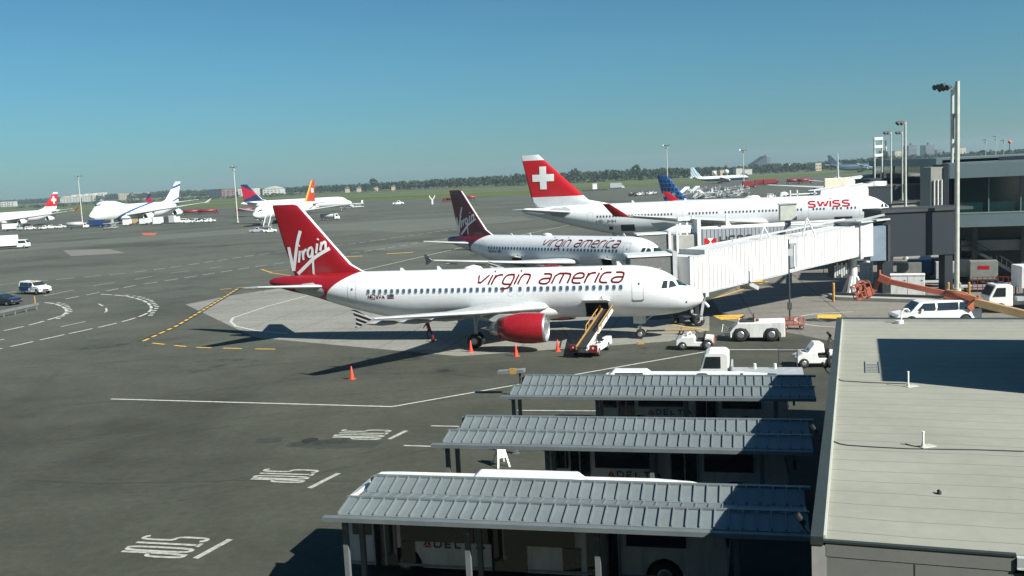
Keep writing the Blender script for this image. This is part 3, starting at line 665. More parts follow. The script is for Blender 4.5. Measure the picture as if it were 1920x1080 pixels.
for sd in (-1, 1): decal(FO, 'cockpit_window', [(3.6, 5.6), (1.6, 5.1), (2.2, 5.55), (3.6, 6.1)], sd, GLASS, TO, .03, 3)
TX, FX = airliner('airliner', 'airliner hidden behind the double-deck one, only its red and navy tail showing', (-209.25, 497, -1.84), B757, SWF, livery_mask('navy_and_red_fin_paint_b', delta_fin_fn(6, 13.5, 43.8)), WHITE, 1)
def jb_fin(t, x, y, z, v):
    br = t.new('ShaderNodeTexBrick'); t.l.new(t.scalevec(v, (1, 1, 1)), br.inputs[0])
    cm = t.new('ShaderNodeCombineXYZ'); t.l.new(x, cm.inputs[0]); t.l.new(z, cm.inputs[1]); t.l.new(cm.outputs[0], br.inputs[0])
    br.inputs['Color1'].default_value = (.006, .03, .13, 1); br.inputs['Color2'].default_value = (.02, .10, .30, 1); br.inputs['Mortar'].default_value = (.10, .26, .50, 1)
    br.inputs['Scale'].default_value = .8; br.inputs['Mortar Size'].default_value = .06; br.inputs['Brick Width'].default_value = .8; br.inputs['Row Height'].default_value = .8; br.offset = .3
    return br.outputs[0]
qJ = (66.5, 214, -.6)
TJ, FJ = airliner('airliner', 'airliner with a blue checked tail fin rising behind the long red-tailed one', qJ, A320, SWF, livery_mask('blue_checked_fin_paint', jb_fin), BLUE, 1)
_fj = fin_side(A320, .04)
for sd in (-1, 1):
    st, L = text_strokes('jetBlue', .75, 0, .2, 1, 1); k = 3.4 / L
    lettering('fin_lettering', [[(a * k, b) for a, b in s_] for s_ in st], .2, (lambda u, v, l: _fj(35.6 - u, 6.9 + v, sd, l)) if sd < 0 else (lambda u, v, l: _fj(32.2 + u, 6.9 + v, sd, l)), WHITE, TJ, .5)
UNF = livery_mask('white_over_blue_fuselage_paint', lambda t, x, y, z, v: t.mix(t.ramp(z, 3.75, 3.9), (.012, .07, .14, 1), WBASE))
def un_fin(t, x, y, z, v):
    s_ = t.m('FRACT', t.m('ADD', t.m('MULTIPLY', x, .5), t.m('MULTIPLY', z, .3))); return t.mix(t.m('LESS_THAN', s_, .35), (.55, .6, .63, 1), (.10, .22, .36, 1))
pu = AT(1404, 780)
TU, FU = airliner('airliner', 'distant airliner, white over blue, with pale striped tail on the far taxiway', (pu.x, 780, .0), B757, UNF, livery_mask('pale_striped_fin_paint', un_fin), BLUE, 1, matWing=LGREY)
pk = AT(1672, 1050)
KF = livery_mask('light_blue_over_white_paint', lambda t, x, y, z, v: t.mix(t.ramp(z, 5.0, 5.2), (.10, .12, .14, 1), (.03, .075, .13, 1)))
TK, FK = airliner('airliner', 'distant blue-topped jumbo jet taxiing, its nose hidden behind the terminal', (pk.x, 1050, .0), B747, KF, paint('dark_blue_fin_paint', (.02, .05, .1), .4), BLUE, 1)
pe = AT(1567, 322)
TQ, FQ = airliner('airliner', 'white airliner seen from behind with its fin edge-on, at a far gate', (pe.x + 17.5, 322 + 50.6, 1.25), B767, SWF, SWF, WHITE, 1)

# ------------------------------------------------------------------ ground
def sheet(name, poly, z, mat, kind='structure'):
    mb = MB(); vs = [(p[0], p[1], z) for p in poly]
    area = sum(vs[i][0] * vs[(i + 1) % len(vs)][1] - vs[(i + 1) % len(vs)][0] * vs[i][1] for i in range(len(vs)))
    if area < 0: vs = vs[::-1]
    mb.add(vs, [tuple(range(len(vs)))]); return struct(build(name, mb, mat), kind)
def asphalt(name, base, contrast=.22, joints=None, patch=.5, far=None):
    t = NT(name); v, x, y, z = t.xyz()
    big = t.noise(.035, 5, v, .6, .6); mid = t.noise(.35, 5, v, .6); fine = t.noise(14, 3, v)
    str_ = t.noise(.10, 5, t.scalevec(v, (.18, 1.6, 1)), .6)
    f = t.m('ADD', t.m('ADD', t.ramp(big, .3, .7, 1 - contrast, 1 + contrast), t.ramp(mid, .3, .7, -contrast * .35, contrast * .35)), t.m('ADD', t.ramp(fine, .3, .7, -.10, .10), t.ramp(str_, .4, .7, -.05, .12)))
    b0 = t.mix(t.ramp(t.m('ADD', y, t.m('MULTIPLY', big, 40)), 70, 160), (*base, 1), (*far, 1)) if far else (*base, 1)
    c = t.mix(1.0, b0, f, 'MULTIPLY'); mot = t.noise(2.2, 5, v, .7); c = t.mix(1.0, c, t.ramp(mot, .3, .7, .82, 1.18), 'MULTIPLY'); hue = t.noise(.8, 4, v, .6); c = t.mix(t.ramp(hue, .45, .7, 0, .5), c, t.mix(1.0, c, (1.12, .96, .88, 1), 'MULTIPLY'))
    stn = t.noise(.5, 6, v, .7); c = t.mix(t.ramp(stn, .66, .78, 0, .45), c, (.03, .033, .03, 1))
    c = t.mix(t.ramp(big, .45, .65, 0, .25), c, tuple(q * k for q, k in zip(base, (1.06, 1.0, .9))) + (1,))
    wv = t.new('ShaderNodeTexWave'); 
    cr = t.new('ShaderNodeTexVoronoi'); cr.feature = 'DISTANCE_TO_EDGE'; cr.inputs['Scale'].default_value = .09
    t.l.new(v, cr.inputs['Vector'])
    c = t.mix(t.m('MULTIPLY', t.m('LESS_THAN', cr.outputs['Distance'], .004), .35), c, (.05, .05, .045, 1))
    if joints:
        sx, sy, rot, w = joints; mp = t.new('ShaderNodeMapping'); t.l.new(v, mp.inputs[0]); mp.inputs['Rotation'].default_value = (0, 0, rot)
        sp = t.new('ShaderNodeSeparateXYZ'); t.l.new(mp.outputs[0], sp.inputs[0])
        jx = t.m('LESS_THAN', t.m('FRACT', t.m('DIVIDE', sp.outputs[0], sx)), w / sx); jy = t.m('LESS_THAN', t.m('FRACT', t.m('DIVIDE', sp.outputs[1], sy)), w / sy)
        c = t.mix(t.m('MULTIPLY', t.m('MAXIMUM', jx, jy), .6), c, (.05, .05, .045, 1))
    t.bump(fine, .25, .01)
    return t.fin(c, .88, 0, .25)
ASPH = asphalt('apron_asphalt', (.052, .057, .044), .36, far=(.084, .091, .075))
GROUND = asphalt('far_ground', (.13, .14, .09))
CONCS = asphalt('stand_concrete', (.215, .218, .196), .10, (6, 6, R(14), .10))
CONCJ = asphalt('jointed_concrete', (.165, .158, .140), .12, (7.6, 3.0, R(9), .16))
CONCL = asphalt('pale_concrete', (.165, .165, .148), .12)
CONCM = asphalt('worn_strip_asphalt', (.108, .118, .100), .10)
def grassmat(name, c1, c2):
    t = NT(name); v, x, y, z = t.xyz(); n = t.noise(.006, 6, t.scalevec(v, (.5, 1, 1)), .65); n2 = t.noise(.05, 5, v)
    c = t.mix(t.ramp(n, .35, .65), (*c1, 1), (*c2, 1)); c = t.mix(1.0, c, t.ramp(n2, .3, .7, .8, 1.2), 'MULTIPLY'); return t.fin(c, .95, 0, .1)
GRASS = grassmat('infield_grass', (.065, .105, .018), (.10, .118, .035)); GRASSB = grassmat('dry_grass', (.11, .10, .055), (.07, .088, .034))
sheet('ground', [(-16000, -400), (16000, -400), (16000, 16000), (-16000, 16000)], -.12, GROUND)
far_edge = [AT(px, d) for px, d in ((-700, 950), (0, 880), (600, 800), (1000, 700), (1200, 820), (1500, 940), (2600, 1100))]
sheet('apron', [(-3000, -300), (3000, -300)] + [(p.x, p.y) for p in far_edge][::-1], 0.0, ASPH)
def strip_far(name, pts, z, mat):   # pts: (px, d_near, d_far)
    near = [AT(a, b) for a, b, c in pts]; far = [AT(a, c) for a, b, c in pts]
    return sheet(name, [(p.x, p.y) for p in near] + [(p.x, p.y) for p in far[::-1]], z, mat)
strip_far('grass_field', [(-700, 950, 3300), (0, 880, 3300), (600, 800, 2100), (1000, 700, 1700), (1200, 820, 1600), (1500, 940, 1500), (2600, 1100, 1500)], -.05, GRASS)
strip_far('dry_grass_field', [(-700, 1700, 3000), (0, 1650, 3000), (600, 1500, 1950), (1000, 1250, 1420)], -.02, GRASSB)
strip_far('taxiway', [(-700, 1180, 1290), (0, 1120, 1220), (600, 1000, 1080), (1000, 900, 960), (1500, 1180, 1260), (2600, 1250, 1330)], .0, CONCM)
strip_far('runway', [(-700, 1480, 1600), (0, 1400, 1500), (600, 1270, 1350), (1000, 1080, 1160), (1500, 1360, 1420), (2600, 1380, 1460)], .02, CONCM)
def psheet(name, px, z, mat): return sheet(name, [G(*p) for p in px], z, mat)
psheet('concrete_stand', [(348, 571), (420, 556), (520, 541), (640, 528), (760, 520), (1020, 560), (1220, 600), (1330, 592), (1330, 618), (1255, 640), (860, 668), (480, 633), (455, 622)], .004, CONCS)
psheet('jointed_concrete_stand', [(1335, 560), (1420, 520), (1560, 470), (1700, 470), (1960, 520), (1960, 640), (1560, 640), (1360, 600)], .004, CONCJ)
psheet('concrete_patch', [(118, 469), (205, 467), (236, 474), (133, 480)], .004, CONCL)
psheet('worn_asphalt_strip', [(0, 462), (220, 446), (430, 431), (760, 412), (960, 405), (960, 413), (700, 430), (430, 440), (200, 457), (0, 474)], .004, CONCM)
psheet('worn_asphalt_band', [(680, 432), (980, 405), (1000, 412), (760, 436)], .008, CONCM)
psheet('worn_asphalt_band', [(640, 468), (880, 442), (960, 440), (730, 470)], .008, CONCM)
def stain_mat():
    t = NT('oil_stain'); v, *_ = t.xyz('Generated'); o, *_x = t.xyz('Object')
    d = t.new('ShaderNodeVectorMath', operation='DISTANCE'); t.l.new(v, d.inputs[0]); d.inputs[1].default_value = (.5, .5, 0); d2 = t.m('MULTIPLY', d.outputs['Value'], 2.0)
    n = t.noise(.45, 6, o, .7); a = t.m('MULTIPLY', t.ramp(t.m('SUBTRACT', t.m('ADD', t.m('MULTIPLY', n, 1.6), .15), d2), -.05, .35), .78)
    tr = t.new('ShaderNodeBsdfTransparent'); mx = t.new('ShaderNodeMixShader'); t.l.new(a, mx.inputs[0]); t.l.new(tr.outputs[0], mx.inputs[1]); t.l.new(t.b.outputs[0], mx.inputs[2]); t.l.new(mx.outputs[0], t.n['Material Output'].inputs[0])
    return t.fin((.022, .023, .020, 1), .75)
STAIN = stain_mat()
for i, (px0, px1, y0, y1) in enumerate([(785, 905, 684, 701), (1120, 1262, 640, 674), (275, 625, 664, 706), (60, 420, 641, 662), (690, 800, 695, 728), (470, 720, 818, 842), (1000, 1130, 672, 690), (405, 480, 644, 656), (600, 1000, 655, 680), (860, 1040, 440, 452)]):
    a, b, c, d = G(px0, y0), G(px1, y0), G(px1, y1), G(px0, y1); sheet('oil_stain', [a, b, c, d], .012 + .001 * i, STAIN)

RUB = paint('tyre_rubber_mark', (.030, .033, .028), .8, var=.3, scale=2); TARM = paint('crack_sealant', (.038, .040, .034), .6)
rk = random.Random(11)
def wander(px, py, ang, L, n=14, j=.25):
    p = G(px, py); pts = [(p.x, p.y)]
    for _ in range(n): ang += rk.uniform(-j, j); pts.append((pts[-1][0] + math.cos(ang) * L / n, pts[-1][1] + math.sin(ang) * L / n))
    return pts
mb = MB()
for k, (px, py, a, L) in enumerate([(60, 900, -.3, 26), (120, 760, .1, 30), (40, 690, 0, 40), (640, 760, .2, 20), (240, 560, .1, 40), (560, 500, 0, 50)]): ribbon(mb, wander(px, py, a, L), .045, lambda x, y, l: (x, y, .0075 + l), lift=.0004 * k)
struct(build('sealed_cracks', mb, TARM))
mb = MB()
for k, (px, py, a, L, j) in enumerate([(100, 840, .35, 30, .05), (430, 770, .15, 26, .06), (330, 940, .5, 14, .08), (0, 720, .1, 40, .03), (1080, 668, -.1, 10, .1), (560, 700, .0, 22, .05)]):
    pts = chaikin(wander(px, py, a, L, 8, j), 1)
    for o_ in (0, 1.7): ribbon(mb, [(x - math.sin(a) * o_, y + math.cos(a) * o_) for x, y in pts], .16, lambda x, y, l: (x, y, .0095 + l), lift=.0004 * k)
RUBT = NT('faint_tyre_marks'); v_, *_r = RUBT.xyz(); n_ = RUBT.noise(1.2, 5, v_); tr_ = RUBT.new('ShaderNodeBsdfTransparent'); mx_ = RUBT.new('ShaderNodeMixShader'); RUBT.put(mx_.inputs[0], RUBT.ramp(n_, .35, .7, 0, .25)); RUBT.l.new(tr_.outputs[0], mx_.inputs[1]); RUBT.l.new(RUBT.b.outputs[0], mx_.inputs[2]); RUBT.l.new(mx_.outputs[0], RUBT.n['Material Output'].inputs[0]); RUBT.fin((.025, .027, .024, 1), .8)
struct(build('tyre_marks', mb, RUBT.mat))
PATCH = asphalt('patched_asphalt', (.040, .045, .038), .15)
for poly in ([(482, 822), (530, 820), (528, 829), (478, 831)], [(535, 836), (640, 826), (720, 828), (700, 838), (600, 842)]): psheet('asphalt_patch', poly, .0065, PATCH)
o_ = MB(); p_ = G(582, 826); o_.cyl((p_.x, p_.y, .01), (p_.x, p_.y, .035), .42, n=20); struct(build('manhole_cover', o_, paint('cast_iron', (.03, .03, .03), .6, metal=.3)))
# ---- painted markings
def marking(name, lines, w, mat, z=.02):
    mb = MB()
    for k, ln in enumerate(lines):
        pts = [G(*p) for p in ln]; ribbon(mb, [(p.x, p.y) for p in pts], w, lambda a, b, l: (a, b, z + l), lift=.0004 * (k % 8), seg=None)
    return struct(build(name, mb, mat))
def dashes(pts, on, off):
    P = [G(*p) for p in pts]; P = [(p.x, p.y) for p in P]; out = []; cur = []; t = 0; 
    seg = []
    for a, b in zip(P[:-1], P[1:]):
        L = math.hypot(b[0] - a[0], b[1] - a[1]); n = max(1, int(L / .25))
        for i in range(n): seg.append((a[0] + (b[0] - a[0]) * i / n, a[1] + (b[1] - a[1]) * i / n, L / n))
    t = 0; cur = []
    for x, y, l in seg:
        if t % (on + off) < on: cur.append((x, y))
        elif cur:
            if len(cur) > 1: out.append([cur[0], cur[-1]] if len(cur) < 8 else [cur[0], cur[len(cur) // 2], cur[-1]])
            cur = []
        t += l
    if len(cur) > 1: out.append([cur[0], cur[-1]])
    return out
def dmark(name, polys, w, mat, z=.02, offs=0):
    mb = MB()
    for k, p in enumerate(polys): ribbon(mb, p, w, lambda a, b, l: (a, b, z + l), lift=.0004 * (k % 6))
    return struct(build(name, mb, mat))
marking('white_boundary_line', [[(208, 748.5), (735, 763), (1345, 656), (1552, 656)]], .2, LINEW)
cv = lambda pts: chaikin(pts, 2)
zig_o = cv([(-60, 664), (0, 655), (100, 632), (200, 611), (250, 598), (277, 588), (286, 578), (276, 566), (250, 558), (225, 554), (180, 551)])
zig_i = cv([(-60, 632), (0, 622), (60, 609), (100, 597), (122, 590), (126, 582), (118, 575), (100, 569), (78, 567)])
dmark('white_zigzag_line', dashes(zig_o, 3.2, .5), .32, LINEW); dmark('white_zigzag_line', dashes(zig_i, 3.2, .5), .32, LINEW)
dmark('white_zigzag_line', dashes([(282, 592), (295, 576), (282, 563), (258, 556), (225, 553)], 1.0, 1.0), .5, LINEW, .024); dmark('white_zigzag_line', dashes([(108, 598), (133, 584), (124, 572), (104, 567)], 1.0, 1.0), .5, LINEW, .024)
dmark('white_dashed_lane_line', dashes([(122, 561), (250, 536), (480, 500), (640, 478), (860, 445)], 3.0, 1.2), .3, LINEW)
dmark('white_dashed_lane_line', dashes([(0, 534), (130, 522), (250, 511), (380, 493), (480, 478), (660, 457), (860, 429)], 3.0, 1.2), .3, LINEW)
marking('white_lane_dash', [[(114, 613), (160, 603)], [(175, 536), (215, 530)], [(253, 524), (286, 518)], [(320, 512), (354, 508)], [(82, 555), (138, 544)], [(392, 503), (415, 500)], [(0, 552), (32, 546)], [(185, 570), (193, 574)], [(199, 578), (200, 584), (196, 586)], [(0, 638), (8, 636)]], .22, LINEW)
marking('white_lead_line', [[(432, 605), (437, 596), (500, 575), (585, 552)], [(432, 603), (442, 612), (480, 620), (540, 626)], [(680, 507), (858, 466), (1010, 434), (1078, 420)]], .28, LINEW)
marking('black_line_border', [[(265, 640), (330, 612), (385, 579), (445, 543)], [(447, 541.5), (520, 537)]], .75, paint('black_marking', (.03, .03, .03), .8), .016)
dmark('yellow_dashed_line', dashes([(268, 640), (330, 612), (385, 579), (445, 542), (520, 537)], 1.6, .5), .32, LINEY, .022)
dmark('yellow_dashed_line', dashes([(412, 543), (470, 538), (530, 536)], 1.6, .5), .4, LINEY, .022)
marking('yellow_dash', [[(286, 643.5), (309, 646)], [(327, 648), (349, 650)], [(368, 651.5), (396, 652.5)], [(418, 653), (453, 654)], [(478, 654.6), (516, 655)]], .28, LINEY)
marking('yellow_guide_line', [[(490, 505), (510, 512), (545, 517)], [(500, 510), (540, 506)], [(1330, 620), (1240, 606)], [(1300, 572), (1440, 528)]], .3, LINEY)
marking('yellow_stand_block', [[(640, 482), (680, 480)], [(725, 476), (775, 473)]], 1.1, LINEY)
psheet('yellow_stand_block', [(1335, 592), (1395, 590), (1390, 598), (1352, 600)], .02, LINEY); psheet('yellow_stand_block', [(1533, 590), (1578, 590), (1576, 598), (1532, 598)], .02, LINEY)
psheet('yellow_stand_block', [(1392, 527), (1425, 524), (1432, 528), (1400, 534)], .02, LINEY)
psheet('orange_paint_patch', [(266, 437), (295, 437), (290, 441), (268, 441)], .02, paint('orange_marking', (.5, .10, .03), .8, var=.3))
marking('white_stand_curve', [cv([(1600, 585), (1530, 588), (1492, 595), (1490, 604), (1530, 612), (1570, 614)])], .18, LINEW)
marking('white_bay_line', [[(808, 799), (860, 800)], [(757, 836), (830, 838)], [(970, 770), (1135, 771)]], .15, LINEW)
e1 = Vector((.970, -.242, 0)); e2 = Vector((.242, .970, 0))
def stop(px, py, L, W):
    o = G(px, py); st, LL = text_strokes('STOP', 1.0, 0, .28, .8, 1); mb = MB(); k = W / LL
    for i, s_ in enumerate(st):
        # reading direction = -e2, letter tops towards +e1
        ribbon(mb, [(a * k, b * L) for a, b in s_], .17, lambda u, v, l: tuple(o - e2 * u + e1 * v + Vector((0, 0, .02 + l))), lift=.0004 * i)
    struct(build('stop_lettering', mb, LINEF))
stop(276, 1005, 2.75, 1.95); stop(500, 880, 2.7, 1.85); stop(645, 806, 2.75, 1.85)
marking('white_stop_bar', [[(432, 1012), (366, 1048)], [(635, 888), (580, 916)], [(762, 808), (730, 824)]], .26, LINEF)

def W(px, py, d):
    """world point on a pixel's line of sight at distance d"""
    v = _fw * F_PX + _r2 * (px - 960) + _u2 * (540 - py); v = v * (d / v.y); return Vector((v.x, v.y, v.z + CAMH))
# ------------------------------------------------------------------ bus canopies
ROOFM = paint('galvanised_roof_sheet', (.175, .205, .212), .45, metal=.2, var=.08, scale=.8, dirt=.15)
TRIMM = paint('roof_trim_sheet', (.165, .192, .20), .45, metal=.3)
POSTM = paint('canopy_post_paint', (.12, .135, .14), .5)
E0 = Vector((-6.07, 29.92, 0))
def loc(u, t, z, o=E0): return o + e1 * u + e2 * t + Vector((0, 0, z))
def canopy(label, u0, t0, length):
    O = loc(u0, t0, 0); T = thing('bus_canopy', label, 'canopy', O, 0, 'metal bus canopies beside the low building')
    P = lambda u, t, z: e1 * u + e2 * t + Vector((0, 0, z))
    prof = [(0.12, 3.02), (1.12, 3.22), (1.16, 3.20), (2.25, 3.03), (2.3, 3.03), (3.2, 3.28)]
    mb = MB()
    for (a, b) in ((0, 1), (2, 3), (4, 5)):
        (t1, z1), (t2, z2) = prof[a], prof[b]; inset = 0.0
        u1 = .15 if a == 0 else .35 if a == 2 else .25
        mb.obox(P(u1, t1, z1 - .05), P(length - u1, 0, 0), P(0, t2 - t1, z2 - z1), (0, 0, .05))
        n = int(length / .405)
        for k in range(n + 1):
            u = u1 + .405 * k
            if u > length: break
            hgt = .065 if a != 2 else .04
            mb.obox(P(u - .02, t1 + .02, z1), P(.04, 0, 0), P(0, t2 - t1 - .04, z2 - z1), (0, 0, hgt))
    build('roof_sheet', mb, ROOFM, T)
    mb = MB(); mb.obox(P(.05, 1.10, 3.235), P(length, 0, 0), P(0, .1, .0), (0, 0, .05)); mb.obox(P(.2, 3.18, 3.26), P(length, 0, 0), P(0, .16, 0), (0, 0, .08)); build('ridge_cap', mb, TRIMM, T)
    mb = MB(); mb.obox(P(-.28, -.14, 2.86), P(length + .28, 0, 0), P(0, .24, 0), (0, 0, .14)); mb.obox(P(0, 3.3, 3.0), P(length, 0, 0), P(0, .12, 0), (0, 0, .24)); build('gutter', mb, TRIMM, T)
    mb = MB(); 
    for t, z in ((.5, 2.78), (1.8, 2.78)): mb.obox(P(.05, t - .07, z - .06), P(length, 0, 0), P(0, .14, 0), (0, 0, .2))
    for k in range(4): mb.obox(P(.12 + 4.1 * k, .0, 2.80), P(.1, 0, 0), P(0, 3.2, .16), (0, 0, .14))
    build('beam', mb, POSTM, T)
    for k in range(4):
        for t in (.5, 1.8):
            mb = MB(); u = .2 + 4.1 * k; mb.obox(P(u - .08, t - .08, 0), P(.16, 0, 0), P(0, .16, 0), (0, 0, 2.8)); mb.obox(P(u - .15, t - .15, 0), P(.3, 0, 0), P(0, .3, 0), (0, 0, .04)); build('post', mb, POSTM, T)
    mb = MB(); mb.obox(P(9.2, 1.0, .45), P(3.2, 0, 0), P(0, .45, 0), (0, 0, .05)); mb.obox(P(9.3, 1.05, 0.01), P(.08, 0, 0), P(0, .35, 0), (0, 0, .45)); mb.obox(P(12.1, 1.05, 0.01), P(.08, 0, 0), P(0, .35, 0), (0, 0, .45)); build('bench', mb, DARK, T)
    return T
canopy('nearest ribbed grey metal canopy, with a white bus roof showing behind it', 0, 0, 14.55)
canopy('middle ribbed grey metal canopy, between the nearest and the farthest', .83, 8.39, 14.3)
canopy('farthest ribbed grey metal canopy, closest to the aircraft', 1.54, 16.77, 14.2)
# ---- buses
yb = math.atan2(e1.y, e1.x)
def bus(label, u, t, L, ac, h=2.85):
    O = loc(u, t + 1.25, 0); T = thing('shuttle_bus', label, 'bus', O, yb, 'airport shuttle buses beside the canopies')
    mb = MB(); w = 1.25; ws = [2.1, L - 2.0]
    prof = [(0, .35), (0, 2.3), (.10, 2.75), (.5, h - .03), (1.2, h), (L - 2.4, h), (L - 1.2, h - .08), (L - .5, 2.72), (L - .12, 2.1), (L, 1.3), (L, .5), (L - .2, .32)]
    under = []
    for wx in ws[::-1]:
        for k in range(9): th = math.pi * k / 8; under.append((wx + .62 * math.cos(th), .35 + .62 * math.sin(th) * 1.15))
    poly = prof + under
    mb.prism(poly, -w, w, yw=lambda z: 1.0 if z < 2.2 else 1 - .12 * ((z - 2.2) / .8) ** 2)
    build('body', mb, WHITE_D, T, bevel=.05)
    for sy in (-1, 1):
        y = sy * (w + .012)
        def pane(nm, x0, x1, z0_, z1_, m=GLASS, th=.02):
            b = MB(); b.box(x0, x1, min(y, y + sy * th), max(y, y + sy * th), z0_, z1_); return build(nm, b, m, T, bevel=.03 if nm == 'window' else 0)
        pane('window', .25, .95, 1.45, 2.35); pane('window', 2.05, 4.55, 1.5, 2.4)
        pane('door', 1.02, 1.85, .38, 2.45, GLASS); pane('door', L - 4.5, L - 3.4, .38, 2.45, GLASS)
        for x in (1.02, 1.43, L - 4.5, L - 3.95, L - 3.44): b = MB(); b.box(x - .025, x + .025, min(y, y + sy * .045), max(y, y + sy * .045), .38, 2.45); build('door_frame', b, LGREY, T)
        pane('window', L - 3.2, L - 1.3, 1.45, 2.3)
        if L > 11:
            pane('window', 4.62, 8.0, 1.3, 2.45); pane('window', 2.0, 4.6, 1.3, 2.45, GLASS, .028); pane('door', 5.2, 6.4, .38, 2.45, GLASS, .03); pane('lower_glass', 2.0, 2.5, .5, 1.28); pane('lower_glass', 7.6, 8.2, .5, 1.28)
        st, LL = text_strokes('DELTA', 1, 0, .5, 1.1, 0); k = 1.75 / LL; x0 = 2.95
        if L > 11: x0 = 3.2
        f = (lambda a, b, l: (x0 + a, y - .006 - l, 1.12 + b)) if sy < 0 else (lambda a, b, l: (x0 + 2.0 - a, y + .006 + l, 1.12 + b))
        lettering('company_lettering', [[(a * k, b * .24) for a, b in s_] for s_ in st], .055, f, NAVY, T, None)
        em = MB()
        for tri in (((-.42, 0), (-.27, .27), (-.27, .09)), ((-.24, .09), (-.24, .27), (-.09, 0)), ((-.40, -.02), (-.255, .06), (-.11, -.02))):
            em.add([f(a, b, 0) for a, b in tri], [(0, 1, 2)])
        build('triangle_emblem', em, SWRED, T)
        b = MB(); b.box(.02, L - .2, min(y, y + sy * .008), max(y, y + sy * .008), .42, .50); build('skirt_strip', b, GREYP, T)
        for wx in ws:
            t_, rm = wheel(T, 'wheel', wx, sy * 1.08, .48, .48, .28); build('wheel_rim', rm, STEEL, None).parent = t_
    b = MB(); b.prism([(L - .52, 2.62), (L - .10, 2.02), (L + .0, 1.45), (L + .035, 1.45), (L - .08, 2.05), (L - .5, 2.67)], -1.05, 1.05); build('windscreen', b, GLASS, T)
    b = MB(); b.box(-.03, .0, -1.0, 1.0, 1.5, 2.4); build('rear_window', b, GLASS, T)
    for sy in (-.85, .85): b = MB(); b.box(-.03, 0, sy - .1, sy + .1, .8, 1.1); build('tail_light', b, REDT, T)
    # roof units
    if ac:
        x0, x1 = ac; b = MB(); b.prism([(x0, h - .06), (x0 + .3, h + .17), (x1 - .3, h + .17), (x1, h - .06)], .15, 1.12); r = build('roof_air_conditioner', b, WHITE, T, bevel=.05)
        n = max(3, int((x1 - x0) / 1.0))
        for k in range(n): xk = x0 + .7 + k * (x1 - x0 - 1.4) / (n - 1); b = MB(); b.box(xk - .28, xk + .28, .135, .149, h - .0, h + .11); build('fan_grille', b, DARK, r)
    b = MB(); b.cyl((L - 4.2, 0, h), (L - 4.2, 0, h + .08), .28, n=16); b.box(L - 2.3, L - 2.15, -.1, .05, h - .08, h + .12); build('roof_hatch', b, DARK, T)
    for sy in (-1, 1): b = MB(); b.tube([(L - .3, sy * 1.2, 2.4), (L + .25, sy * 1.45, 2.3), (L + .25, sy * 1.45, 1.9)], .03); b.box(L + .2, L + .3, sy * 1.45 - .1, sy * 1.45 + .1, 1.7, 2.1); build('mirror', b, DARK, T)
    return T
bus('long white bus whose roof shows behind the nearest canopy', -.7, 2.5, 12.9, (4.0, 8.1), 2.97)
bus('white bus with dark doors seen under the middle canopy', 4.7, 8.39 + 2.15, 9.6, None)
bus('white bus behind the farthest canopy, its roof unit showing above the canopy', 5.3, 16.77 + 4.15, 9.4, (.3, 2.6))

# ------------------------------------------------------------------ near low building
ROOF = None
def roof_mat():
    t = NT('white_membrane_roof'); v, x, y, z = t.xyz(); mp = t.new('ShaderNodeMapping'); t.l.new(v, mp.inputs[0]); mp.inputs['Rotation'].default_value = (0, 0, R(19))
    sp = t.new('ShaderNodeSeparateXYZ'); t.l.new(mp.outputs[0], sp.inputs[0]); wob = t.noise(.25, 3, v); yy = t.m('ADD', sp.outputs[1], t.m('MULTIPLY', wob, .5))
    s1 = t.m('LESS_THAN', t.m('FRACT', t.m('DIVIDE', yy, .92)), .04); n = t.noise(.25, 6, v, .6); n2 = t.noise(2.2, 5, v, .65)
    st = t.noise(1.0, 5, t.scalevec(mp.outputs[0], (.25, 1.5, 1)))
    c = t.mix(1.0, (.272, .278, .235, 1), t.m('ADD', t.ramp(n, .3, .7, .90, 1.07), t.ramp(n2, .3, .7, -.05, .05)), 'MULTIPLY')
    c = t.mix(t.ramp(st, .55, .75, 0, .22), c, (.20, .185, .15, 1)); c = t.mix(t.m('MULTIPLY', s1, t.ramp(n2, .3, .6, .45, .9)), c, (.135, .135, .11, 1))
    return t.fin(c, .8, 0, .3)
ROOFW = roof_mat()
def block_mat():
    t = NT('grey_block_wall'); v, x, y, z = t.xyz(); mp = t.new('ShaderNodeMapping'); t.l.new(v, mp.inputs[0]); mp.inputs['Rotation'].default_value = (0, 0, R(19)); sp = t.new('ShaderNodeSeparateXYZ'); t.l.new(mp.outputs[0], sp.inputs[0])
    cm = t.new('ShaderNodeCombineXYZ'); t.l.new(sp.outputs[0], cm.inputs[0]); t.l.new(z, cm.inputs[1]); br = t.new('ShaderNodeTexBrick'); t.l.new(cm.outputs[0], br.inputs[0]); br.inputs['Scale'].default_value = 1
    br.inputs['Color1'].default_value = (.10, .11, .10, 1); br.inputs['Color2'].default_value = (.15, .155, .14, 1); br.inputs['Mortar'].default_value = (.26, .27, .25, 1); br.inputs['Mortar Size'].default_value = .012; br.inputs['Brick Width'].default_value = .42; br.inputs['Row Height'].default_value = .21
    return t.fin(br.outputs[0], .9)
BLOCK = block_mat(); PANELG = paint('grey_wall_panel', (.17, .18, .165), .7, var=.06); COPE = paint('dark_coping', (.030, .040, .038), .55, var=.1)
PARA = paint('parapet_membrane', (.42, .44, .39), .8, var=.08)
c0 = Vector((6.11, 20.02, 0)); w1 = Vector((.336, .942, 0)); w2 = Vector((.9419, -.3359, 0))
LB = 30.75; WB = 30.0
def B(a, b, z): return c0 + w1 * a + w2 * b + Vector((0, 0, z))
TBD = thing('low_building', 'low flat-roofed building with a pale membrane roof filling the lower right corner', 'building', c0, 0)
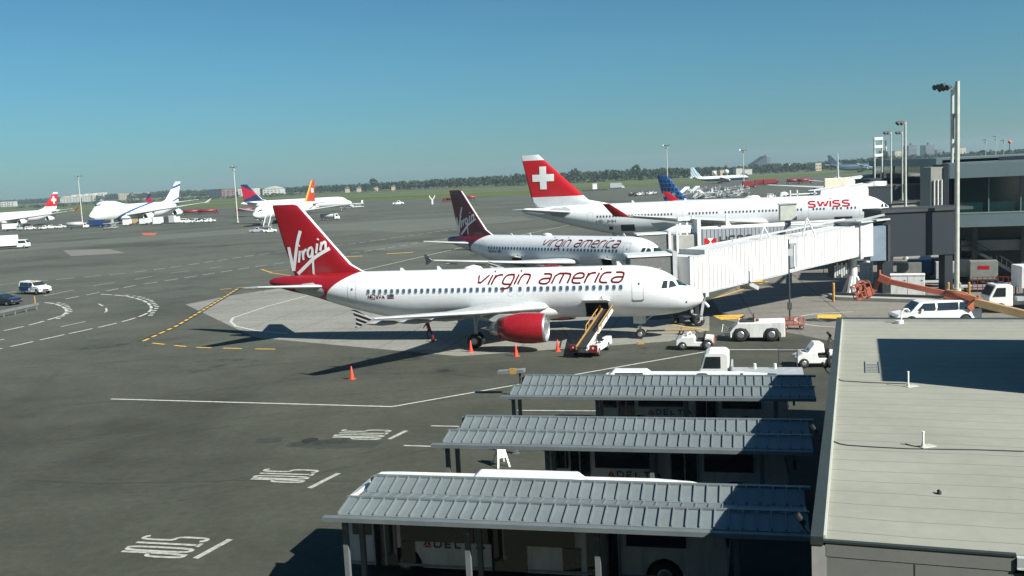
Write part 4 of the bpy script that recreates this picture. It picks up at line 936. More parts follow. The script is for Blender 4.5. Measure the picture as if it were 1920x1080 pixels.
def bb(nm, a0, a1, b0, b1, z0_, z1_, m, parent=None, bevel=0):
    mb = MB(); mb.obox(w1 * a0 + w2 * b0 + Vector((0, 0, z0_)), w1 * (a1 - a0), w2 * (b1 - b0), (0, 0, z1_ - z0_)); return build(nm, mb, m, parent or TBD, bevel=bevel)
bb('roof', .125, LB - .36, .27, WB, 5.1, 5.38, ROOFW)
bb('side_wall', .02, LB - .02, .02, .32, 0, 5.3, CONC)
bb('front_wall', .03, .12, .30, 3.9, 0, 5.05, PANELG); bb('front_wall', .09, .12, 3.91, WB, 0, 5.0, BLOCK)
bb('front_fascia', .02, .12, .30, 3.93, 5.065, 5.37, PANELG); bb('panel_joint', .025, .03, 2.05, 2.075, 0, 5.05, DARK)
bb('far_wall', LB - .34, LB - .03, .33, WB, 0, 5.28, PANELG)
bb('coping', 0, LB, 0, .26, 5.31, 5.5, COPE); bb('parapet_lining', .13, LB - .43, .262, .31, 5.3, 5.49, PARA)
bb('coping', 0, .122, .262, 3.95, 5.375, 5.42, COPE); bb('coping', -.02, .122, 3.96, WB, 5.16, 5.36, LGREY); bb('coping', -.03, .06, 3.96, WB, 5.12, 5.155, WHITE_D)
bb('coping', LB - .42, LB, .27, WB, 5.31, 5.5, COPE); bb('parapet_lining', LB - .5, LB - .421, .32, WB, 5.3, 5.48, paint('grey_membrane', (.3, .32, .30), .8))
bb('utility_cabinet', -.6, -.02, -.55, .25, 0, 3.4, TAN)
# taller rooftop block just outside the picture: its shadow falls on the roof
PH = thing('rooftop_block', 'taller rooftop block whose shadow falls across the pale roof', 'building', (18.6, 30.5, 5.38), 0)
mb = MB(); mb.obox((0, 0, 0), w1 * 8.7, w2 * 16, (0, 0, 5.0)); build('wall', mb, PANELG, PH)
mb = MB(); mb.obox(w1 * -.15 + w2 * -.15 + Vector((0, 0, 5.003)), w1 * 9.0, w2 * 16.3, (0, 0, .12)); build('roof_cap', mb, COPE, PH)
CB = thing('sky_blocker_building', 'tall unseen building behind the viewpoint, added to block sky light', 'building', (0, -4, 0), 0)  # added out of view; height and length chosen to darken under the canopies
mb = MB(); mb.box(-190, 28, -26, 0, 0, 12.0); mb.box(-190, 28, -26, 0, 15.0, 30.0); build('wall', mb, CONC, CB); mb = MB(); mb.box(-189, 27, -25, -.4, 12.01, 14.99); build('glass_band', mb, GLASS, CB)
def roofpt(px, py): return G(px, py, 5.38)
def vent(label, px, py, h):
    p = roofpt(px, py); T = thing('roof_vent', label, 'vent pipe', p, .33, 'vent pipes on the pale roof')
    mb = MB(); mb.cyl((0, 0, 0), (0, 0, h), .03, n=10); mb.cyl((0, 0, h), (0, 0, h + .03), .042, n=10); build('pipe', mb, WHITE, T)
    mb = MB(); mb.box(-.12, .34, -.14, .14, .001, .02); mb.cyl((0, 0, .02), (0, 0, .10), .07, .04, n=10); build('flashing', mb, PARA, T)
vent('thin white vent pipe near the shadow edge on the pale roof', 1703, 725, .52)
vent('thin white vent pipe on the pale roof, nearer to the camera than the other', 1731, 838, .42)
T = thing('roof_hook_pipe', 'white goose-neck pipe beside the far parapet of the pale roof', 'pipe', roofpt(1690, 606), 0)
mb = MB(); mb.tube([(0, 0, 0), (0, 0, .5), (.12, 0, .68), (.3, 0, .7), (.4, 0, .58)], .035); mb.cyl((-.1, 0, 0), (-.1, 0, .15), .2, n=12); build('pipe', mb, WHITE, T)
CABM = paint('cable_black', (.03, .03, .03), .7)
for lab, px in (('thin dark cable snaking across the roof to the nearer vent pipe', [(1560, 826), (1575, 832), (1590, 834.5), (1640, 838), (1700, 841), (1760, 842), (1830, 843), (1920, 846)]), ('thin dark cable on the roof leading to the farther vent pipe', [(1567, 709), (1580, 714), (1630, 717), (1700, 719.5)]), ('short loop of dark cable beside the nearer vent pipe', [(1728, 838), (1712, 836), (1697, 832)])):
    mb = MB(); mb.tube([G(a, b, 5.40) for a, b in px], .015, 5); tag(build('roof_cable', mb, CABM), lab, 'cable')
p = roofpt(1761, 926); mb = MB(); mb.box(-.03, .03, -.07, .07, 0, .08); mb.box(-.02, .02, -.05, .05, .08, .1); o = build('roof_drain_cap', mb, DARK, None, p, bevel=.02); tag(o, 'small dark drain cap standing on the pale roof', 'drain cap')
T = thing('roof_rail_shadow', 'thin flat frame standing in for a handrail shadow on the pale roof', 'ladder', roofpt(1655, 700), 0)  # frame laid flat on the roof in place of a handrail's cast shadow
mb = MB()
for k in (0, .5): mb.tube([w2 * (-.1 - k), w2 * (-.1 - k) + w1 * .0 + Vector((0, 0, .02)), w2 * (-.1 - k) + w1 * 2.2 + Vector((0, 0, .02))], .02)
for k in range(6): mb.cyl(w2 * -.1 + w1 * (.3 * k + .1) + Vector((0, 0, .02)), w2 * -.6 + w1 * (.3 * k + .1) + Vector((0, 0, .02)), .014, n=5)
build('rail_frame', mb, STEEL, T)
def floodl(label, a, h=5.3):
    T = thing('wall_floodlight', label, 'floodlight', B(a, -.02, h), 0, 'floodlights on the side wall of the low building')
    mb = MB(); mb.tube([(0, 0, -.4), w2 * -.14 + Vector((0, 0, -.3)), w2 * -.26 + Vector((0, 0, -.12))], .022); build('arm', mb, DARK, T)
    mb = MB(); q = w2 * -.22 + Vector((0, 0, -.16)); mb.obox(q + w1 * -.1, w1 * .2, w2 * -.17 + Vector((0, 0, .22)), w2 * .08 + Vector((0, 0, .06))); build('lamp_head', mb, BLACK, T, bevel=.02)
floodl('black floodlight on the side wall above the nearest canopy', 1.6); floodl('black floodlight on the side wall above the middle canopy', 9.6); floodl('black floodlight on the side wall near the farthest canopy', 19.5); floodl('black floodlight on the side wall, farthest from the camera', 27.0)
# sawhorse sign between canopies
T = thing('folding_sign', 'white folding A-frame sign standing between the canopies', 'sign', G(940, 872), .3)
mb = MB(); 
for s_ in (-1, 1):
    mb.obox((-.32, s_ * .45, 0), (.08, 0, 0), (.18, -s_ * .42, 1.05), (0, .03, 0)); mb.obox((.24, s_ * .45, 0), (.08, 0, 0), (-.18, -s_ * .42, 1.05), (0, .03, 0)); mb.obox((-.2, s_ * .27, .42), (.4, 0, 0), (-.0, -s_ * .2, .5), (0, .02, 0))
build('board', mb, WHITE, T)

# ------------------------------------------------------------------ ground vehicles and equipment
def simple_wheels(T, xs, yw, r, w=.24, rim=None, ys=(-1, 1)):
    for x in xs:
        for s_ in ys:
            t_, rm = wheel(T, 'wheel', x, s_ * yw, r, r, w); build('wheel_rim', rm, rim or STEEL, None).parent = t_
def pane(T, pts, m=GLASS, name='window', th=.015):
    """flat pane from 4 corner points, given thickness along its normal"""
    P = [Vector(p) for p in pts]; n = (P[1] - P[0]).cross(P[2] - P[0]).normalized() * th; mb = MB(); k = len(P)
    mb.add([p + n for p in P] + [p - n for p in P], [tuple(range(k)), tuple(range(k, 2 * k))[::-1]] + [(i, k + i, k + (i + 1) % k, (i + 1) % k) for i in range(k)]); return build(name, mb, m, T)
def car(name, label, cat, p, yaw, mat, L=4.7, w=1.85, h=1.75, kind='suv', detail=True, group=None, bar=False):
    T = thing(name, label, cat, p, yaw, group); hw = w / 2
    if kind == 'suv': prof = [(-.5, .3), (-.5, .75), (-.49, 1.02), (-.46, 1.0), (-.42, 1.0), (-.2, 1.0), (.08, .97), (.24, .66), (.42, .60), (.495, .50), (.5, .25)]
    elif kind == 'sedan': prof = [(-.5, .3), (-.5, .62), (-.36, .68), (-.24, .98), (-.08, 1.0), (.06, .97), (.22, .68), (.44, .60), (.5, .48), (.5, .22)]
    elif kind == 'van': prof = [(-.5, .22), (-.5, .6), (-.49, .96), (-.46, 1.0), (.17, 1.0), (.22, .97), (.335, .60), (.47, .52), (.5, .42), (.5, .2)]
    elif kind == 'pickup': prof = [(-.5, .3), (-.5, .58), (-.12, .58), (-.10, .96), (.1, 1.0), (.14, .97), (.24, .66), (.45, .60), (.5, .48), (.5, .22)]
    poly = [(a * L, b * h) for a, b in prof]; ar = h * .22
    r = h * .2; xs = (-.31 * L, .33 * L)
    und = []
    for wx in xs[::-1]:
        for k in range(7): th = math.pi * k / 6; und.append((wx + r * 1.2 * math.cos(th), ar + r * 1.2 * math.sin(th)))
    zb = h * .62
    mb = MB(); mb.prism(poly + und, -hw, hw, yw=lambda z: 1.0 if z < zb else 1 - .22 * ((z - zb) / (h - zb))); build('body', mb, mat, T, bevel=.04)
    W_ = lambda z: hw * (1.0 if z < zb else 1 - .22 * ((z - zb) / (h - zb)))
    if detail:
        z0_, z1_ = h * .66, h * .93
        spans = {'suv': [(-.44, -.27), (-.25, -.04), (-.02, .20)], 'sedan': [(-.20, -.05), (-.03, .16)], 'van': [(-.47, -.25), (-.23, .01), (.04, .26)], 'pickup': [(-.07, .17)]}[kind]
        for s_ in (-1, 1):
            for i, (a, b) in enumerate(spans):
                front = i == len(spans) - 1; tb = b - (.085 if front else 0); ta = a + (.05 if i == 0 and kind == 'sedan' else 0)
                pane(T, [(a * L, s_ * (W_(z0_) + .005), z0_), (b * L, s_ * (W_(z0_) + .005), z0_), (tb * L, s_ * (W_(z1_) + .005), z1_), (ta * L, s_ * (W_(z1_) + .005), z1_)])
        fx0, fx1 = {'suv': (.235, .095), 'sedan': (.21, .07), 'van': (.32, .22), 'pickup': (.23, .145)}[kind]
        pane(T, [(fx0 * L + .03, -hw * .88, h * .69), (fx0 * L + .03, hw * .88, h * .69), (fx1 * L + .03, hw * .76, h * .95), (fx1 * L + .03, -hw * .76, h * .95)], name='windscreen')
        if kind != 'pickup': pane(T, [(-.5 * L - .0, -hw * .8, h * .68), (-.5 * L, hw * .8, h * .68), (-.492 * L, hw * .7, h * .93), (-.492 * L, -hw * .7, h * .93)] if kind != 'sedan' else [(-.35 * L, -hw * .8, h * .72), (-.35 * L, hw * .8, h * .72), (-.25 * L, hw * .7, h * .95), (-.25 * L, -hw * .7, h * .95)], name='rear_window')
        for s_ in (-1, 1):
            b = MB(); b.box(L * .485, L * .503, s_ * hw * .8 - .16, s_ * hw * .8 + .16, h * .38, h * .47); build('headlight', b, LIP, T)
            b = MB(); b.box(-L * .503, -L * .49, s_ * hw * .85 - .1, s_ * hw * .85 + .1, h * .42, h * .56); build('tail_light', b, REDT, T)
        b = MB(); b.box(L * .49, L * .505, -hw * .5, hw * .5, h * .28, h * .42); build('grille', b, DARK, T)
        for s_ in (-1, 1): b = MB(); b.box(L * .19, L * .215, s_ * hw * 1.0 - .05 + s_ * .08, s_ * hw + .05 + s_ * .08, h * .62, h * .72); build('mirror', b, mat, T)
    simple_wheels(T, xs, hw - .12, r)
    if bar: b = MB(); b.box(-.12, .12, -.5, .5, h, h + .08); build('light_bar', b, YEL, T, bevel=.02)
    return T
yawA = -.2573
DKB = paint('dark_blue_car_paint', (.012, .016, .03), .25, coat=.7)
T = car('police_suv', 'white patrol SUV with dark blue rear half, near the left edge', 'car', G(67, 551), -.55, WHITE, 4.9, 1.95, 1.85, 'suv', bar=True)
mb = MB()
for s_ in (-1, 1): mb.box(-2.35, -.1, s_ * .982 - .006, s_ * .982 + .006, .55, 1.14)
build('blue_side_panel', mb, BLUE, T)
car('sedan', 'black sedan behind the guardrail at the left edge', 'car', G(5, 572), -.35, DKB, 5.0, 1.9, 1.5, 'sedan')
car('passenger_van', 'long white passenger van beyond the far edge of the pale roof', 'van', W(1752, 612, 76.0) * Vector((1, 1, 0)) if False else Vector((W(1752, 612, 77).x, 77, 0)), math.pi - .05, WHITE, 6.6, 2.0, 2.0, 'van')
# guardrail and post
T = thing('guardrail', 'grey steel guardrail in front of the black sedan at the left edge', 'guardrail', G(35, 590), 0)
a, b = G(-60, 610), G(74, 580); rel = lambda p: p - T.location
mb = MB(); d = (b - a).normalized(); n_ = Vector((-d.y, d.x, 0))
for zz in (.55, .72): mb.obox(rel(a) + Vector((0, 0, zz)), b - a, n_ * .08, (0, 0, .12))
mb.obox(rel(a) + Vector((0, 0, .64)) + n_ * .03, b - a, n_ * .03, (0, 0, .1)); build('rail', mb, STEEL, T)
L = (b - a).length
for k in range(7): q = rel(a) + d * (L * k / 6 * .97); mb = MB(); mb.obox(q + n_ * .09, d * .12, n_ * .12, (0, 0, .85)); build('post', mb, STEEL, T)
def bollard(label, p, h=1.2, r=.11): 
    mb = MB(); mb.cyl((0, 0, 0), (0, 0, h), r, n=14); mb.lathe([(h, r), (h + r * .6, r * .7), (h + r * .8, .01)], (0, 0, 0), (0, 0, 1), 14); o = build('bollard', mb, YEL, None, p); tag(o, label, 'bollard', 'yellow safety bollards'); return o
bollard('slim yellow bollard at the end of the guardrail by the patrol SUV', G(66, 571), 1.0, .09)
bollard('yellow bollard left of the jet bridge column', G(1563, 566), 1.75, .13); bollard('yellow bollard just left of the tall floodlight mast', G(1778, 556), 1.3, .12); bollard('yellow bollard just right of the tall floodlight mast, by the truck', G(1817, 556), 1.3, .12)
# cones
def cone_proto(p, label):
    T = thing('traffic_cone', label, 'cone', p, random.random() * 3, 'orange traffic cones around the nearest airliner')
    mb = MB(); mb.lathe([(.04, .17), (.5, .09), (.9, .035), (.93, .01)], (0, 0, 0), (0, 0, 1), 16); build('cone_body', mb, CONE, T)
    mb = MB(); mb.box(-.2, .2, -.2, .2, 0, .04); build('base', mb, CONE, T, bevel=.01); return T
C0 = cone_proto(G(660, 711), 'orange traffic cone standing alone on the apron, nearest to the camera')
for px, py, lb in ((883, 660, 'orange traffic cone in front of the airliner main wheel'), (968, 668, 'orange traffic cone below the red engine'), (1046, 659, 'orange traffic cone left of the belt loader')): copy_tree(C0, G(px, py), random.random(), lb)
# belt loader
def beam_frame(T, name, P0, P1, wid, thick, mat, world_rel): pass
p0 = Vector((4.75, 69.8, .75)); p1 = Vector((7.35, 76.3, 2.55))
T = thing('belt_loader', 'white belt loader with yellow rails leaning up into the open cargo door', 'belt loader', (p0.x + 1.0, p0.y + 2.2, 0), math.atan2(p1.y - p0.y, p1.x - p0.x))
Lb = math.hypot(p1.x - p0.x, p1.y - p0.y); o = -2.4; sl = (p1.z - p0.z) / Lb
zz = lambda x: p0.z + (x - o) * sl
mb = MB(); mb.obox((o, -.38, zz(o)), (Lb, 0, p1.z - p0.z), (0, .76, 0), (0, 0, .10)); build('conveyor_belt', mb, BLACK, T)
for s_ in (-1, 1): mb = MB(); mb.obox((o, s_ * .42 - .05, zz(o) - .08), (Lb, 0, p1.z - p0.z), (0, .10, 0), (0, 0, .26)); build('side_rail', mb, WHITE_D if s_ < 0 else YEL, T)
for s_ in (-1, 1):
    mb = MB(); mb.tube([(o + 2.6, s_ * .5, zz(o + 2.6) + .1), (o + 2.8, s_ * .5, zz(o + 2.8) + .55), (o + Lb - .3, s_ * .5, zz(o + Lb - .3) + .55), (o + Lb - .1, s_ * .5, zz(o + Lb) + .1)], .045)
    for k in (.5, .75): mb.cyl((o + Lb * k, s_ * .5, zz(o + Lb * k)), (o + Lb * k, s_ * .5, zz(o + Lb * k) + .55), .03, n=6)
    build('handrail', mb, YEL, T)
mb = MB(); mb.prism([(-1.9, .35), (-1.9, .75), (.6, .8), (.7, 1.0), (2.2, .95), (2.3, .35)], -.95, -.5); mb.prism([(-1.9, .35), (-1.9, .7), (2.2, .7), (2.3, .35)], .5, .95); mb.box(-1.8, 2.0, -.5, .5, .35, .5); build('chassis', mb, WHITE, T, bevel=.03)
mb = MB(); mb.box(-.2, .25, -.92, -.55, .95, 1.05); mb.box(-.3, -.2, -.92, -.55, .95, 1.5); build('seat', mb, BLACK, T)
for s_ in (-1, 1): mb = MB(); mb.box(-2.1, -1.9, s_ * .75 - .3, s_ * .75 + .3, .4, .95); q = build('rear_bumper', mb, REDT, T, bevel=.02); mb = MB(); mb.cyl((-2.12, s_ * .75, .75), (-2.1, s_ * .75, .75), .08, n=12); build('reflector', mb, WHITE, q)
simple_wheels(T, (-1.2, 1.3), .85, .33); mb = MB(); mb.cyl((.2, .3, .5), (1.2, .3, zz(1.2)), .06); mb.cyl((.2, -.3, .5), (1.2, -.3, zz(1.2)), .06); build('lift_ram', mb, STEEL, T)
# baggage tractor
def tractor(label, p, yaw, mat=WHITE_D, group=None):
    T = thing('baggage_tractor', label, 'tractor', p, yaw, group)
    mb = MB(); mb.prism([(-1.35, .35), (-1.35, .95), (-.75, 1.0), (-.7, .62), (-.05, .62), (.05, 1.02), (.95, .98), (1.35, .75), (1.4, .35), (1.1, .3), (.55, .3), (-.5, .28)], -.68, .68); build('body', mb, mat, T, bevel=.05)
    mb = MB(); mb.box(-.62, -.15, -.5, .5, .62, .78); mb.obox((-.68, -.5, .7), (.12, 0, 0), (0, 1.0, 0), (-.12, 0, .55)); build('seat', mb, BLACK, T, bevel=.03)
    mb = MB(); mb.cyl((.1, -.3, .9), (-.12, -.3, 1.22), .025, n=6); mb.lathe([(0, .2), (.03, .22), (.05, .2)], (-.12, -.3, 1.22), (-.5, 0, .8), 14); build('steering_wheel', mb, BLACK, T)
    mb = MB(); mb.box(-1.42, -1.35, -.6, .6, .4, .9); build('rear_panel', mb, ORANGE if group is None else mat, T); simple_wheels(T, (-.95,), .66, .42, .26, LIP); simple_wheels(T, (.9,), .62, .33, .22, LIP)
    mb = MB(); 
    for s_ in (-1, 1): mb.cyl((1.38, s_ * .5, .72), (1.43, s_ * .5, .72), .08, n=10)
    build('headlight', mb, LIP, T)
    mb = MB(); mb.tube([(.3, -.5, 1.0), (.35, -.2, 1.25), (.6, .1, 1.15), (.5, .4, 1.05)], .06); build('hose_bundle', mb, WHITE, T); return T
tractor('small white open baggage tractor in front of the airliner nose', G(1304, 654), math.pi + yawA)
# pushback tug
T = thing('pushback_tug', 'big low white four-wheeled pushback tug right of the airliner nose', 'tug', G(1418, 636), math.pi + yawA)
arch = lambda cx, r: [(cx + r, .32), (cx + r, .62), (cx + r * .55, 1.0), (cx - r * .55, 1.0), (cx - r, .62), (cx - r, .32)]
mb = MB(); mb.prism([(-2.15, .35), (-2.15, 1.48), (1.35, 1.42), (1.75, 1.0), (1.95, .75), (1.95, .32)] + arch(1.15, .66) + arch(-1.15, .66), -1.15, 1.15); build('body', mb, WHITE_D, T, bevel=.04)
mb = MB(); mb.box(.1, 1.2, -.7, .7, 1.46, 1.50); build('cockpit_well', mb, BLACK, T); mb = MB(); mb.box(.2, .6, -.55, -.1, 1.48, 1.62); mb.box(.14, .22, -.55, -.1, 1.5, 1.95); build('seat', mb, BLACK, T, bevel=.02)
mb = MB(); mb.lathe([(0, .2), (.03, .23), (.06, .2)], (1.0, -.3, 1.7), (.4, 0, .9), 14); mb.cyl((1.0, -.3, 1.7), (1.1, -.3, 1.4), .03, n=6); build('steering_wheel', mb, BLACK, T)
mb = MB(); mb.cyl((-.1, .2, 1.45), (-.1, .2, 1.62), .13, n=12); build('beacon', mb, REDT, T)
mb = MB(); mb.box(-2.22, -2.15, -1.1, 1.1, .4, 1.3); build('rear_panel', mb, REDT, T)
simple_wheels(T, (-1.15, 1.15), 1.02, .55, .38, LIP)
mb = MB()
for s_ in (-.5, .5): mb.tube([(1.7, s_, .9), (2.4, s_, .7), (2.6, s_, .35), (1.9, s_, .35)], .05)
mb.tube([(2.2, -.3, .8), (2.5, 0, 1.2), (2.6, .3, .6)], .04); build('front_hitch', mb, STEEL, T)
# orange cart + thin pole
T = thing('tool_cart', 'small orange cart with upright rails behind the big white tug', 'cart', G(1488, 617), yawA)
mb = MB(); mb.box(-.85, .85, -.4, .4, .35, .45)
for x in (-.8, -.4, 0, .4, .8):
    for y in (-.38, .38): mb.bar((x, y, .4), (x, y, .95), .05)
for y in (-.38, .38): mb.bar((-.85, y, .95), (.85, y, .95), .05); mb.bar((-.85, y, .7), (.85, y, .7), .04)
build('rack', mb, ORANGE, T); simple_wheels(T, (-.6, .6), .35, .18, .1)
T = thing('thin_pole', 'slim dark pole with a small box, standing in front of the jet bridge', 'pole', G(1481, 602), 0)
mb = MB(); mb.cyl((0, 0, 0), (0, 0, 7.0), .085, .06, n=8); mb.box(-.25, .25, -.25, .25, 0, .08); build('shaft', mb, DARK, T); mb = MB(); mb.box(-.16, .16, -.12, .12, 1.0, 1.6); build('control_box', mb, DARK, T)
mb = MB(); mb.box(-.12, .3, -.1, -.05, 5.6, 6.2); build('sign_plate', mb, LGREY, T)
# tow bar, chock
T = thing('tow_bar', 'yellow tow bar lying from the airliner nose wheel to the right', 'tow bar', G(1250, 627), yawA)
mb = MB(); mb.cyl((-1.6, 0, .3), (2.2, .15, .35), .07, n=8); mb.cyl((-1.6, -.4, .3), (-1.6, .4, .3), .05, n=8); build('bar', mb, YEL, T)
simple_wheels(T, (1.2,), .35, .2, .1); mb = MB(); mb.bar((1.2, -.35, .2), (1.2, .35, .2), .05); mb.tube([(1.2, 0, .2), (1.25, .1, .4)], .04); build('axle', mb, YEL, T)
o = MB(); o.prism([(-.3, 0), (.3, 0), (.2, .14), (-.2, .14)], -.12, .12); tag(build('wheel_chock', o, YEL, None, G(1201, 645)), 'yellow chock on the ground in front of the nose wheel', 'chock')
# ground power cart under nose
T = thing('power_cart', 'dark wheeled platform with a white-capped post, behind the airliner nose', 'cart', G(1292, 606), yawA)
mb = MB(); mb.box(-1.5, .9, -.6, .6, .55, .68); mb.bar((-1.3, -.5, .1), (-.6, 0, .6), .05); mb.bar((.6, -.5, .1), (0, 0, .6), .05); build('platform', mb, DARK, T)
mb = MB(); mb.box(.55, .85, -.25, .25, .68, 1.75); build('post', mb, DARK, T); mb = MB(); mb.tube([(-1.2, 0, 1.35), (-.4, .1, 1.55), (.4, 0, 1.7), (1.3, 0, 1.9), (1.7, .1, 1.4)], .13, 10); build('hose', mb, WHITE, T, )
mb = MB(); mb.box(-1.3, -.9, -.3, .3, .68, 1.25); build('generator', mb, DARK, T); simple_wheels(T, (-1.1, .5), .5, .22, .12)
# ---- person under the wing
def person(label, p, yaw, joints, mats_z):
    T = thing('person', label, 'person', p, yaw)
    names = list(joints); me = bpy.data.meshes.new('body'); E_ = [('pel', 'spine'), ('spine', 'chest'), ('chest', 'neck'), ('neck', 'head0'), ('head0', 'head'), ('chest', 'shl'), ('shl', 'ell'), ('ell', 'wrl'), ('wrl', 'hal'), ('chest', 'shr'), ('shr', 'elr'), ('elr', 'wrr'), ('wrr', 'har'), ('pel', 'hil'), ('hil', 'knl'), ('knl', 'anl'), ('anl', 'tol'), ('pel', 'hir'), ('hir', 'knr'), ('knr', 'anr'), ('anr', 'tor')]
    rad = dict(pel=.15, spine=.14, chest=.16, neck=.055, head0=.085, head=.09, sh=.07, el=.052, wr=.038, ha=.04, hi=.10, kn=.068, an=.05, to=.045)
    me.from_pydata([joints[n] for n in names], [(names.index(a), names.index(b)) for a, b in E_], [])
    o = bpy.data.objects.new('body', me); COL.objects.link(o); o.parent = T
    m = o.modifiers.new('skin', 'SKIN'); 
    for i, n in enumerate(names):
        r = rad.get(n, rad.get(n[:2], .05)); me.skin_vertices[0].data[i].radius = (r, r)
        if n == 'pel': me.skin_vertices[0].data[i].use_root = True
    s_ = o.modifiers.new('sub', 'SUBSURF'); s_.levels = 2; s_.render_levels = 2
    t = NT('worker_clothing_' + label[:6]); v, x, y, z = t.xyz(); c = t.mix(t.m('GREATER_THAN', z, mats_z[0]), (.035, .03, .04, 1), (.30, .03, .02, 1)); c = t.mix(t.m('GREATER_THAN', z, mats_z[1]), c, (.30, .16, .11, 1))
    me.materials.append(t.fin(c, .8)); return T, joints
J = dict(pel=(0, 0, .88), spine=(.06, 0, 1.05), chest=(.16, 0, 1.27), neck=(.24, 0, 1.42), head0=(.28, 0, 1.50), head=(.32, 0, 1.60), shl=(.17, .2, 1.33), ell=(.32, .27, 1.10), wrl=(.46, .22, .98), hal=(.52, .2, .95), shr=(.17, -.2, 1.33), elr=(.22, -.3, 1.05), wrr=(.40, -.24, .92), har=(.47, -.22, .88),
         hil=(-.01, .1, .85), knl=(.20, .11, .52), anl=(.06, .11, .09), tol=(.24, .12, .04), hir=(-.01, -.1, .85), knr=(-.12, -.11, .47), anr=(-.42, -.11, .12), tor=(-.28, -.12, .04))
T, _ = person('worker in dark red overalls walking bent forward under the wing', G(806, 636), 2.6, J, (.82, 1.46))
mb = MB(); mb.lathe([(-.02, .03), (.03, .095), (.08, .1), (.115, .06), (.125, .01)], (.32, 0, 1.60), (.2, 0, 1), 12); build('cap', mb, REDT, T)
tg = thing('chock_bundle', 'small red wheeled fire bottle beside the walking worker under the wing', 'fire extinguisher', G(812, 641), 0)
mb = MB(); mb.cyl((0, 0, .15), (0, 0, .55), .11, n=12); mb.cyl((0, 0, .55), (0, 0, .62), .04, n=8); build('bottle', mb, REDT, tg); simple_wheels(tg, (0,), .2, .14, .06)
tg.name = 'fire_bottle'
# ---- equipment at the canopy end (left of farthest canopy)
T = thing('conveyor_head', 'folded grey and yellow equipment head beside the left end of the farthest canopy', 'equipment', G(962, 742), yb)
mb = MB(); mb.obox((-.9, -.2, 1.35), (1.7, 0, .12), (0, .5, 0), (0, 0, .22)); build('boom', mb, STEEL, T, bevel=.02); mb = MB(); mb.bar((.5, 0, 0), (.5, 0, 1.5), .12); mb.box(.1, .9, -.3, .3, .05, .35); build('stand', mb, DARK, T); mb = MB(); mb.box(-.1, .3, -.22, -.1, 1.4, 1.75); build('guard', mb, YEL, T); simple_wheels(T, (.2, .85), .3, .15, .1)
# truck cab behind farthest canopy
T = thing('flatbed_truck', 'white cab with a grey flatbed, behind the farthest canopy', 'truck', G(1372, 725), yb + math.pi)
mb = MB(); mb.prism([(.1, .5), (.1, 2.15), (.35, 2.32), (1.25, 2.32), (1.55, 2.15), (1.8, 1.35), (1.9, 1.2), (1.9, .5)], -.95, .95); build('cab', mb, WHITE, T, bevel=.09)
pane(T, [(1.80, -.8, 1.4), (1.80, .8, 1.4), (1.58, .74, 2.08), (1.58, -.74, 2.08)], name='windscreen')
for s_ in (-1, 1): pane(T, [(.6, s_ * .96, 1.35), (1.65, s_ * .96, 1.35), (1.45, s_ * .96, 2.05), (.6, s_ * .96, 2.05)])
mb = MB(); mb.box(-4.2, .0, -1.05, 1.05, .85, 1.0); mb.box(-4.2, 0, -.4, .4, .5, .84); mb.box(-.1, 0, -1.05, 1.05, 1.0, 1.5); build('flatbed', mb, GREYP, T); simple_wheels(T, (-3.1, 1.0), .85, .42)
for s_ in (-.6, .6): mb = MB(); mb.cyl((-2.0 + s_, -.7, 1.0), (-2.0 + s_, -.7, 1.3), .09, n=10); build('strap_post', mb, WHITE, T)
# rack trolley + equipment cart beside the building edge
T = thing('rack_trolley', 'tall dark wire rack trolley near the building edge', 'trolley', G(1478, 716), yb)
mb = MB()
for x in (-.55, .55):
    for y in (-.4, .4): mb.bar((x, y, .15), (x, y, 2.0), .045)
for z in (.25, 1.98): 
    for y in (-.4, .4): mb.bar((-.55, y, z), (.55, y, z), .04)
    for x in (-.55, .55): mb.bar((x, -.4, z), (x, .4, z), .04)
mb.box(-.6, 1.6, -.4, .4, .38, .44); build('frame', mb, DARK, T); simple_wheels(T, (-.45, .45), .35, .13, .07)
T = tractor('white open tractor with a hose reel, half hidden by the edge of the low building', G(1530, 686), math.pi - .1)
mb = MB(); mb.prism([(-.5, .95), (-.4, 1.6), (.2, 1.65), (.5, 1.2), (.7, .9)], -.5, .5); build('hood', mb, WHITE, T, bevel=.08); mb = MB(); mb.bar((-.6, .3, 1.2), (-.9, .3, 2.1), .14); build('exhaust_arm', mb, DARK, T)
# ---- boom lift
T = thing('boom_lift', 'orange boom lift reaching left from the right edge, basket lowered', 'boom lift', (W(2010, 600, 73).x, 73, 0), math.pi)
bx, by = T.location.x, 73
def bl(px, py, d): p = W(px, py, d); return Vector((-(p.x - bx), -(p.y - by), p.z))
k0, k1, k2, k3, k4 = bl(1990, 606, 73), bl(1826, 566, 76), bl(1772, 550, 77), bl(1668, 528, 79), bl(1650, 522, 79.4)
mb = MB(); mb.bar(k0, k1, .55, .6); build('boom_section', mb, TAN, T, bevel=.03)
mb = MB(); mb.bar(k1 + Vector((-.3, 0, -.02)), k2, .62, .72); mb.bar(k1 + Vector((-.5, 0, .3)), k1 + Vector((.5, 0, -.55)), .5, .5); mb.bar(k2 + Vector((-.2, 0, -.1)), k2 + Vector((.1, 0, -.75)), .3, .3); build('boom_knuckle', mb, ORANGE, T, bevel=.04)
mb = MB(); mb.bar(k2, k3, .36, .42); build('boom_section', mb, ORANGE, T, bevel=.02)
mb = MB(); mb.bar(k3, k4 + Vector((.1, 0, .1)), .5, .6); mb.bar(k4, bl(1640, 543, 79.6), .24, .28); mb.bar(bl(1640, 543, 79.6), bl(1625, 560, 79.8), .35, .3); mb.bar(k4, k4 + Vector((.0, 0, .7)), .15, .15); build('jib', mb, ORANGE, T, bevel=.02)
q0, q1 = bl(1612, 560, 80), bl(1636, 545, 80)
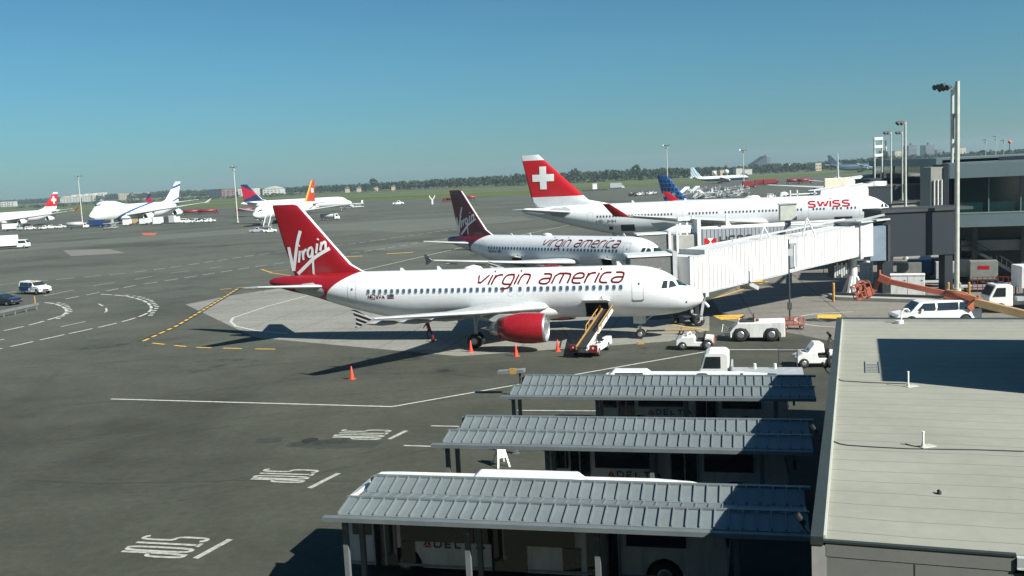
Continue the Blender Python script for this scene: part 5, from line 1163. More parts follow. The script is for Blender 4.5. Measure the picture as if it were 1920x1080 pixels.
mb = MB(); ax = Vector((.93, 0, -.36)) * 1.35; up_ = Vector((.3, 0, .95)) * 1.15; oo = bl(1638, 552, 79.2); ay = Vector((0, -1.0, 0))
mb.obox(oo, ax, ay * .9, up_ * .14); mb.obox(oo + up_ * .15, ax * .45, ay * .04, up_ * .5); mb.obox(oo + ay * .9 + up_ * .15, ax * .6, ay * .04, up_ * .35); mb.obox(oo + ax * .3 + ay * .1 + up_ * .7, ax * .5, ay * .5, up_ * .4)
for j in (0, 1):
    for i in (0, .33, .66, 1): mb.bar(oo + ax * i + ay * .9 * j, oo + ax * i + ay * .9 * j + up_, .07)
    for z in (.5, 1): mb.bar(oo + ay * .9 * j + up_ * z, oo + ax + ay * .9 * j + up_ * z, .07)
for i in (0, 1):
    for z in (.5, 1): mb.bar(oo + ax * i + up_ * z, oo + ax * i + ay * .9 + up_ * z, .07)
mb.bar(oo + ax * .2 + up_, oo + ax * .5 + up_ * 1.35, .1); mb.bar(oo + ax * .5 + up_ * 1.35, oo + ax * .9 + up_ * 1.1, .1); build('basket', mb, ORANGE, T)
mb = MB(); mb.box(-2.2, 2.0, -1.1, 1.1, .5, 1.0); mb.box(-1.8, 1.2, -.9, .9, 1.02, 1.6); build('chassis', mb, ORANGE, T, bevel=.05); simple_wheels(T, (-1.6, 1.5), 1.1, .5, .35, ORANGE)
mb = MB(); mb.tube([k1 + Vector((0, .4, .4)), (k1 + k2) / 2 + Vector((0, .45, .5)), k2 + Vector((0, .4, .3))], .06); build('hydraulic_hose', mb, YEL, T)

# ------------------------------------------------------------------ jet bridges
BRW = paint('white_corrugated_panel', (.60, .60, .595), .5, var=.03, dirt=.12); BRG = paint('grey_corrugated_panel', (.20, .225, .25), .6, var=.08)
HOODM = paint('grey_hood_fabric', (.13, .135, .13), .85, var=.2, scale=5)
def tunnel(T, P, Q, w, h, mat, rib=.5, name='tunnel', ribw=.06, railm=None):
    """P,Q: bottom centre points (local)"""
    d = Q - P; L = Vector((d.x, d.y, 0)).length; u = Vector((d.x, d.y, 0)).normalized(); s_ = Vector((-u.y, u.x, 0)); mb = MB(); rd = .09
    mb.obox(P - s_ * w / 2, d, s_ * w, (0, 0, h)); n = int(L / rib)
    for k in range(n + 1):
        q = P + d * min(1, k * rib / L)
        for sg in (-1, 1): mb.obox(q + s_ * (sg * (w / 2 + .0)) - (s_ * rd if sg < 0 else Vector()), d.normalized() * (rib * .84), s_ * rd, (0, 0, h))
    t = build(name, mb, mat, T)
    mb = MB()
    for sg in (-1, 1):
        for z in (-.06, h - .04): mb.obox(P + s_ * (sg * (w / 2) - .09) + Vector((0, 0, z)), d, s_ * .18, (0, 0, .12))
    build('edge_beam', mb, railm or LGREY, t); return t, u, s_
def bridge(name, label, P, Q, cabpx=None, near=True, mat=BRW, rot=None, telescopes=2, w=2.7, h0=3.1, h1=2.7):
    T = thing('jet_bridge', label, 'jet bridge', (P.x, P.y, 0), 0, 'jet bridges')
    rel = lambda v: v - T.location
    p, q = rel(P), rel(Q)
    n = telescopes
    for i in range(n):
        a = p + (q - p) * (i / n); b = p + (q - p) * ((i + 1) / n); k = i / max(1, n - 1); hh = h0 + (h1 - h0) * k; ww = w * (1 - .10 * k)
        tunnel(T, a, b + (q - p).normalized() * (-.05), ww, hh, mat)
    return T, rel
P1 = W(1300, 546, 82.5); Q1 = W(1590, 479, 95.5)
T, rel = bridge('b', 'near white corrugated jet bridge reaching the nearest airliner', P1, Q1, telescopes=2, h0=3.45, h1=2.95)
p, q = rel(P1), rel(Q1); u = (q - p).normalized(); uh = Vector((u.x, u.y, 0)).normalized(); sN = Vector((uh.y, -uh.x, 0))
tunnel(T, p - uh * 2.0 + Vector((0, 0, .05)), p - uh * .1 + Vector((0, 0, .05)), 3.0, 3.1, BRW, name='cab')
mb = MB(); mb.obox(p - uh * .15 - sN * 1.42 + Vector((0, 0, -.4)), uh * .42, sN * 2.95, (0, 0, 4.0)); build('cab_joint', mb, LGREY, T, bevel=.03)
# hood over the aircraft door
h0_ = rel(W(1262, 519, 81.3)); hz = rel(W(1262, 474, 81.3)).z; zb = 3.3
mb = MB(); x0, x1 = rel(W(1176, 480, 80.6)).x, rel(W(1260, 480, 80.6)).x; y0_ = rel(W(1176, 480, 80.2)).y
mb.box(x0 + .1, x1 - .05, y0_ - .1, y0_ + 2.6, zb, hz - .12); hd = build('hood', mb, HOODM, T, bevel=.12)
mb = MB(); mb.box(x0 - .05, x1 + .1, y0_ - .2, y0_ + 2.7, hz - .12, hz + .06); build('hood_top', mb, WHITE, hd)
mb = MB()
for cx, rr in ((x0 + .8, 1.0), (x1 - 1.0, 1.15)):
    pts = [Vector((cx + rr * math.cos(t), y0_ - .14, zb + .3 + 1.7 * math.sin(t))) for t in [math.pi * (.5 + .42 * k / 6) for k in range(7)]]; mb.tube(pts, .035)
build('hood_bow', mb, LGREY, hd); mb = MB(); mb.box(x1 - .05, x1 + .3, y0_ - .25, y0_ + 2.7, zb - .3, hz + .2); build('cab_frame', mb, LGREY, T)
# window box on tunnel
m_ = p + (q - p) * .505; mb = MB(); mb.obox(m_ + sN * 1.42 + Vector((0, 0, .45)), uh * .95, sN * .09, (0, 0, 2.2)); w_ = build('service_door', mb, BRG, T); mb = MB(); mb.obox(m_ + sN * 1.52 + uh * .5 + Vector((0, 0, .5)), uh * .14, sN * .05, (0, 0, 1.9)); build('door_rail', mb, BRW, w_)
# A frames on the roof
for k in (.375, .655):
    c = p + (q - p) * k + Vector((0, 0, 3.05)); mb = MB()
    mb.bar(c - uh * .9 + sN * 1.1, c + Vector((0, 0, 1.55)) + sN * .9, .11); mb.bar(c + uh * .9 + sN * 1.1, c + Vector((0, 0, 1.55)) + sN * .9, .11); mb.bar(c - uh * .25 + sN, c + uh * .25 + sN + Vector((0, 0, 0)), .1); build('roof_truss', mb, BRW, T)
mb = MB(); c = p + (q - p) * .55 + Vector((0, 0, 3.1)); mb.obox(c - uh * 6 - sN * .9, (q - p) * .75, sN * .12, (0, 0, .16)); build('roof_cable_tray', mb, LGREY, T)
# drive column under the outer tunnel
dc = p + (q - p) * .30; mb = MB(); mb.bar(dc + sN * 1.2 - uh * 1.2 + Vector((0, 0, -.1)), dc + sN * .9 + uh * .6 + Vector((0, 0, -.8)), .35); mb.bar(dc + sN * .9 + uh * .6 + Vector((0, 0, -.8)), dc - sN * .9 + uh * .6 + Vector((0, 0, -.8)), .3); build('ground_bracket', mb, GREYP, T); dc = p + (q - p) * .015; mb = MB(); mb.bar(dc + sN * 1.0 + Vector((0, 0, -.05)), Vector((dc.x + .2, dc.y - .9, .9)), .22); mb.bar(dc - sN * 1.0 + Vector((0, 0, -.05)), Vector((dc.x - .2, dc.y + .9, .9)), .22); mb.bar(Vector((dc.x + .2, dc.y - 1.1, .7)), Vector((dc.x - .2, dc.y + 1.1, .7)), .3); g_ = build('drive_column', mb, GREYP, T)
for sy in (-.9, .9): wheel(g_, 'wheel', dc.x, dc.y + sy, .5, .5, .35)
rz = q + uh * 1.3; mb = MB(); mb.lathe([(0, .01), (0, 1.75), (3.35, 1.75), (3.4, .01)], (rz.x, rz.y, q.z - .15), (0, 0, 1), 8, smooth=False); build('rotunda', mb, BRW, T, bevel=.04)
mb = MB(); mb.obox(q - sN * 1.5 + Vector((0, 0, -.3)) - uh * .1, uh * .5, sN * 3.0, (0, 0, 3.7)); build('rotunda_collar', mb, LGREY, T, bevel=.03)
mb = MB(); mb.obox(rz - uh * 1.9 - sN * 1.9 + Vector((0, 0, 3.25)), uh * 5.0, sN * 3.8, (0, 0, .16)); mb.bar(rz + Vector((-.6, -1.7, 3.4)), rz + Vector((2.2, -1.7, 3.9)), .2); build('rotunda_roof', mb, LGREY, T)
fz = q.z; cb = rel(G(1594, 560)); mb = MB(); mb.cyl((rz.x - .3, rz.y, 0), (rz.x - .3, rz.y, fz - .1), .42, .40, n=16); 
for a_ in range(4):
    t_ = math.pi / 4 + a_ * math.pi / 2; mb.bar((rz.x - .3 + 1.1 * math.cos(t_), rz.y + 1.1 * math.sin(t_), 0.02), (rz.x - .3 + .35 * math.cos(t_), rz.y + .35 * math.sin(t_), 1.9), .28)
build('column', mb, BRW, T, bevel=.02)
mb = MB(); mb.box(rz.x - 2.6, rz.x - 1.1, rz.y - 1.0, rz.y + .6, 1.9, 4.2); mb.tube([(rz.x - 3.4, rz.y - .8, fz), (rz.x - 3.5, rz.y - .8, fz - 1.6), (rz.x - 3.0, rz.y - .8, fz - 2.0), (rz.x - 2.7, rz.y - .8, 2.6)], .04); build('hose_rack', mb, DARK, T, bevel=.05)
mb = MB()
for k in range(6): mb.box(rz.x - 2.5 + .22 * k, rz.x - 2.35 + .22 * k, rz.y - 1.06, rz.y - 1.0, 2.0 + .15 * (k % 3), 3.2 + .2 * (k % 2)); 
build('valve_panel', mb, LGREY, T)
RZW = Vector((rz.x, rz.y, 0)) + T.location
# second bridge with the advertisement
P2 = W(1308, 478, 114); Q2 = W(1606, 463, 121)
T, rel = bridge('b', 'grey jet bridge with an advertisement, behind the near white one', P2, Q2, telescopes=2, mat=BRG, h0=3.05, h1=2.8)
p, q = rel(P2), rel(Q2); u = (q - p); uh = Vector((u.x, u.y, 0)).normalized(); sN = Vector((uh.y, -uh.x, 0))
ad0 = p + (q - p) * .005 + Vector((0, 0, 1.15)); dd = (q - p).normalized()
f = lambda a, b, l: tuple(ad0 + dd * a + sN * (1.48 + l) + Vector((0, 0, b)))
st, LL = text_strokes('HSBC', 1, 0, .35, 1.2, 1); k_ = 4.2 / LL; lettering('advert_lettering', [[(a * k_ + 2.1, b * 1.0) for a, b in s_] for s_ in st], .2, f, paint('advert_black', (.015, .015, .015), .5), T, None)
mb = MB(); mb.add([f(.0, .05, 0), f(1.6, .05, 0), f(1.6, .85, 0), f(0, .85, 0)], [(0, 1, 2, 3)]); e_ = build('advert_emblem', mb, SWRED, T)
mb = MB(); mb.add([f(.4, .05, .01), f(1.2, .05, .01), f(.8, .45, .01)], [(0, 1, 2)]); mb.add([f(.4, .85, .01), f(1.2, .85, .01), f(.8, .45, .01)], [(0, 1, 2)]); build('emblem_triangles', mb, WHITE, e_)
hz = rel(W(1225, 438, 111.5)).z; x0, x1 = rel(W(1193, 440, 111.5)).x, rel(W(1252, 440, 111.5)).x; y0_ = rel(W(1200, 440, 111.2)).y
mb = MB(); mb.box(x0 + .2, x1, y0_, y0_ + 2.6, 3.4, hz - .1); hd = build('hood', mb, HOODM, T, bevel=.15); mb = MB(); mb.box(x0, x1 + .1, y0_ - .1, y0_ + 2.7, hz - .1, hz + .06); build('hood_top', mb, WHITE, hd)
mb = MB(); mb.box(x1, x1 + .3, y0_ - .2, y0_ + 2.8, 3.2, hz + .15); mb.box(x1 + 3.3, x1 + 3.7, y0_ - .3, y0_ + 2.8, 3.2, hz + 1.4); mb.box(x1 + .9, x1 + 1.1, y0_ - .3, y0_, 3.5, hz + 1.0); build('cab_frame', mb, WHITE, T)
mb = MB(); mb.box(x1 + .3, x1 + 3.3, y0_, y0_ + 2.7, 3.3, hz - .3); build('cab', mb, paint('cab_grey', (.33, .33, .31), .6), T, bevel=.1)
for k in (-.02, .18): mb = MB(); c = p + (q - p) * k + Vector((0, 0, 3.0)); mb.bar(c, c + Vector((0, 0, 1.6)), .3); mb.bar(c + Vector((0, 0, .9)), c + uh * .5 + Vector((0, 0, .2)), .18); build('roof_post', mb, WHITE, T)
mb = MB(); mb.box(x1 + 1.2, x1 + 2.6, y0_ + .3, y0_ + .9, hz + 1.3, hz + 1.75); mb.bar((x1 + 1.5, y0_ + .6, hz - .3), (x1 + 1.5, y0_ + .6, hz + 1.4), .2); mb.bar((x1 + 2.3, y0_ + .6, hz - .3), (x1 + 2.3, y0_ + .6, hz + 1.4), .2); build('roof_unit', mb, WHITE, T)
mb = MB(); mb.obox(p + Vector((0, 0, 3.06)) - sN * 1.0, (q - p) * 1.08 + Vector((0, 0, .3)), sN * .14, (0, 0, .16)); mb.obox(p + Vector((0, 0, 3.06)) + sN * 1.1, (q - p) * 1.05 + Vector((0, 0, .1)), sN * .14, (0, 0, .16)); build('roof_rail', mb, WHITE, T)
rz2 = q + uh * 1.5; mb = MB(); mb.lathe([(0, .01), (0, 1.7), (3.1, 1.7), (3.2, .01)], (rz2.x, rz2.y, q.z - .1), (0, 0, 1), 12); build('rotunda', mb, BRW, T); mb = MB(); mb.cyl((rz2.x, rz2.y, 0), (rz2.x, rz2.y, q.z), .4, n=12); build('column', mb, BRW, T)
dc = p + (q - p) * .25; mb = MB(); mb.bar((dc.x, dc.y - .8, 1), (dc.x, dc.y - .8, dc.z), .25); mb.bar((dc.x, dc.y + .8, 1), (dc.x, dc.y + .8, dc.z), .25); mb.bar((dc.x, dc.y - 1.1, .7), (dc.x, dc.y + 1.1, .7), .3); g_ = build('drive_column', mb, GREYP, T)
for sy in (-.9, .9): wheel(g_, 'wheel', dc.x, dc.y + sy, .5, .5, .35)
# sign box on a post between the bridges
pb = W(1477, 410, 108); T = thing('gate_sign', 'pale square box on a dark post in front of the long red-tailed airliner', 'sign', (pb.x, 108, 0), -.1)
zt = W(1477, 383, 108).z; zb = W(1477, 413, 108).z
mb = MB(); mb.box(-.9, .9, -.5, .5, zb, zt); b_ = build('box', mb, paint('beige_box', (.50, .53, .47), .6, dirt=.2), T, bevel=.03); mb = MB(); mb.box(-.98, .98, -.58, .58, zt, zt + .12); build('lid', mb, LGREY, b_)
mb = MB(); mb.box(-.3, .3, -.25, .25, 0, zb); build('post', mb, GREYP, T)
# third bridge, at the far gate
P3 = W(1527, 391, 170); Q3 = W(1628, 372, 178); T, rel = bridge('b', 'far white jet bridge just beyond the nose of the long red-tailed airliner', P3, Q3, telescopes=2, h0=3.1, h1=2.8)
p, q = rel(P3), rel(Q3); mb = MB(); mb.box(p.x - 4.5, p.x - .5, p.y - 1.5, p.y + 1.5, p.z, p.z + 2.6); build('cab', mb, HOODM, T, bevel=.2); mb = MB()
for k in (-4.6, -3.4, -.4): mb.bar((p.x + k, p.y - 1.5, p.z), (p.x + k, p.y - 1.5, p.z + 3.4), .2)
mb.bar((p.x - 4.6, p.y - 1.5, p.z + 2.7), (p.x, p.y - 1.5, p.z + 2.7), .2); build('cab_frame', mb, WHITE, T)
mb = MB(); mb.lathe([(0, .01), (0, 1.8), (3.0, 1.8), (3.1, .01)], (q.x + 1.5, q.y, q.z), (0, 0, 1), 12); build('rotunda', mb, BRW, T); mb = MB(); mb.cyl((q.x + 1.5, q.y, 0), (q.x + 1.5, q.y, q.z), .4, n=10); build('column', mb, BRW, T); mb = MB(); mb.box(p.x + 2, p.x + 3, p.y - .5, p.y + .5, 0, p.z); build('drive_column', mb, GREYP, T)
P4 = W(1560, 362, 235); Q4 = W(1640, 350, 245); T, rel = bridge('b', 'cream-ended jet bridge at the farthest gate, below the edge-on fin', P4, Q4, telescopes=1, h0=3.1, h1=2.8)
p = rel(P4); mb = MB(); mb.box(p.x - 2.4, p.x + 3.0, p.y - 1.9, p.y - 1.5, p.z - .3, p.z + 3.6); b_ = build('cab', mb, paint('cream_cab', (.66, .62, .48), .6), T, bevel=.3); mb = MB(); mb.box(p.x - .6, p.x + .6, p.y - 1, p.y, 0, p.z); build('drive_column', mb, GREYP, T)

# ------------------------------------------------------------------ terminal
TERM = paint('terminal_fascia', (.115, .165, .178), .55, var=.05, scale=.3, dirt=.1); TERM_D = paint('terminal_dark_panel', (.075, .08, .085), .7, var=.06); TBEI = paint('terminal_beige_wall', (.24, .245, .215), .8, var=.06)
T = thing('terminal_building', 'grey terminal with a long dark glass front along the right edge', 'terminal', (46, 95, 0), 0)
dT = Vector((.9419, -.3359, 0)); nT = Vector((.3359, .9419, 0)); A0 = W(1786, 398, 101) - T.location; A0.z = 0
def tb(nm, u0, u1, v0, v1, z0_, z1_, m, parent=None, bevel=0): mb = MB(); mb.obox(A0 + dT * u0 + nT * v0 + Vector((0, 0, z0_)), dT * (u1 - u0), nT * (v1 - v0), (0, 0, z1_ - z0_)); return build(nm, mb, m, parent or T, bevel=bevel)
gl = tb('glass_front', 0.05, 26, .3, .5, 7.4, 11.0, GLASS_T); tb('wall', 0.1, 26, .6, 7, 5.95, 11.0, TERM_D)
for k in range(9):
    u_ = .4 + 2.95 * k if k else .15; tb('mullion', u_, u_ + (.12 if k else .5), .12, .28, 7.4, 10.97, TERM if k else SLATE, gl)
tb('fascia', -.4, 26, -.9, .3, 11.0, 12.5, TERM, bevel=.03); tb('roof', -.4, 26, -.3, 7, 12.51, 12.6, TERM); tb('parapet', 4.5, 26, 1.5, 1.8, 12.61, 13.0, SLATE); tb('roof_plant', 9, 24, 3, 6, 12.61, 13.1, SLATE)
tb('floor_slab', 0, 26, -.6, .25, 5.95, 7.35, TERM, bevel=.02); tb('handrail', 0.0, 26, -.64, -.6, 7.38, 7.48, TBEI)
tb('back_wall', 0, 26, 4.2, 4.5, 0, 5.94, TBEI); tb('side_wall', -.3, -.02, .5, 7, 0, 12.45, SLATE)
tb('lower_ledge', 1.0, 26, 1.8, 4.19, 3.3, 4.4, TBEI); tb('shade_slab', 1.5, 26, 3.6, 4.15, .4, 3.29, TERM_D)  # dark slab before the beige wall paints in the shade under the ledge
for k in range(6): tb('pillar', 2 + 4.6 * k, 2.5 + 4.6 * k, 1.2, 1.7, 0, 5.93, TERM_D)
# connector block towards the near bridge
cA = W(1655, 483, 96.5); 
def wb(nm, par, x0, x1, y0, y1, z0_, z1_, m, bevel=0): l = par.location; mb = MB(); mb.box(x0 - l.x, x1 - l.x, y0 - l.y, y1 - l.y, z0_ - l.z, z1_ - l.z); return build(nm, mb, m, par, bevel=bevel)
TC_ = thing('gate_connector', 'large slate-grey box on piers at the end of the near jet bridge', 'building', (cA.x, cA.y, 0), 0)
zt = W(1655, 400, 96.5).z; xr = 44.5
wb('wall', TC_, cA.x, xr, 96.5, 101.5, cA.z, zt, SLATE); wb('roof_edge', TC_, cA.x - .15, xr + 1.5, 96.35, 101.6, zt + .003, zt + .28, DARK)
wb('pier', TC_, cA.x, cA.x + 1.1, 96.6, 98.0, 0, cA.z - .003, SLATE); wb('pier', TC_, xr - 1.2, xr - .4, 96.6, 98, 0, cA.z - .003, SLATE)
wb('link', TC_, RZW.x + 1.2, cA.x - .003, 95.6, 99.5, cA.z - .2, zt - 1.2, paint('blue_grey_panel', (.16, .21, .26), .5)); wb('joint', TC_, RZW.x + 2.9, RZW.x + 3.15, 95.5, 99.6, cA.z - .3, zt - 1.1, DARK)
o = thing('kerb_island', 'low concrete island under the jet bridge column', 'kerb', G(1570, 563), 0); a, b = G(1568, 563), G(1925, 575)
mb = MB(); l = o.location; d = (b - a); mb.obox(a - l, d, Vector((0, 2.6, 0)), (0, 0, .35)); build('kerb', mb, CONC, o, bevel=.03)
mb = MB(); mb.obox(a - l + Vector((.4, 1.0, .36)), d * .72, (0, .5, 0), (0, 0, .22)); build('conduit', mb, DARK, o)
# louvred pillar and slate tower between the blocks
pp = W(1762, 397, 118); T2 = thing('pipe_pillar', 'slate stair tower with three white vertical pipes, between the two glass fronts', 'tower', (pp.x, 118, 0), 0)
zt2 = W(1762, 313, 118).z
mb = MB(); mb.box(.9, 3.4, 0, 4, 0, W(1780, 308, 118).z); build('wall', mb, SLATE, T2); mb = MB(); mb.box(-.9, .88, .4, 3.5, 0, zt2); build('panel', mb, TBEI, T2)
for k in range(3): mb = MB(); mb.cyl((-.55 + .45 * k, .25, pp.z), (-.55 + .45 * k, .25, W(1762, 337, 118).z), .09, n=8); build('pipe', mb, WHITE, T2)
# far wing of the terminal
T3 = thing('terminal_wing', 'farther wing of the terminal with dark glass band, left of the stair tower', 'terminal', (91, 200, 0), 0)
F0 = W(1757, 348, 173); F1 = W(1634, 334, 262); F0.z = F1.z = 0; dF = (F1 - F0).normalized(); LF = (F1 - F0).length; nF = Vector((dF.y, -dF.x, 0))
if nF.x < 0: nF = -nF
def fb(nm, u0, u1, v0, v1, z0_, z1_, m, parent=None): mb = MB(); mb.obox(F0 - T3.location + dF * u0 + nF * v0 + Vector((0, 0, z0_)), dF * (u1 - u0), nF * (v1 - v0), (0, 0, z1_ - z0_)); return build(nm, mb, m, parent or T3)
g2 = fb('glass_front', 0, LF, .5, .7, 8, 11.5, GLASS_T)
for k in range(6): fb('mullion', LF * k / 5 - .1, LF * k / 5 + .15, .3, .48, 8, 11.5, TERM, g2)
fb('fascia', -2, LF + 1, -.5, .49, 11.52, 13.0, TERM); fb('wall', 0, LF, .75, 40, 0, 11.5, TERM_D); fb('roof', -2, LF + 1, .5, 40, 12.6, 12.9, TERM); fb('concrete_band', -1, LF, -.3, .7, 6.3, 7.98, TBEI); fb('lower_wall', 0, LF, .3, .7, 3.2, 6.28, TERM_D); fb('base_wall', 0, LF, -.6, .25, 0, 3.2, TBEI); fb('end_wall', LF + .02, LF + .4, .5, 40, 0, 12.5, SLATE)
for nm_lab, (pxa, pxb, d_, yt, yb_) in {'slate gate box behind the nose of the long red-tailed airliner': (1627, 1672, 176, 352, 390), 'small slate gate box farther along the terminal wing': (1632, 1690, 205, 338, 352)}.items():
    a, b = W(pxa, yb_, d_), W(pxb, yb_, d_); t_ = W(pxa, yt, d_).z; o = thing('gate_connector', nm_lab, 'building', (a.x, a.y, 0), 0)
    wb('wall', o, a.x, b.x + 6, d_, d_ + 9, a.z, t_, SLATE); wb('roof_edge', o, a.x - .1, b.x + 6.1, d_ - .1, d_ + 9.1, t_ + .003, t_ + .25, DARK); wb('pier', o, a.x + .5, a.x + 1.5, d_ + 1, d_ + 2, 0, a.z - .003, SLATE)
# covered stair + ramp shapes behind the airliner nose
a = W(1700, 380, 130); o = thing('service_stair', 'concrete stair wall descending beside the terminal, behind the airliner nose', 'stairs', (a.x, 130, 0), 0)
mb = MB(); mb.prism([(-2, 0), (-2, 7.4), (1.5, 7.4), (9, 3.2), (9, 0)], 0, 1.0); build('wall', mb, TBEI, o); mb = MB(); mb.bar((1.5, -.2, 7.6), (9, -.2, 3.4), .25); mb.bar((-2, -.2, 7.6), (1.5, -.2, 7.6), .25); build('handrail', mb, DARK, o)
# external stair on near block
o = thing('metal_stair', 'dark metal stair descending to the right under the terminal', 'stairs', A0 + T.location, 0)
mb = MB()
for v in (1.2, 1.25): pass
s0 = dT * 1.5 + nT * .9 + Vector((0, 0, 3.9)); s1 = dT * 6.6 + nT * .9 + Vector((0, 0, .6))
mb.bar(dT * 0 + nT * .9 + Vector((0, 0, 3.9)), s0, .25); mb.bar(s0, s1, .3); mb.bar(s0 + Vector((0, 0, .9)), s1 + Vector((0, 0, .9)), .08)
for k in range(12): q_ = s0 + (s1 - s0) * k / 11; mb.obox(q_, dT * .35, nT * .8, (0, 0, .05)); mb.bar(q_, q_ + Vector((0, 0, .9)), .04)
build('stair_flight', mb, DARK, o)
# ---- white cabinets, containers, dollies under the connector
def cabinet(label, px0, px1, py, h, mat, d=1.2, cat='cabinet', name='equipment_cabinet', group=None, doors=2, sign=None):
    a, b = G(px0, py), G(px1, py); w = (b - a).length; o = thing(name, label, cat, a, math.atan2((b - a).y, (b - a).x), group)
    mb = MB(); mb.box(0, w, 0, d, .12, h); bd = build('body', mb, mat, o, bevel=.03); mb = MB(); mb.box(-.04, w + .04, -.04, d + .04, h, h + .07); build('lid', mb, mat, o)
    for k in range(1, doors): mb = MB(); mb.box(w * k / doors - .012, w * k / doors + .012, -.008, 0, .2, h - .1); build('door_seam', mb, DARK, o)
    for k in range(doors): mb = MB(); mb.box(w * (k + .8) / doors, w * (k + .8) / doors + .12, -.03, 0, h * .75, h * .79); build('handle', mb, DARK, o)
    mb = MB(); mb.box(.05, w - .05, .05, d - .05, 0, .11); build('plinth', mb, DARK, o)
    if sign: mb = MB(); mb.box(w * .25, w * .75, -.012, 0, h * .6, h * .78); build('sign_panel', mb, sign, o)
    return o
cabinet('wide white equipment cabinet behind the boom lift arm', 1670, 1734, 556, 2.05, WHITE_D, 1.4)
def dolly(label, px, py, mat, w=2.4, h=1.7, sign=None, top=None):
    p = G(px, py); o = thing('container_dolly', label, 'container dolly', p, -.33, 'baggage container dollies under the terminal')
    mb = MB(); mb.box(-w / 2 - .1, w / 2 + .1, -.8, .8, .42, .52); mb.bar((-w / 2 - .1, 0, .45), (-w / 2 - 1.0, 0, .3), .06); build('frame', mb, DARK, o)
    mb = MB(); mb.prism([(-w / 2, .53), (-w / 2, .53 + h), (w / 2, .53 + h), (w / 2, .95), (w / 2 - .35, .53)], -.75, .75); build('container', mb, mat, o, bevel=.03); simple_wheels(o, (-w / 3, w / 3), .6, .2, .12)
    if sign: mb = MB(); mb.box(-.6, .5, -.765, -.75, .53 + h * .55, .53 + h * .75); build('sign_panel', mb, sign, o)
    return o
GR2 = paint('container_grey', (.20, .21, .19), .6, dirt=.2); LB2 = paint('container_blue', (.06, .22, .42), .5, dirt=.15)
for a in [('grey container on a dolly left of the blue ones under the terminal', 1704, 530, GR2), ('light blue container on a dolly under the terminal, left one', 1724, 524, LB2), ('light blue container on a dolly under the terminal, with a white side', 1745, 521, LB2), ('grey container with a red panel, left of the tall mast', 1775, 531, LGREY, 2.2, 1.8, SWRED), ('grey container with a red panel, right of the tall mast', 1843, 532, GR2, 2.6, 1.9, SWRED), ('white-topped container just right of the tall mast', 1812, 527, LGREY, 2.0, 1.9)]: dolly(*a)
for lb, px, py, h in (('low dark cargo trailer under the terminal, left one', 1690, 541, .5), ('low dark cargo trailer under the terminal, middle one', 1745, 537, .5), ('low dark cargo trailer under the terminal, right of the mast', 1840, 546, .5)):
    p = G(px, py); o = thing('flat_trailer', lb, 'trailer', p, -.33, 'low trailers under the terminal'); mb = MB(); mb.box(-2.0, 2.0, -.8, .8, .45, .55); mb.box(-2.0, -1.9, -.8, .8, .55, .9); build('deck', mb, LGREY, o); simple_wheels(o, (-1.3, 1.3), .6, .24, .12); mb = MB(); mb.bar((2.0, 0, .4), (3.0, 0, .3), .07); build('drawbar', mb, DARK, o)
cabinet('white cylinder-topped unit behind the jet bridge column', 1612, 1636, 535, 2.3, WHITE_D, 1.0, doors=1)
# service truck at the right edge
o = thing('service_truck', 'white box truck facing left at the right edge, beyond the boom lift', 'truck', G(1935, 582), math.pi - .12)
mb = MB(); mb.prism([(1.9, .55), (1.9, 2.25), (2.2, 2.42), (3.3, 2.38), (3.75, 1.5), (3.85, 1.3), (3.85, .55)], -1.0, 1.0); build('cab', mb, WHITE, o, bevel=.07)
for s_ in (-1, 1): pane(o, [(2.5, s_ * 1.01, 1.4), (3.55, s_ * 1.01, 1.4), (3.2, s_ * 1.01, 2.15), (2.5, s_ * 1.01, 2.15)])
pane(o, [(3.82, -.85, 1.5), (3.82, .85, 1.5), (3.42, .8, 2.25), (3.42, -.8, 2.25)], name='windscreen')
mb = MB(); mb.box(-3.8, 1.6, -1.1, 1.1, 1.0, 1.35); mb.box(-3.8, 1.7, -.4, .4, .6, .99); build('bed', mb, LGREY, o); mb = MB(); mb.box(-3.6, 1.3, -1.12, 1.12, 2.05, 3.9); build('cargo_box', mb, WHITE_D, o, bevel=.04)
mb = MB()
for x in (-3.4, -1.0, 1.0): 
    for y in (-.9, .9): mb.bar((x, y, 1.3), (x, y, 2.06), .1)
build('lift_frame', mb, BLUE, o); simple_wheels(o, (-2.6, 2.9), .9, .45)
mb = MB(); mb.bar((4.2, 1.2, 0), (4.2, 1.2, 1.2), .05); 
# red lift beside truck
o = thing('red_barrier', 'red metal frame behind the truck under the terminal', 'barrier', G(1870, 548), -.33)
mb = MB()
for k in range(10): mb.bar((-2.2 + .45 * k, 0, 0), (-2.2 + .45 * k, 0, 1.5), .06)
mb.bar((-2.2, 0, 1.5), (1.85, 0, 1.5), .06); mb.bar((-2.2, 0, .7), (1.85, 0, .7), .06); build('rail_frame', mb, REDT, o)

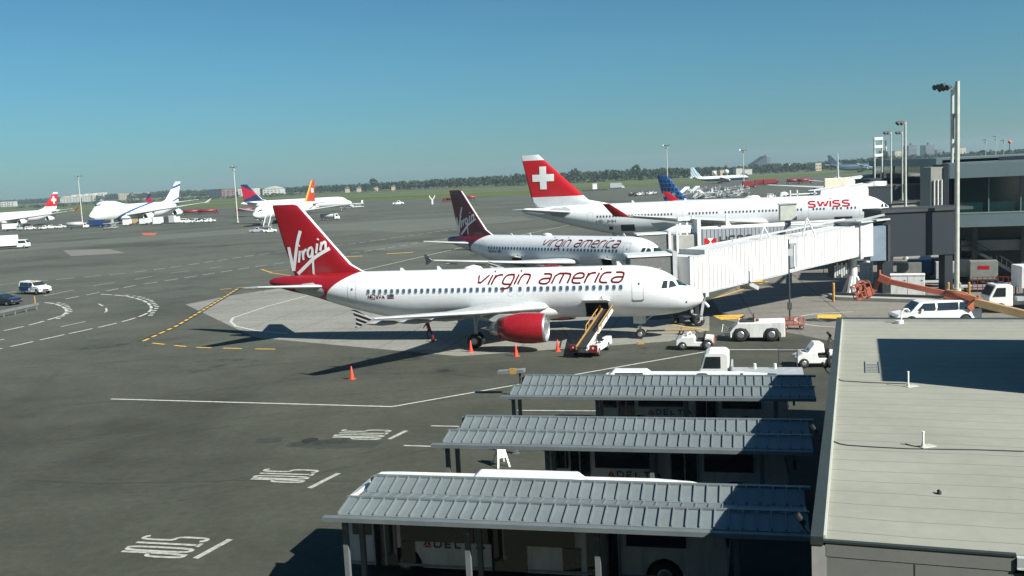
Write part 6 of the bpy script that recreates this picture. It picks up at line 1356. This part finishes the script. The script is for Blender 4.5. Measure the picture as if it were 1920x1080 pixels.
# ------------------------------------------------------------------ floodlight masts
def mast(label, p, h, r=.22, heads=6, side=None, mat=MASTG, big=1.0):
    T = thing('floodlight_mast', label, 'floodlight mast', p, 0, 'floodlight masts')
    mb = MB(); mb.cyl((0, 0, 0), (0, 0, h), r, r * .6, n=10); mb.cyl((0, 0, 0), (0, 0, .3), r * 1.8, n=10); build('pole', mb, mat, T)
    mb = MB(); mb.lathe([(h - .1, .01), (h - .1, .9 * big), (h + .1, .9 * big), (h + .1, .01)], (0, 0, 0), (0, 0, 1), 12); mb.cyl((0, 0, h * .93), (0, 0, h * .95), .5 * big, n=10) if side is None else None; build('head_ring', mb, GREYP, T) if side is None else None
    for k in range(heads):
        if side is None: t = 2 * math.pi * k / heads; c = Vector((math.cos(t) * 1.05 * big, math.sin(t) * 1.05 * big, h + .15)); dv = Vector((math.cos(t), math.sin(t), -.6))
        else: c = Vector((side * (.35 + .45 * (k % 2)), -.35 + .4 * (k // 2), h - .1 + .12 * (k // 2))); dv = Vector((side, -.3, -.5))
        m = MB(); m.cyl(c, c + dv.normalized() * .45 * big, .15 * big, (.3 if side is None else .22) * big, n=8); build('floodlight', m, STEEL if side is None else DARK, T)
    if side is not None: m = MB(); m.bar((0, 0, h - .2), (side * 1.3, 0, h - .1), .16); build('bracket', m, mat, T)
    return T
def mast_px(label, pxb, pyb, pyt, **k):
    p = G(pxb, pyb); h = W(pxb, pyt, p.y).z; return mast(label, p, h, **k)
mast_px('tall thin floodlight mast left of the blue-striped airliner', 155, 421, 329, r=.3, big=1.3); mast_px('tall thin floodlight mast beside the nose of the orange-tailed airliner', 446, 417, 312, r=.3, big=1.2)
p = AT(1251, 560); mast('tall thin floodlight mast behind the blue checked tail fin', p, W(1251, 272, 560).z, r=.32, big=1.5); p = AT(1394, 620); mast('thin floodlight mast by the white-over-blue distant airliner', p, W(1394, 281, 620).z, r=.32, big=1.6)
# large double mast at the terminal
pm = G(1794, 548); T = thing('floodlight_mast', 'very tall pale double-post floodlight mast in front of the terminal', 'floodlight mast', pm, 0, 'floodlight masts'); ht = W(1799, 152, pm.y).z
mb = MB(); mb.cyl((0, 0, 0), (0, 0, ht), .24, .20, n=12); mb.cyl((0, 0, 0), (0, 0, .4), .4, n=12); build('pole', mb, MASTG, T)
q = W(1785, 310, 104); hb = W(1785, 168, 104).z; rel = Vector((q.x - pm.x, 104 - pm.y, 0)); mb = MB(); mb.cyl(rel + Vector((0, 0, 6)), rel + Vector((0, 0, hb)), .16, n=10); build('rear_pole', mb, MASTG, T)
mb = MB()
for py in (160, 212, 268): z_ = W(1799, py, pm.y).z; mb.bar((0, 0, z_), rel + Vector((0, 0, z_ - .2)), .3)
mb.bar((-.15, .5, W(1799, 212, pm.y).z), (-.15, .5, W(1799, 260, pm.y).z), .28); build('cross_arm', mb, MASTG, T)
for k in range(6): c = Vector((-.75 - .5 * (k % 2), .8 * (k // 2) - .3, ht - .5 + .18 * (k % 2))); m = MB(); m.cyl(c, c + Vector((-.5, -.2, -.12)), .14, .28, n=8); build('floodlight', m, DARK, T)
def term_mast(label, px, pyt, d, pyb, side=-1, r=.16): p = W(px, pyb, d); mast(label, Vector((p.x, d, 0)), W(px, pyt, d).z, r=r, heads=4, side=side)
term_mast('floodlight mast rising beside the nose of the long red-tailed airliner', 1698, 228, 128, 400, r=.2); term_mast('floodlight mast just behind the one by the airliner nose', 1692, 247, 175, 340); term_mast('slim floodlight mast at the far gate, left of the pair', 1671, 247, 160, 350)
for px, pyt, lab in ((1848, 262, 'distant lamp post over the terminal roof, leftmost of three'), (1867, 256, 'distant twin-headed lamp post over the terminal roof, middle of three'), (1882, 263, 'distant lamp post over the terminal roof, right of the twin-headed one')):
    p = AT(px, 420); mast(lab, p, W(px, pyt, 420).z, r=.16, heads=3, big=.9)
# white ladder frame mast
T = thing('gantry_mast', 'ladder-like pale gantry with white cross bars at the end of the terminal', 'gantry', (W(1640, 345, 215).x, 215, 0), 0); w_ = W(1652, 300, 215).x - W(1638, 300, 215).x; ht = W(1645, 258, 215).z
mb = MB(); mb.cyl((0, 0, 0), (0, 0, ht), .2, n=8); mb.cyl((w_, 0, 0), (w_, 0, ht), .2, n=8); build('post', mb, MASTG, T)
for py in (260, 275, 291): z_ = W(1645, py, 215).z; mb = MB(); mb.box(-.1, w_ + .1, -.3, .3, z_ - .3, z_ + .3); build('cross_bar', mb, WHITE, T)
T = thing('aviation_beacon', 'thin mast with a round red and white ball on top, beyond the terminal roof', 'beacon', AT(1893, 420), 0); h = W(1893, 266, 420).z; mb = MB(); mb.cyl((0, 0, 0), (0, 0, h), .15, n=8); build('pole', mb, DARK, T); mb = MB(); mb.lathe([(-.8, .01), (-.5, .55), (0, .8), (.5, .55), (.8, .01)], (0, 0, h), (0, 0, 1), 14); build('ball', mb, paint('beacon_red', (.7, .12, .1), .5), T)

# ------------------------------------------------------------------ distant ground equipment
def ymir(px, py): return G(px, py)
def truck(name, label, cat, p, yaw, L, h, boxm, cabm=WHITE, w=2.4, tank=False, group=None, cabL=1.9):
    T = thing(name, label, cat, p, yaw, group); hc = min(h, 2.5)
    mb = MB(); x0 = L / 2 - cabL; mb.prism([(x0, .5), (x0, hc * .98), (x0 + .25, hc), (L / 2 - .65, hc * .98), (L / 2 - .3, hc * .62), (L / 2, hc * .55), (L / 2, .5)], -w / 2 * .95, w / 2 * .95); build('cab', mb, cabm, T, bevel=.05)
    for s_ in (-1, 1): pane(T, [(x0 + .45, s_ * (w * .475 + .01), hc * .6), (L / 2 - .5, s_ * (w * .475 + .01), hc * .6), (L / 2 - .7, s_ * (w * .475 + .01), hc * .9), (x0 + .45, s_ * (w * .475 + .01), hc * .9)])
    pane(T, [(L / 2 - .28, -w * .4, hc * .64), (L / 2 - .28, w * .4, hc * .64), (L / 2 - .60, w * .38, hc * .95), (L / 2 - .60, -w * .38, hc * .95)], name='windscreen')
    mb = MB()
    if tank:
        mb.lathe([(0, .01), (.15, h * .26), (L - cabL - .5, h * .26), (L - cabL - .35, .01)], (-L / 2, 0, h * .66), (1, 0, 0), 14); build('tank', mb, boxm, T)
    else: mb.box(-L / 2, x0 - .15, -w / 2, w / 2, .95, h); build('cargo_box', mb, boxm, T, bevel=.04)
    mb = MB(); mb.box(-L / 2, L / 2 - .3, -w * .35, w * .35, .45, .93); build('chassis', mb, DARK, T); simple_wheels(T, (-L / 2 + 1.4, L / 2 - 1.0), w / 2 - .2, .48, .3); return T
truck('box_truck', 'long white box truck driving right at the left edge', 'truck', G(8, 467.5), .15, 13.5, 3.9, WHITE, WHITE, 2.5, cabL=3.0)
truck('tanker_truck', 'grey tanker truck with white cab, alone on the open apron', 'truck', G(619, 413), .1, 7.5, 2.9, GREYP, WHITE, 2.4, True)
truck('tanker_truck', 'silver tanker truck beside the second floodlight-lit stand, left of the blue cargo loader', 'truck', G(146, 429), .1, 9, 3.3, LGREY, WHITE, 2.5, True)
truck('cargo_truck', 'blue box truck under the nose of the blue-striped airliner', 'truck', G(178, 427), 3.2, 8.5, 3.4, BLUE, DARK, 2.5)
truck('van_truck', 'white service truck below the engine of the leftmost airliner', 'truck', G(24, 433), .1, 8.0, 3.3, WHITE, LGREY, 2.5)
for k, (px, py, lb) in enumerate([(58, 431, 'small white cart right of the service truck'), (84, 430, 'white pickup second in the row at the far left'), (98, 429, 'white pickup third in the row at the far left'), (114, 428, 'white pickup just left of the silver tanker')]):
    car('airside_car', lb, 'car', G(px, py), .1, WHITE, 4.6, 1.9, 1.75, ('van', 'pickup', 'sedan', 'pickup')[k], True, 'small vehicles beside the far airliners')
for px, py, lb, kd in [(340, 418, 'white van, first of the cluster right of the outer engine', 'van'), (352, 418.5, 'white pickup in the cluster right of the outer engine', 'pickup'), (362, 418, 'white car in the middle of the cluster right of the outer engine', 'suv'), (372, 418, 'white van last in the cluster right of the outer engine', 'van'), (385, 417.5, 'white car standing apart, left of the next pair member', 'sedan'), (394, 417, 'white pickup rightmost of the far row of small vehicles', 'pickup')]:
    car('airside_car', lb, 'car', G(px, py), random.choice((.1, 2.9, 3.2)), WHITE_D if px % 2 else WHITE, 4.8, 1.9, 1.9, kd, True, 'small vehicles beside the far airliners')
def ulds(label, px, py, mat, w=3.2, h=2.3): 
    p = G(px, py); o = thing('cargo_container', label, 'cargo container', p, random.uniform(-.2, .3), 'cargo containers beside the blue-striped airliner'); mb = MB(); mb.prism([(-w / 2, .6), (-w / 2, .6 + h), (w / 2, .6 + h), (w / 2, 1.1), (w / 2 - .5, .6)], -1.0, 1.0); build('container', mb, mat, o, bevel=.04); mb = MB(); mb.box(-w / 2 - .1, w / 2 + .1, -1, 1, .4, .59); build('dolly_frame', mb, DARK, o); simple_wheels(o, (-1, 1), .8, .2, .12)
for a in [('square white container below the blue diagonal stripe', 239, 424, WHITE), ('white container left of the inner engine', 270, 422, WHITE), ('small white container directly below the inner engine', 279, 421, WHITE_D, 2.4), ('large white container right of the inner engine', 297, 422, WHITE, 4, 2.9), ('dark container right of the white ones', 313, 419, DARK), ('grey container between the two engines', 324, 419.5, LGREY, 2.6, 3.0), ('tan container left of the first white one', 252, 421, TAN, 3.0, 2.0), ('white container at the right of the engine row', 333, 419, WHITE, 2.4, 2.4)]: ulds(*a)
for a in [('red tank truck, left one of the pair beyond the blue-striped airliner wing', 360, 403), ('red tank truck, right one of the pair beyond the blue-striped airliner wing', 391, 402), ('red tank truck behind the second floodlight mast', 462, 399)]: truck('fuel_truck', a[0], 'truck', G(*a[1:]), .1, 12, 3.3, REDT, REDT, 2.5, True, 'red fuel trucks')
def airstair(label, p, yaw, mat=WHITE, group='mobile stairs and loaders', s=1.0):
    T = thing('mobile_stairs', label, 'stairs truck', p, yaw, group); L = 6.5 * s; h = 4.0 * s
    mb = MB()
    for y in (-.9, .85): mb.prism([(-L / 2, .6), (L / 2 - 1.2, h), (L / 2, h), (L / 2, h + .9), (L / 2 - 1.3, h + .9), (-L / 2, 1.5)], y, y + .05)
    build('side_panel', mb, mat, T); mb = MB(); 
    for k in range(10): mb.box(-L / 2 + (L - 1.2) * k / 10, -L / 2 + (L - 1.2) * (k + 1) / 10, -.85, .85, .5 + (h - .6) * k / 10, .56 + (h - .6) * k / 10)
    mb.box(L / 2 - 1.2, L / 2, -.85, .85, h - .08, h); build('steps', mb, GREYP, T)
    mb = MB(); mb.box(-L / 2 + .3, L / 2 + .3, -.8, .8, .35, .6); mb.bar((L / 2 - .8, .5, .5), (L / 2 - .8, .5, h - .1), .15); mb.bar((L / 2 - .8, -.5, .5), (L / 2 - .8, -.5, h - .1), .15); build('chassis', mb, GREYP, T); simple_wheels(T, (-L / 3, L / 3), .8, .35); return T
def loader(label, p, yaw, mat=WHITE, group='mobile stairs and loaders'):
    T = thing('cargo_loader', label, 'cargo loader', p, yaw, group); mb = MB(); mb.box(-3.5, 3.5, -1.4, 1.4, 2.2, 2.45); mb.box(2.4, 3.3, .8, 1.5, 2.45, 4.0); build('platform', mb, mat, T)
    mb = MB()
    for y in (-1.1, 1.1): mb.bar((-2.6, y, .6), (2.4, y, 2.2), .2); mb.bar((2.6, y, .6), (-2.4, y, 2.2), .2)
    build('scissor_frame', mb, GREYP, T); mb = MB(); mb.box(-3.3, 3.3, -1.2, 1.2, .35, .65); build('chassis', mb, mat, T); simple_wheels(T, (-2.3, 2.3), 1.1, .38); return T
loader('grey cargo loader raised to the side of the blue-striped airliner', G(209, 429), 1.4, GREYP); airstair('white mobile stairs at the nose of the far right-facing airliner', G(653, 391), 2.9); airstair('pale mobile stairs half hidden behind the nearest tail fin, by the orange-tailed airliner nose', G(503, 428), 1.6, WHITE_D)
loader('white loader at the nose of the far right-facing airliner, right of the stairs', G(671, 389), .3, WHITE_D)
car('airside_car', 'small dark utility vehicle under the nose of the orange-tailed airliner', 'car', G(482, 436), .1, GREYP, 4.4, 1.9, 1.6, 'pickup', True, 'small vehicles beside the far airliners'); car('airside_car', 'small white utility vehicle under the nose of the orange-tailed airliner', 'car', G(507, 436), .1, WHITE, 4.0, 1.8, 1.4, 'pickup', True, 'small vehicles beside the far airliners')
car('airside_car', 'lone white pickup crossing the far apron', 'car', G(747, 384.5), .1, WHITE, 6.5, 2.2, 2.6, 'pickup', True, 'small vehicles beside the far airliners')
truck('fuel_truck', 'red truck partly hidden by the maroon tail fin', 'truck', G(845, 379), 3.1, 10, 3.0, REDT, REDT, 2.5, True, 'red fuel trucks'); truck('fuel_truck', 'red truck just right of the maroon tail fin', 'truck', G(877, 377), 3.1, 9, 3.4, REDT, REDT, 2.5, True, 'red fuel trucks')
truck('cargo_truck', 'dark truck with white cab on the far taxiway behind the blue checked fin', 'truck', G(1157, 354), 0, 11, 4.5, GREYP, WHITE, 3)
T = thing('antenna_frame', 'white goalpost-like antenna frame on the far apron left of the maroon fin', 'antenna', G(811, 383), 0); mb = MB(); mb.bar((0, 0, 0), (0, 0, 2.5), .9); mb.bar((0, 0, 2.4), (-1.4, 0, 4.2), .5); mb.bar((0, 0, 2.4), (1.4, 0, 4.2), .5); mb.bar((-1.4, 0, 4.2), (-1.4, 0, 5.0), .5); mb.bar((1.4, 0, 4.2), (1.4, 0, 5.0), .5); build('frame', mb, WHITE_D, T)
T = thing('localizer_hut', 'small white hut with a dark base out on the infield', 'hut', AT(1114, 720), 0); mb = MB(); mb.box(-1.6, 1.6, -1, 1, 0, 5.0); mb.zprism([(-1.8, -1.2), (1.8, -1.2), (1.8, 1.2), (-1.8, 1.2)], 5.0, 5.3); build('wall', mb, WHITE, T); mb = MB(); mb.box(-9, 9, -1.5, 1.5, 0, 1.2); build('base', mb, DARK, T)
# equipment park behind the long red-tailed airliner
rnd = random.Random(5); st0 = airstair('white mobile stairs in the equipment park, leftmost tall one', G(1283, 366), .5, s=.8); st1 = airstair('white mobile stairs in the equipment park, second tall one', G(1303, 364), .5, LGREY, s=.8); ld0 = loader('white cargo loader in the front row of the equipment park', G(1325, 372), .1, LGREY)
ADJ = ['leftmost', 'second', 'third', 'fourth', 'fifth', 'sixth', 'seventh', 'eighth', 'ninth', 'tenth', 'eleventh', 'twelfth', 'thirteenth', 'fourteenth']
for r_, (y0_, y1_, n, kind) in enumerate([(373, 367, 13, 'front'), (366, 360, 13, 'middle'), (359, 353, 13, 'back')]):
    for k in range(n):
        px = 1293 + (1402 - 1293) * (k + .5) / n + rnd.uniform(-2, 2); py = y0_ + (y1_ - y0_) * k / n + rnd.uniform(-1, 1); src = rnd.choice((st0, st1, ld0, ld0))
        c = copy_tree(src, G(px, py), rnd.uniform(0, 6.28), f'{"white mobile stairs" if src != ld0 else "white cargo loader"} in the {kind} row of the equipment park, {ADJ[k]} from the left'); s = rnd.uniform(.35, .72); c.scale = (s, s, s)
for k, px in enumerate((1186, 1196, 1207, 1216, 1226)):
    o = tractor(f'{("dark", "white", "grey", "white", "green-grey")[k]} tractor in the row left of the blue checked fin, {ADJ[k]} from the left', G(px, 368 - k * .8), rnd.uniform(0, 3), (DARK, WHITE, GREYP, WHITE_D, GREYP)[k], 'tractors left of the blue checked fin'); o.scale = (1.5, 1.5, 1.5)
truck('fuel_truck', 'short red truck right of the equipment park', 'truck', G(1405, 352), 0, 8, 4.0, REDT, REDT, 2.5, False, 'red fuel trucks'); 
for px, lb in ((1429, 'red truck, left one of the touching pair on the far service road'), (1446, 'red truck, right one of the touching pair on the far service road'), (1490, 'long red trailer truck, left one near the far jet bridge'), (1510, 'long red trailer truck, right one near the far jet bridge')): truck('fuel_truck', lb, 'truck', G(px, 347 - (px - 1429) * .03), 0, 10, 3.6, REDT, REDT, 2.5, px > 1480, 'red fuel trucks')
T = thing('engine_stand', 'dark round engine intake on a stand above the long red-tailed airliner', 'engine', G(1471, 383), 0); mb = MB(); mb.lathe([(0, .6), (.1, 1.5), (.4, 1.7), (3, 1.5), (3.5, 1.0)], (0, 0, 2.4), (0, 1, 0), 18); build('nacelle', mb, WHITE_D, T); mb = MB(); mb.cyl((0, .3, 2.4), (0, .5, 2.4), 1.45, n=18); build('intake_fan', mb, DARK, T); mb = MB(); mb.box(-1.2, 1.2, .5, 3, 0, .8); build('stand', mb, GREYP, T)
for px, py, lb in ((1445, 371, 'white cart alone on the apron above the fuselage of the long airliner'),): car('airside_car', lb, 'car', G(px, py), 0, WHITE, 3.5, 1.9, 1.6, 'van', True, 'small vehicles beside the far airliners')
for k, (px, py) in enumerate(((1497, 386), (1507, 386), (1517, 385))): airstair(f'white access steps in front of the far jet bridge, {ADJ[k]} from the left', G(px, py), .4 * k, WHITE, 'access steps by the far jet bridge', .62)

# ------------------------------------------------------------------ far buildings
HW = paint('far_white_building', (.46, .46, .43), .8, var=.1, scale=.05); HB = paint('far_brick_building', (.22, .15, .13), .85, scale=.05); HG = paint('far_grey_building', (.10, .115, .13), .8, scale=.05); HD = paint('far_dark_building', (.025, .035, .05), .8, scale=.05); HT = paint('far_tan_building', (.42, .36, .26), .85, scale=.05)
def fbld(name, label, cat, px0, px1, d, pyt, mat, depth=25, kind='flat', roofm=None, win=True):
    a, b = AT(px0, d), AT(px1, d); w = b.x - a.x; h = W((px0 + px1) / 2, pyt, d).z; T = thing(name, label, cat, (a.x, d, 0), 0)
    mb = MB(); mb.box(0, w, 0, depth, 0, h if kind == 'flat' else h * .7); build('wall', mb, mat, T)
    mb = MB()
    if kind == 'flat': mb.box(-.4, w + .4, -.4, depth + .4, h, h + .5)
    else: mb.prism([(-.8, h * .7), (w / 2, h), (w + .8, h * .7)], -.5, depth + .5)
    build('roof', mb, roofm or HG, T)
    if win:
        n = max(2, int(w / 7)); mb = MB(); lv = max(1, int(h / 4.5))
        for l in range(lv):
            for k in range(n): mb.box(w * (k + .3) / n, w * (k + .7) / n, -.08, 0, (l + .4) * h * .8 / lv, (l + .75) * h * .8 / lv)
        build('window_row', mb, GLASS, T)
    return T
for k, a in enumerate([(0, 12, 2400, 378, HW), (14, 25, 2400, 377.5, HW)]): fbld('warehouse', f'small white flat warehouse at the left edge of the horizon, {("outer", "inner")[k]} one', 'building', *a, 18)
for k, a in enumerate([(112, 128, 3000, 369.5), (129, 141, 3000, 367), (142, 150, 3000, 366), (153, 164, 3000, 365), (164, 172, 3000, 364.5), (171, 178, 3000, 364)]): fbld('house', f'white gabled building on the left horizon, {ADJ[k]} of the row', 'building', a[0], a[1], a[2], a[3] - 1.5, HW, 30, 'gable', HW if k % 2 else HT)
fbld('hangar', 'pale gabled building just right of the row on the left horizon', 'building', 183, 194, 3000, 360.5, HW, 30); fbld('hangar', 'long pale grey hangar behind the double-deck airliner', 'hangar', 222, 267, 2900, 362, HT, 60, roofm=HW)
fbld('hangar', 'pale hangar with dark doors right of the blue-banded fin', 'hangar', 331, 354, 2800, 357.5, HT, 50); fbld('office_block', 'dark blue flat building on the far horizon left of the second mast', 'building', 392, 414, 2000, 355, HD, 30); fbld('office_block', 'brownish low building right of the dark blue one', 'building', 415, 440, 2000, 354.5, HB, 30)
fbld('hangar', 'long cream building on the far horizon right of the second mast', 'building', 446, 478, 2000, 353, HW, 40); fbld('hangar', 'cream arched building on the horizon beside the navy tail', 'building', 492, 526, 2000, 349.5, HW, 40, 'gable', HW)
for k, px in enumerate((646, 668, 700, 733)): fbld('house', f'small white house before the woods, {ADJ[k]} from the left', 'house', px, px + 6, 1650, 350.5 - (px - 646) * .04, HT, 15, 'gable', HG, False)
for k, px in enumerate((1335, 1350)): fbld('house', f'pale low building before the woods behind the distant airliner, {("left", "right")[k]} one', 'house', px, px + 9, 1380, 319.5 - k, HT, 15, win=False)
T = thing('radar_dome', 'white dome on a stub tower above the distant airliner', 'dome', AT(1362, 1200), 0)
fbld('warehouse', 'white building with dark windows on the far field near the thin mast', 'building', 1380, 1392, 1380, 315.5, HW, 20, win=False); fbld('warehouse', 'long low white building just right of the thin mast', 'building', 1396, 1410, 1380, 317, HW, 20, win=False)
h_ = W(1362, 322, 1200).z
mb = MB(); mb.cyl((0, 0, 0), (0, 0, h_ - 2), 1.5, n=10); build('tower', mb, HG, T); mb = MB(); mb.lathe([(-2.6, 1.4), (-1.5, 2.6), (0, 3.1), (1.8, 2.4), (2.9, .01)], (0, 0, h_), (0, 0, 1), 14); build('dome', mb, WHITE, T)
T = thing('radar_dome', 'smaller white dome left of the other, behind the distant airliner', 'dome', AT(1339, 1200), 0); h_ = W(1339, 324, 1200).z; mb = MB(); mb.cyl((0, 0, 0), (0, 0, h_ - 2), 1.0, n=10); build('tower', mb, HG, T); mb = MB(); mb.lathe([(-2.0, 1.0), (-1, 2.0), (0, 2.3), (1.4, 1.8), (2.2, .01)], (0, 0, h_), (0, 0, 1), 14); build('dome', mb, WHITE, T)
# stepped pyramid block
T = thing('stepped_tower', 'dark stepped building rising like a half pyramid on the horizon', 'building', AT(1412, 2700), 0); sc = 2700 / F_PX; base = 13.4
mb = MB(); hs = [8, 12, 16, 22, 27]
for k in range(9): mb.box(k * 2.9 * sc, (k + 1) * 2.9 * sc, 0, 60, 0, base + sc * (1.0 + 14 * (k / 8) ** 1.1))
build('wall', mb, HD, T); mb = MB(); mb.box(26.1 * sc, 34 * sc, 2, 60, 0, base + sc * 12.5); build('side_block', mb, HG, T); mb = MB(); mb.box(24.5 * sc, 26 * sc, 10, 20, base + sc * 14, base + sc * 18); build('chimney', mb, HG, T)
def tower(label, px0, px1, pyt, d=2800, mat=HG): 
    T = fbld('apartment_tower', label, 'apartment tower', px0, px1, d, pyt, mat, 40, win=True); w = (AT(px1, d) - AT(px0, d)).x; h = W(px0, pyt, d).z; mb = MB(); mb.box(w * .45, w * .65, 10, 20, h + .51, h + 7); build('lift_house', mb, HG, T)
tower('grey apartment tower on the horizon, left of the tall double mast', 1704, 1719, 273); tower('grey apartment tower on the horizon, closest to the tall double mast', 1736, 1752, 272)
fbld('apartment_tower', 'low grey block on the horizon right of the two towers', 'building', 1757, 1768, 2800, 281, HG, 30); fbld('office_block', 'cream block on the horizon beside the slim gate mast', 'building', 1678, 1691, 2600, 283, HT, 30); fbld('office_block', 'tan block on the horizon behind the tall double mast', 'building', 1800, 1811, 2600, 277, HT, 30)
fbld('warehouse', 'long dark teal building on the right horizon below the stepped tower', 'building', 1421, 1463, 1600, 307, paint('far_teal_building', (.04, .09, .11), .8), 30); fbld('warehouse', 'white building with a sloping roof on the right horizon', 'building', 1470, 1492, 1500, 307, HW, 25, 'gable', HW)
fbld('warehouse', 'small cream building on the right horizon', 'building', 1529, 1540, 1400, 305, HT, 20)
T = thing('smoke_stack', 'thin dark and white banded chimney stack on the right horizon', 'chimney', AT(1661, 2500), 0); h = W(1661, 263, 2500).z
for k in range(4): mb = MB(); mb.cyl((0, 0, h * k / 4), (0, 0, h * (k + 1) / 4), 2.6, n=10); build('shaft', mb, (HG, HD, HW, HD)[k], T)

# ------------------------------------------------------------------ far woods (reads as one mass) and a few separate trees
def leafmat(name, c1, c2):
    t = NT(name); v, x, y, z = t.xyz(); n = t.noise(.03, 5, v, .65); n2 = t.noise(.35, 3, v); c = t.mix(t.ramp(n, .3, .7), (*c1, 1), (*c2, 1)); c = t.mix(1.0, c, t.ramp(n2, .3, .7, .75, 1.25), 'MULTIPLY'); return t.fin(c, .9, 0, .1)
LEAF = leafmat('distant_foliage', (.028, .046, .024), (.043, .064, .030)); BARK = paint('bark', (.08, .06, .045), .9)
def crown_into(V, Fc, cx, cy, z0_, h, r, rng, nleaf, ls):
    n0 = len(V); th = rng.uniform(0, 2 * np.pi, nleaf); ph = np.arccos(rng.uniform(-.8, 1, nleaf)); rr = rng.uniform(.55, 1.05, nleaf)
    c = np.stack([cx + r * rr * np.sin(ph) * np.cos(th), cy + r * rr * np.sin(ph) * np.sin(th), z0_ + h * .5 + h * .5 * rr * np.cos(ph)], 1)
    for p in c:
        s = ls * rng.uniform(.6, 1.4); a = rng.normal(size=3); a /= np.linalg.norm(a); b = np.cross(a, rng.normal(size=3)); b /= np.linalg.norm(b)
        k = len(V); V += [tuple(p + a * s), tuple(p + b * s), tuple(p - a * s * .9), tuple(p - b * s)]; Fc.append((k, k + 1, k + 2, k + 3))
rng = np.random.default_rng(3); V = []; Fc = []
path = [(-500, 3600, 20), (0, 3300, 19), (120, 3100, 19), (300, 2800, 23), (480, 2200, 16), (600, 1950, 15.5), (700, 1750, 15), (850, 1550, 17), (1000, 1430, 18), (1150, 1400, 17), (1300, 1400, 15), (1420, 1450, 13.5), (1500, 1450, 14), (1600, 1500, 16), (1750, 1500, 19), (1900, 1500, 19), (2300, 1500, 19)]
xs_ = [p[0] for p in path]
for row in range(3):
    px = -500.0
    while px < 2300:
        d = np.interp(px, xs_, [p[1] for p in path]) + row * 45 + rng.uniform(-15, 15); h = np.interp(px, xs_, [p[2] for p in path]) * rng.uniform(.74, .96); r = h * rng.uniform(.4, .6)
        p = AT(px, d); crown_into(V, Fc, p.x, p.y, h * .02, h * .98, r, rng, 70, r * .24); px += r * 1.15 / d * F_PX
me = bpy.data.meshes.new('distant_woods'); me.from_pydata(V, [], Fc); me.materials.append(LEAF); o = bpy.data.objects.new('distant_woods', me); COL.objects.link(o); struct(o, 'stuff')
V = []; Fc = []
for k in range(260):
    px = rng.uniform(20, 560) if k % 2 else rng.uniform(600, 1900); d = (rng.uniform(1500, 2000) if px < 600 else np.interp(px, xs_, [p[1] for p in path]) - rng.uniform(20, 120)); r = rng.uniform(2, 4.5); p = AT(px, d); crown_into(V, Fc, p.x, p.y, 0, r * 1.1, r * 1.5, rng, 16, r * .4)
me = bpy.data.meshes.new('scrub'); me.from_pydata(V, [], Fc); me.materials.append(LEAF); o = bpy.data.objects.new('infield_scrub', me); COL.objects.link(o); struct(o, 'stuff')
for k, (px, d, h, lb) in enumerate([(700, 1650, 22, 'tall round tree standing above the woods left of the maroon fin'), (1192, 1350, 21, 'dark tree standing above the woods behind the checked fin'), (1078, 1380, 20, 'round tree at the edge of the woods above the red fin'), (1655, 1450, 26, 'dark tree on the horizon behind the gantry mast')]):
    p = AT(px, d); T = thing('tree', lb, 'tree', p, 0, 'single trees on the horizon'); V = []; Fc = []; crown_into(V, Fc, 0, 0, h * .3, h * .7, h * .32, rng, 130, h * .07); me = bpy.data.meshes.new('crown'); me.from_pydata(V, [], Fc); me.materials.append(LEAF); c = bpy.data.objects.new('crown', me); COL.objects.link(c); c.parent = T
    mb = MB(); mb.cyl((0, 0, 0), (0, 0, h * .6), h * .03, h * .012, n=8); mb.cyl((0, 0, h * .3), (h * .15, 0, h * .6), h * .014, h * .006, n=6); mb.cyl((0, 0, h * .35), (-h * .14, h * .05, h * .62), h * .014, h * .006, n=6); build('trunk', mb, BARK, T)
for nm in ('wheel_rim',): pass

# ------------------------------------------------------------------ air
hz_ = bpy.data.materials.new('haze_air'); hz_.use_nodes = True; nn = hz_.node_tree.nodes; nn.remove(nn['Principled BSDF']); pv = nn.new('ShaderNodeVolumePrincipled'); pv.inputs['Color'].default_value = (.62, .80, .90, 1); pv.inputs['Density'].default_value = 0.00013; pv.inputs['Anisotropy'].default_value = .2
hz_.node_tree.links.new(pv.outputs[0], nn['Material Output'].inputs['Volume'])
mb = MB(); mb.box(-4500, 4500, -60, 4600, -1.2, 75); struct(build('haze', mb, hz_), 'stuff')
scn.cycles.volume_bounces = 0
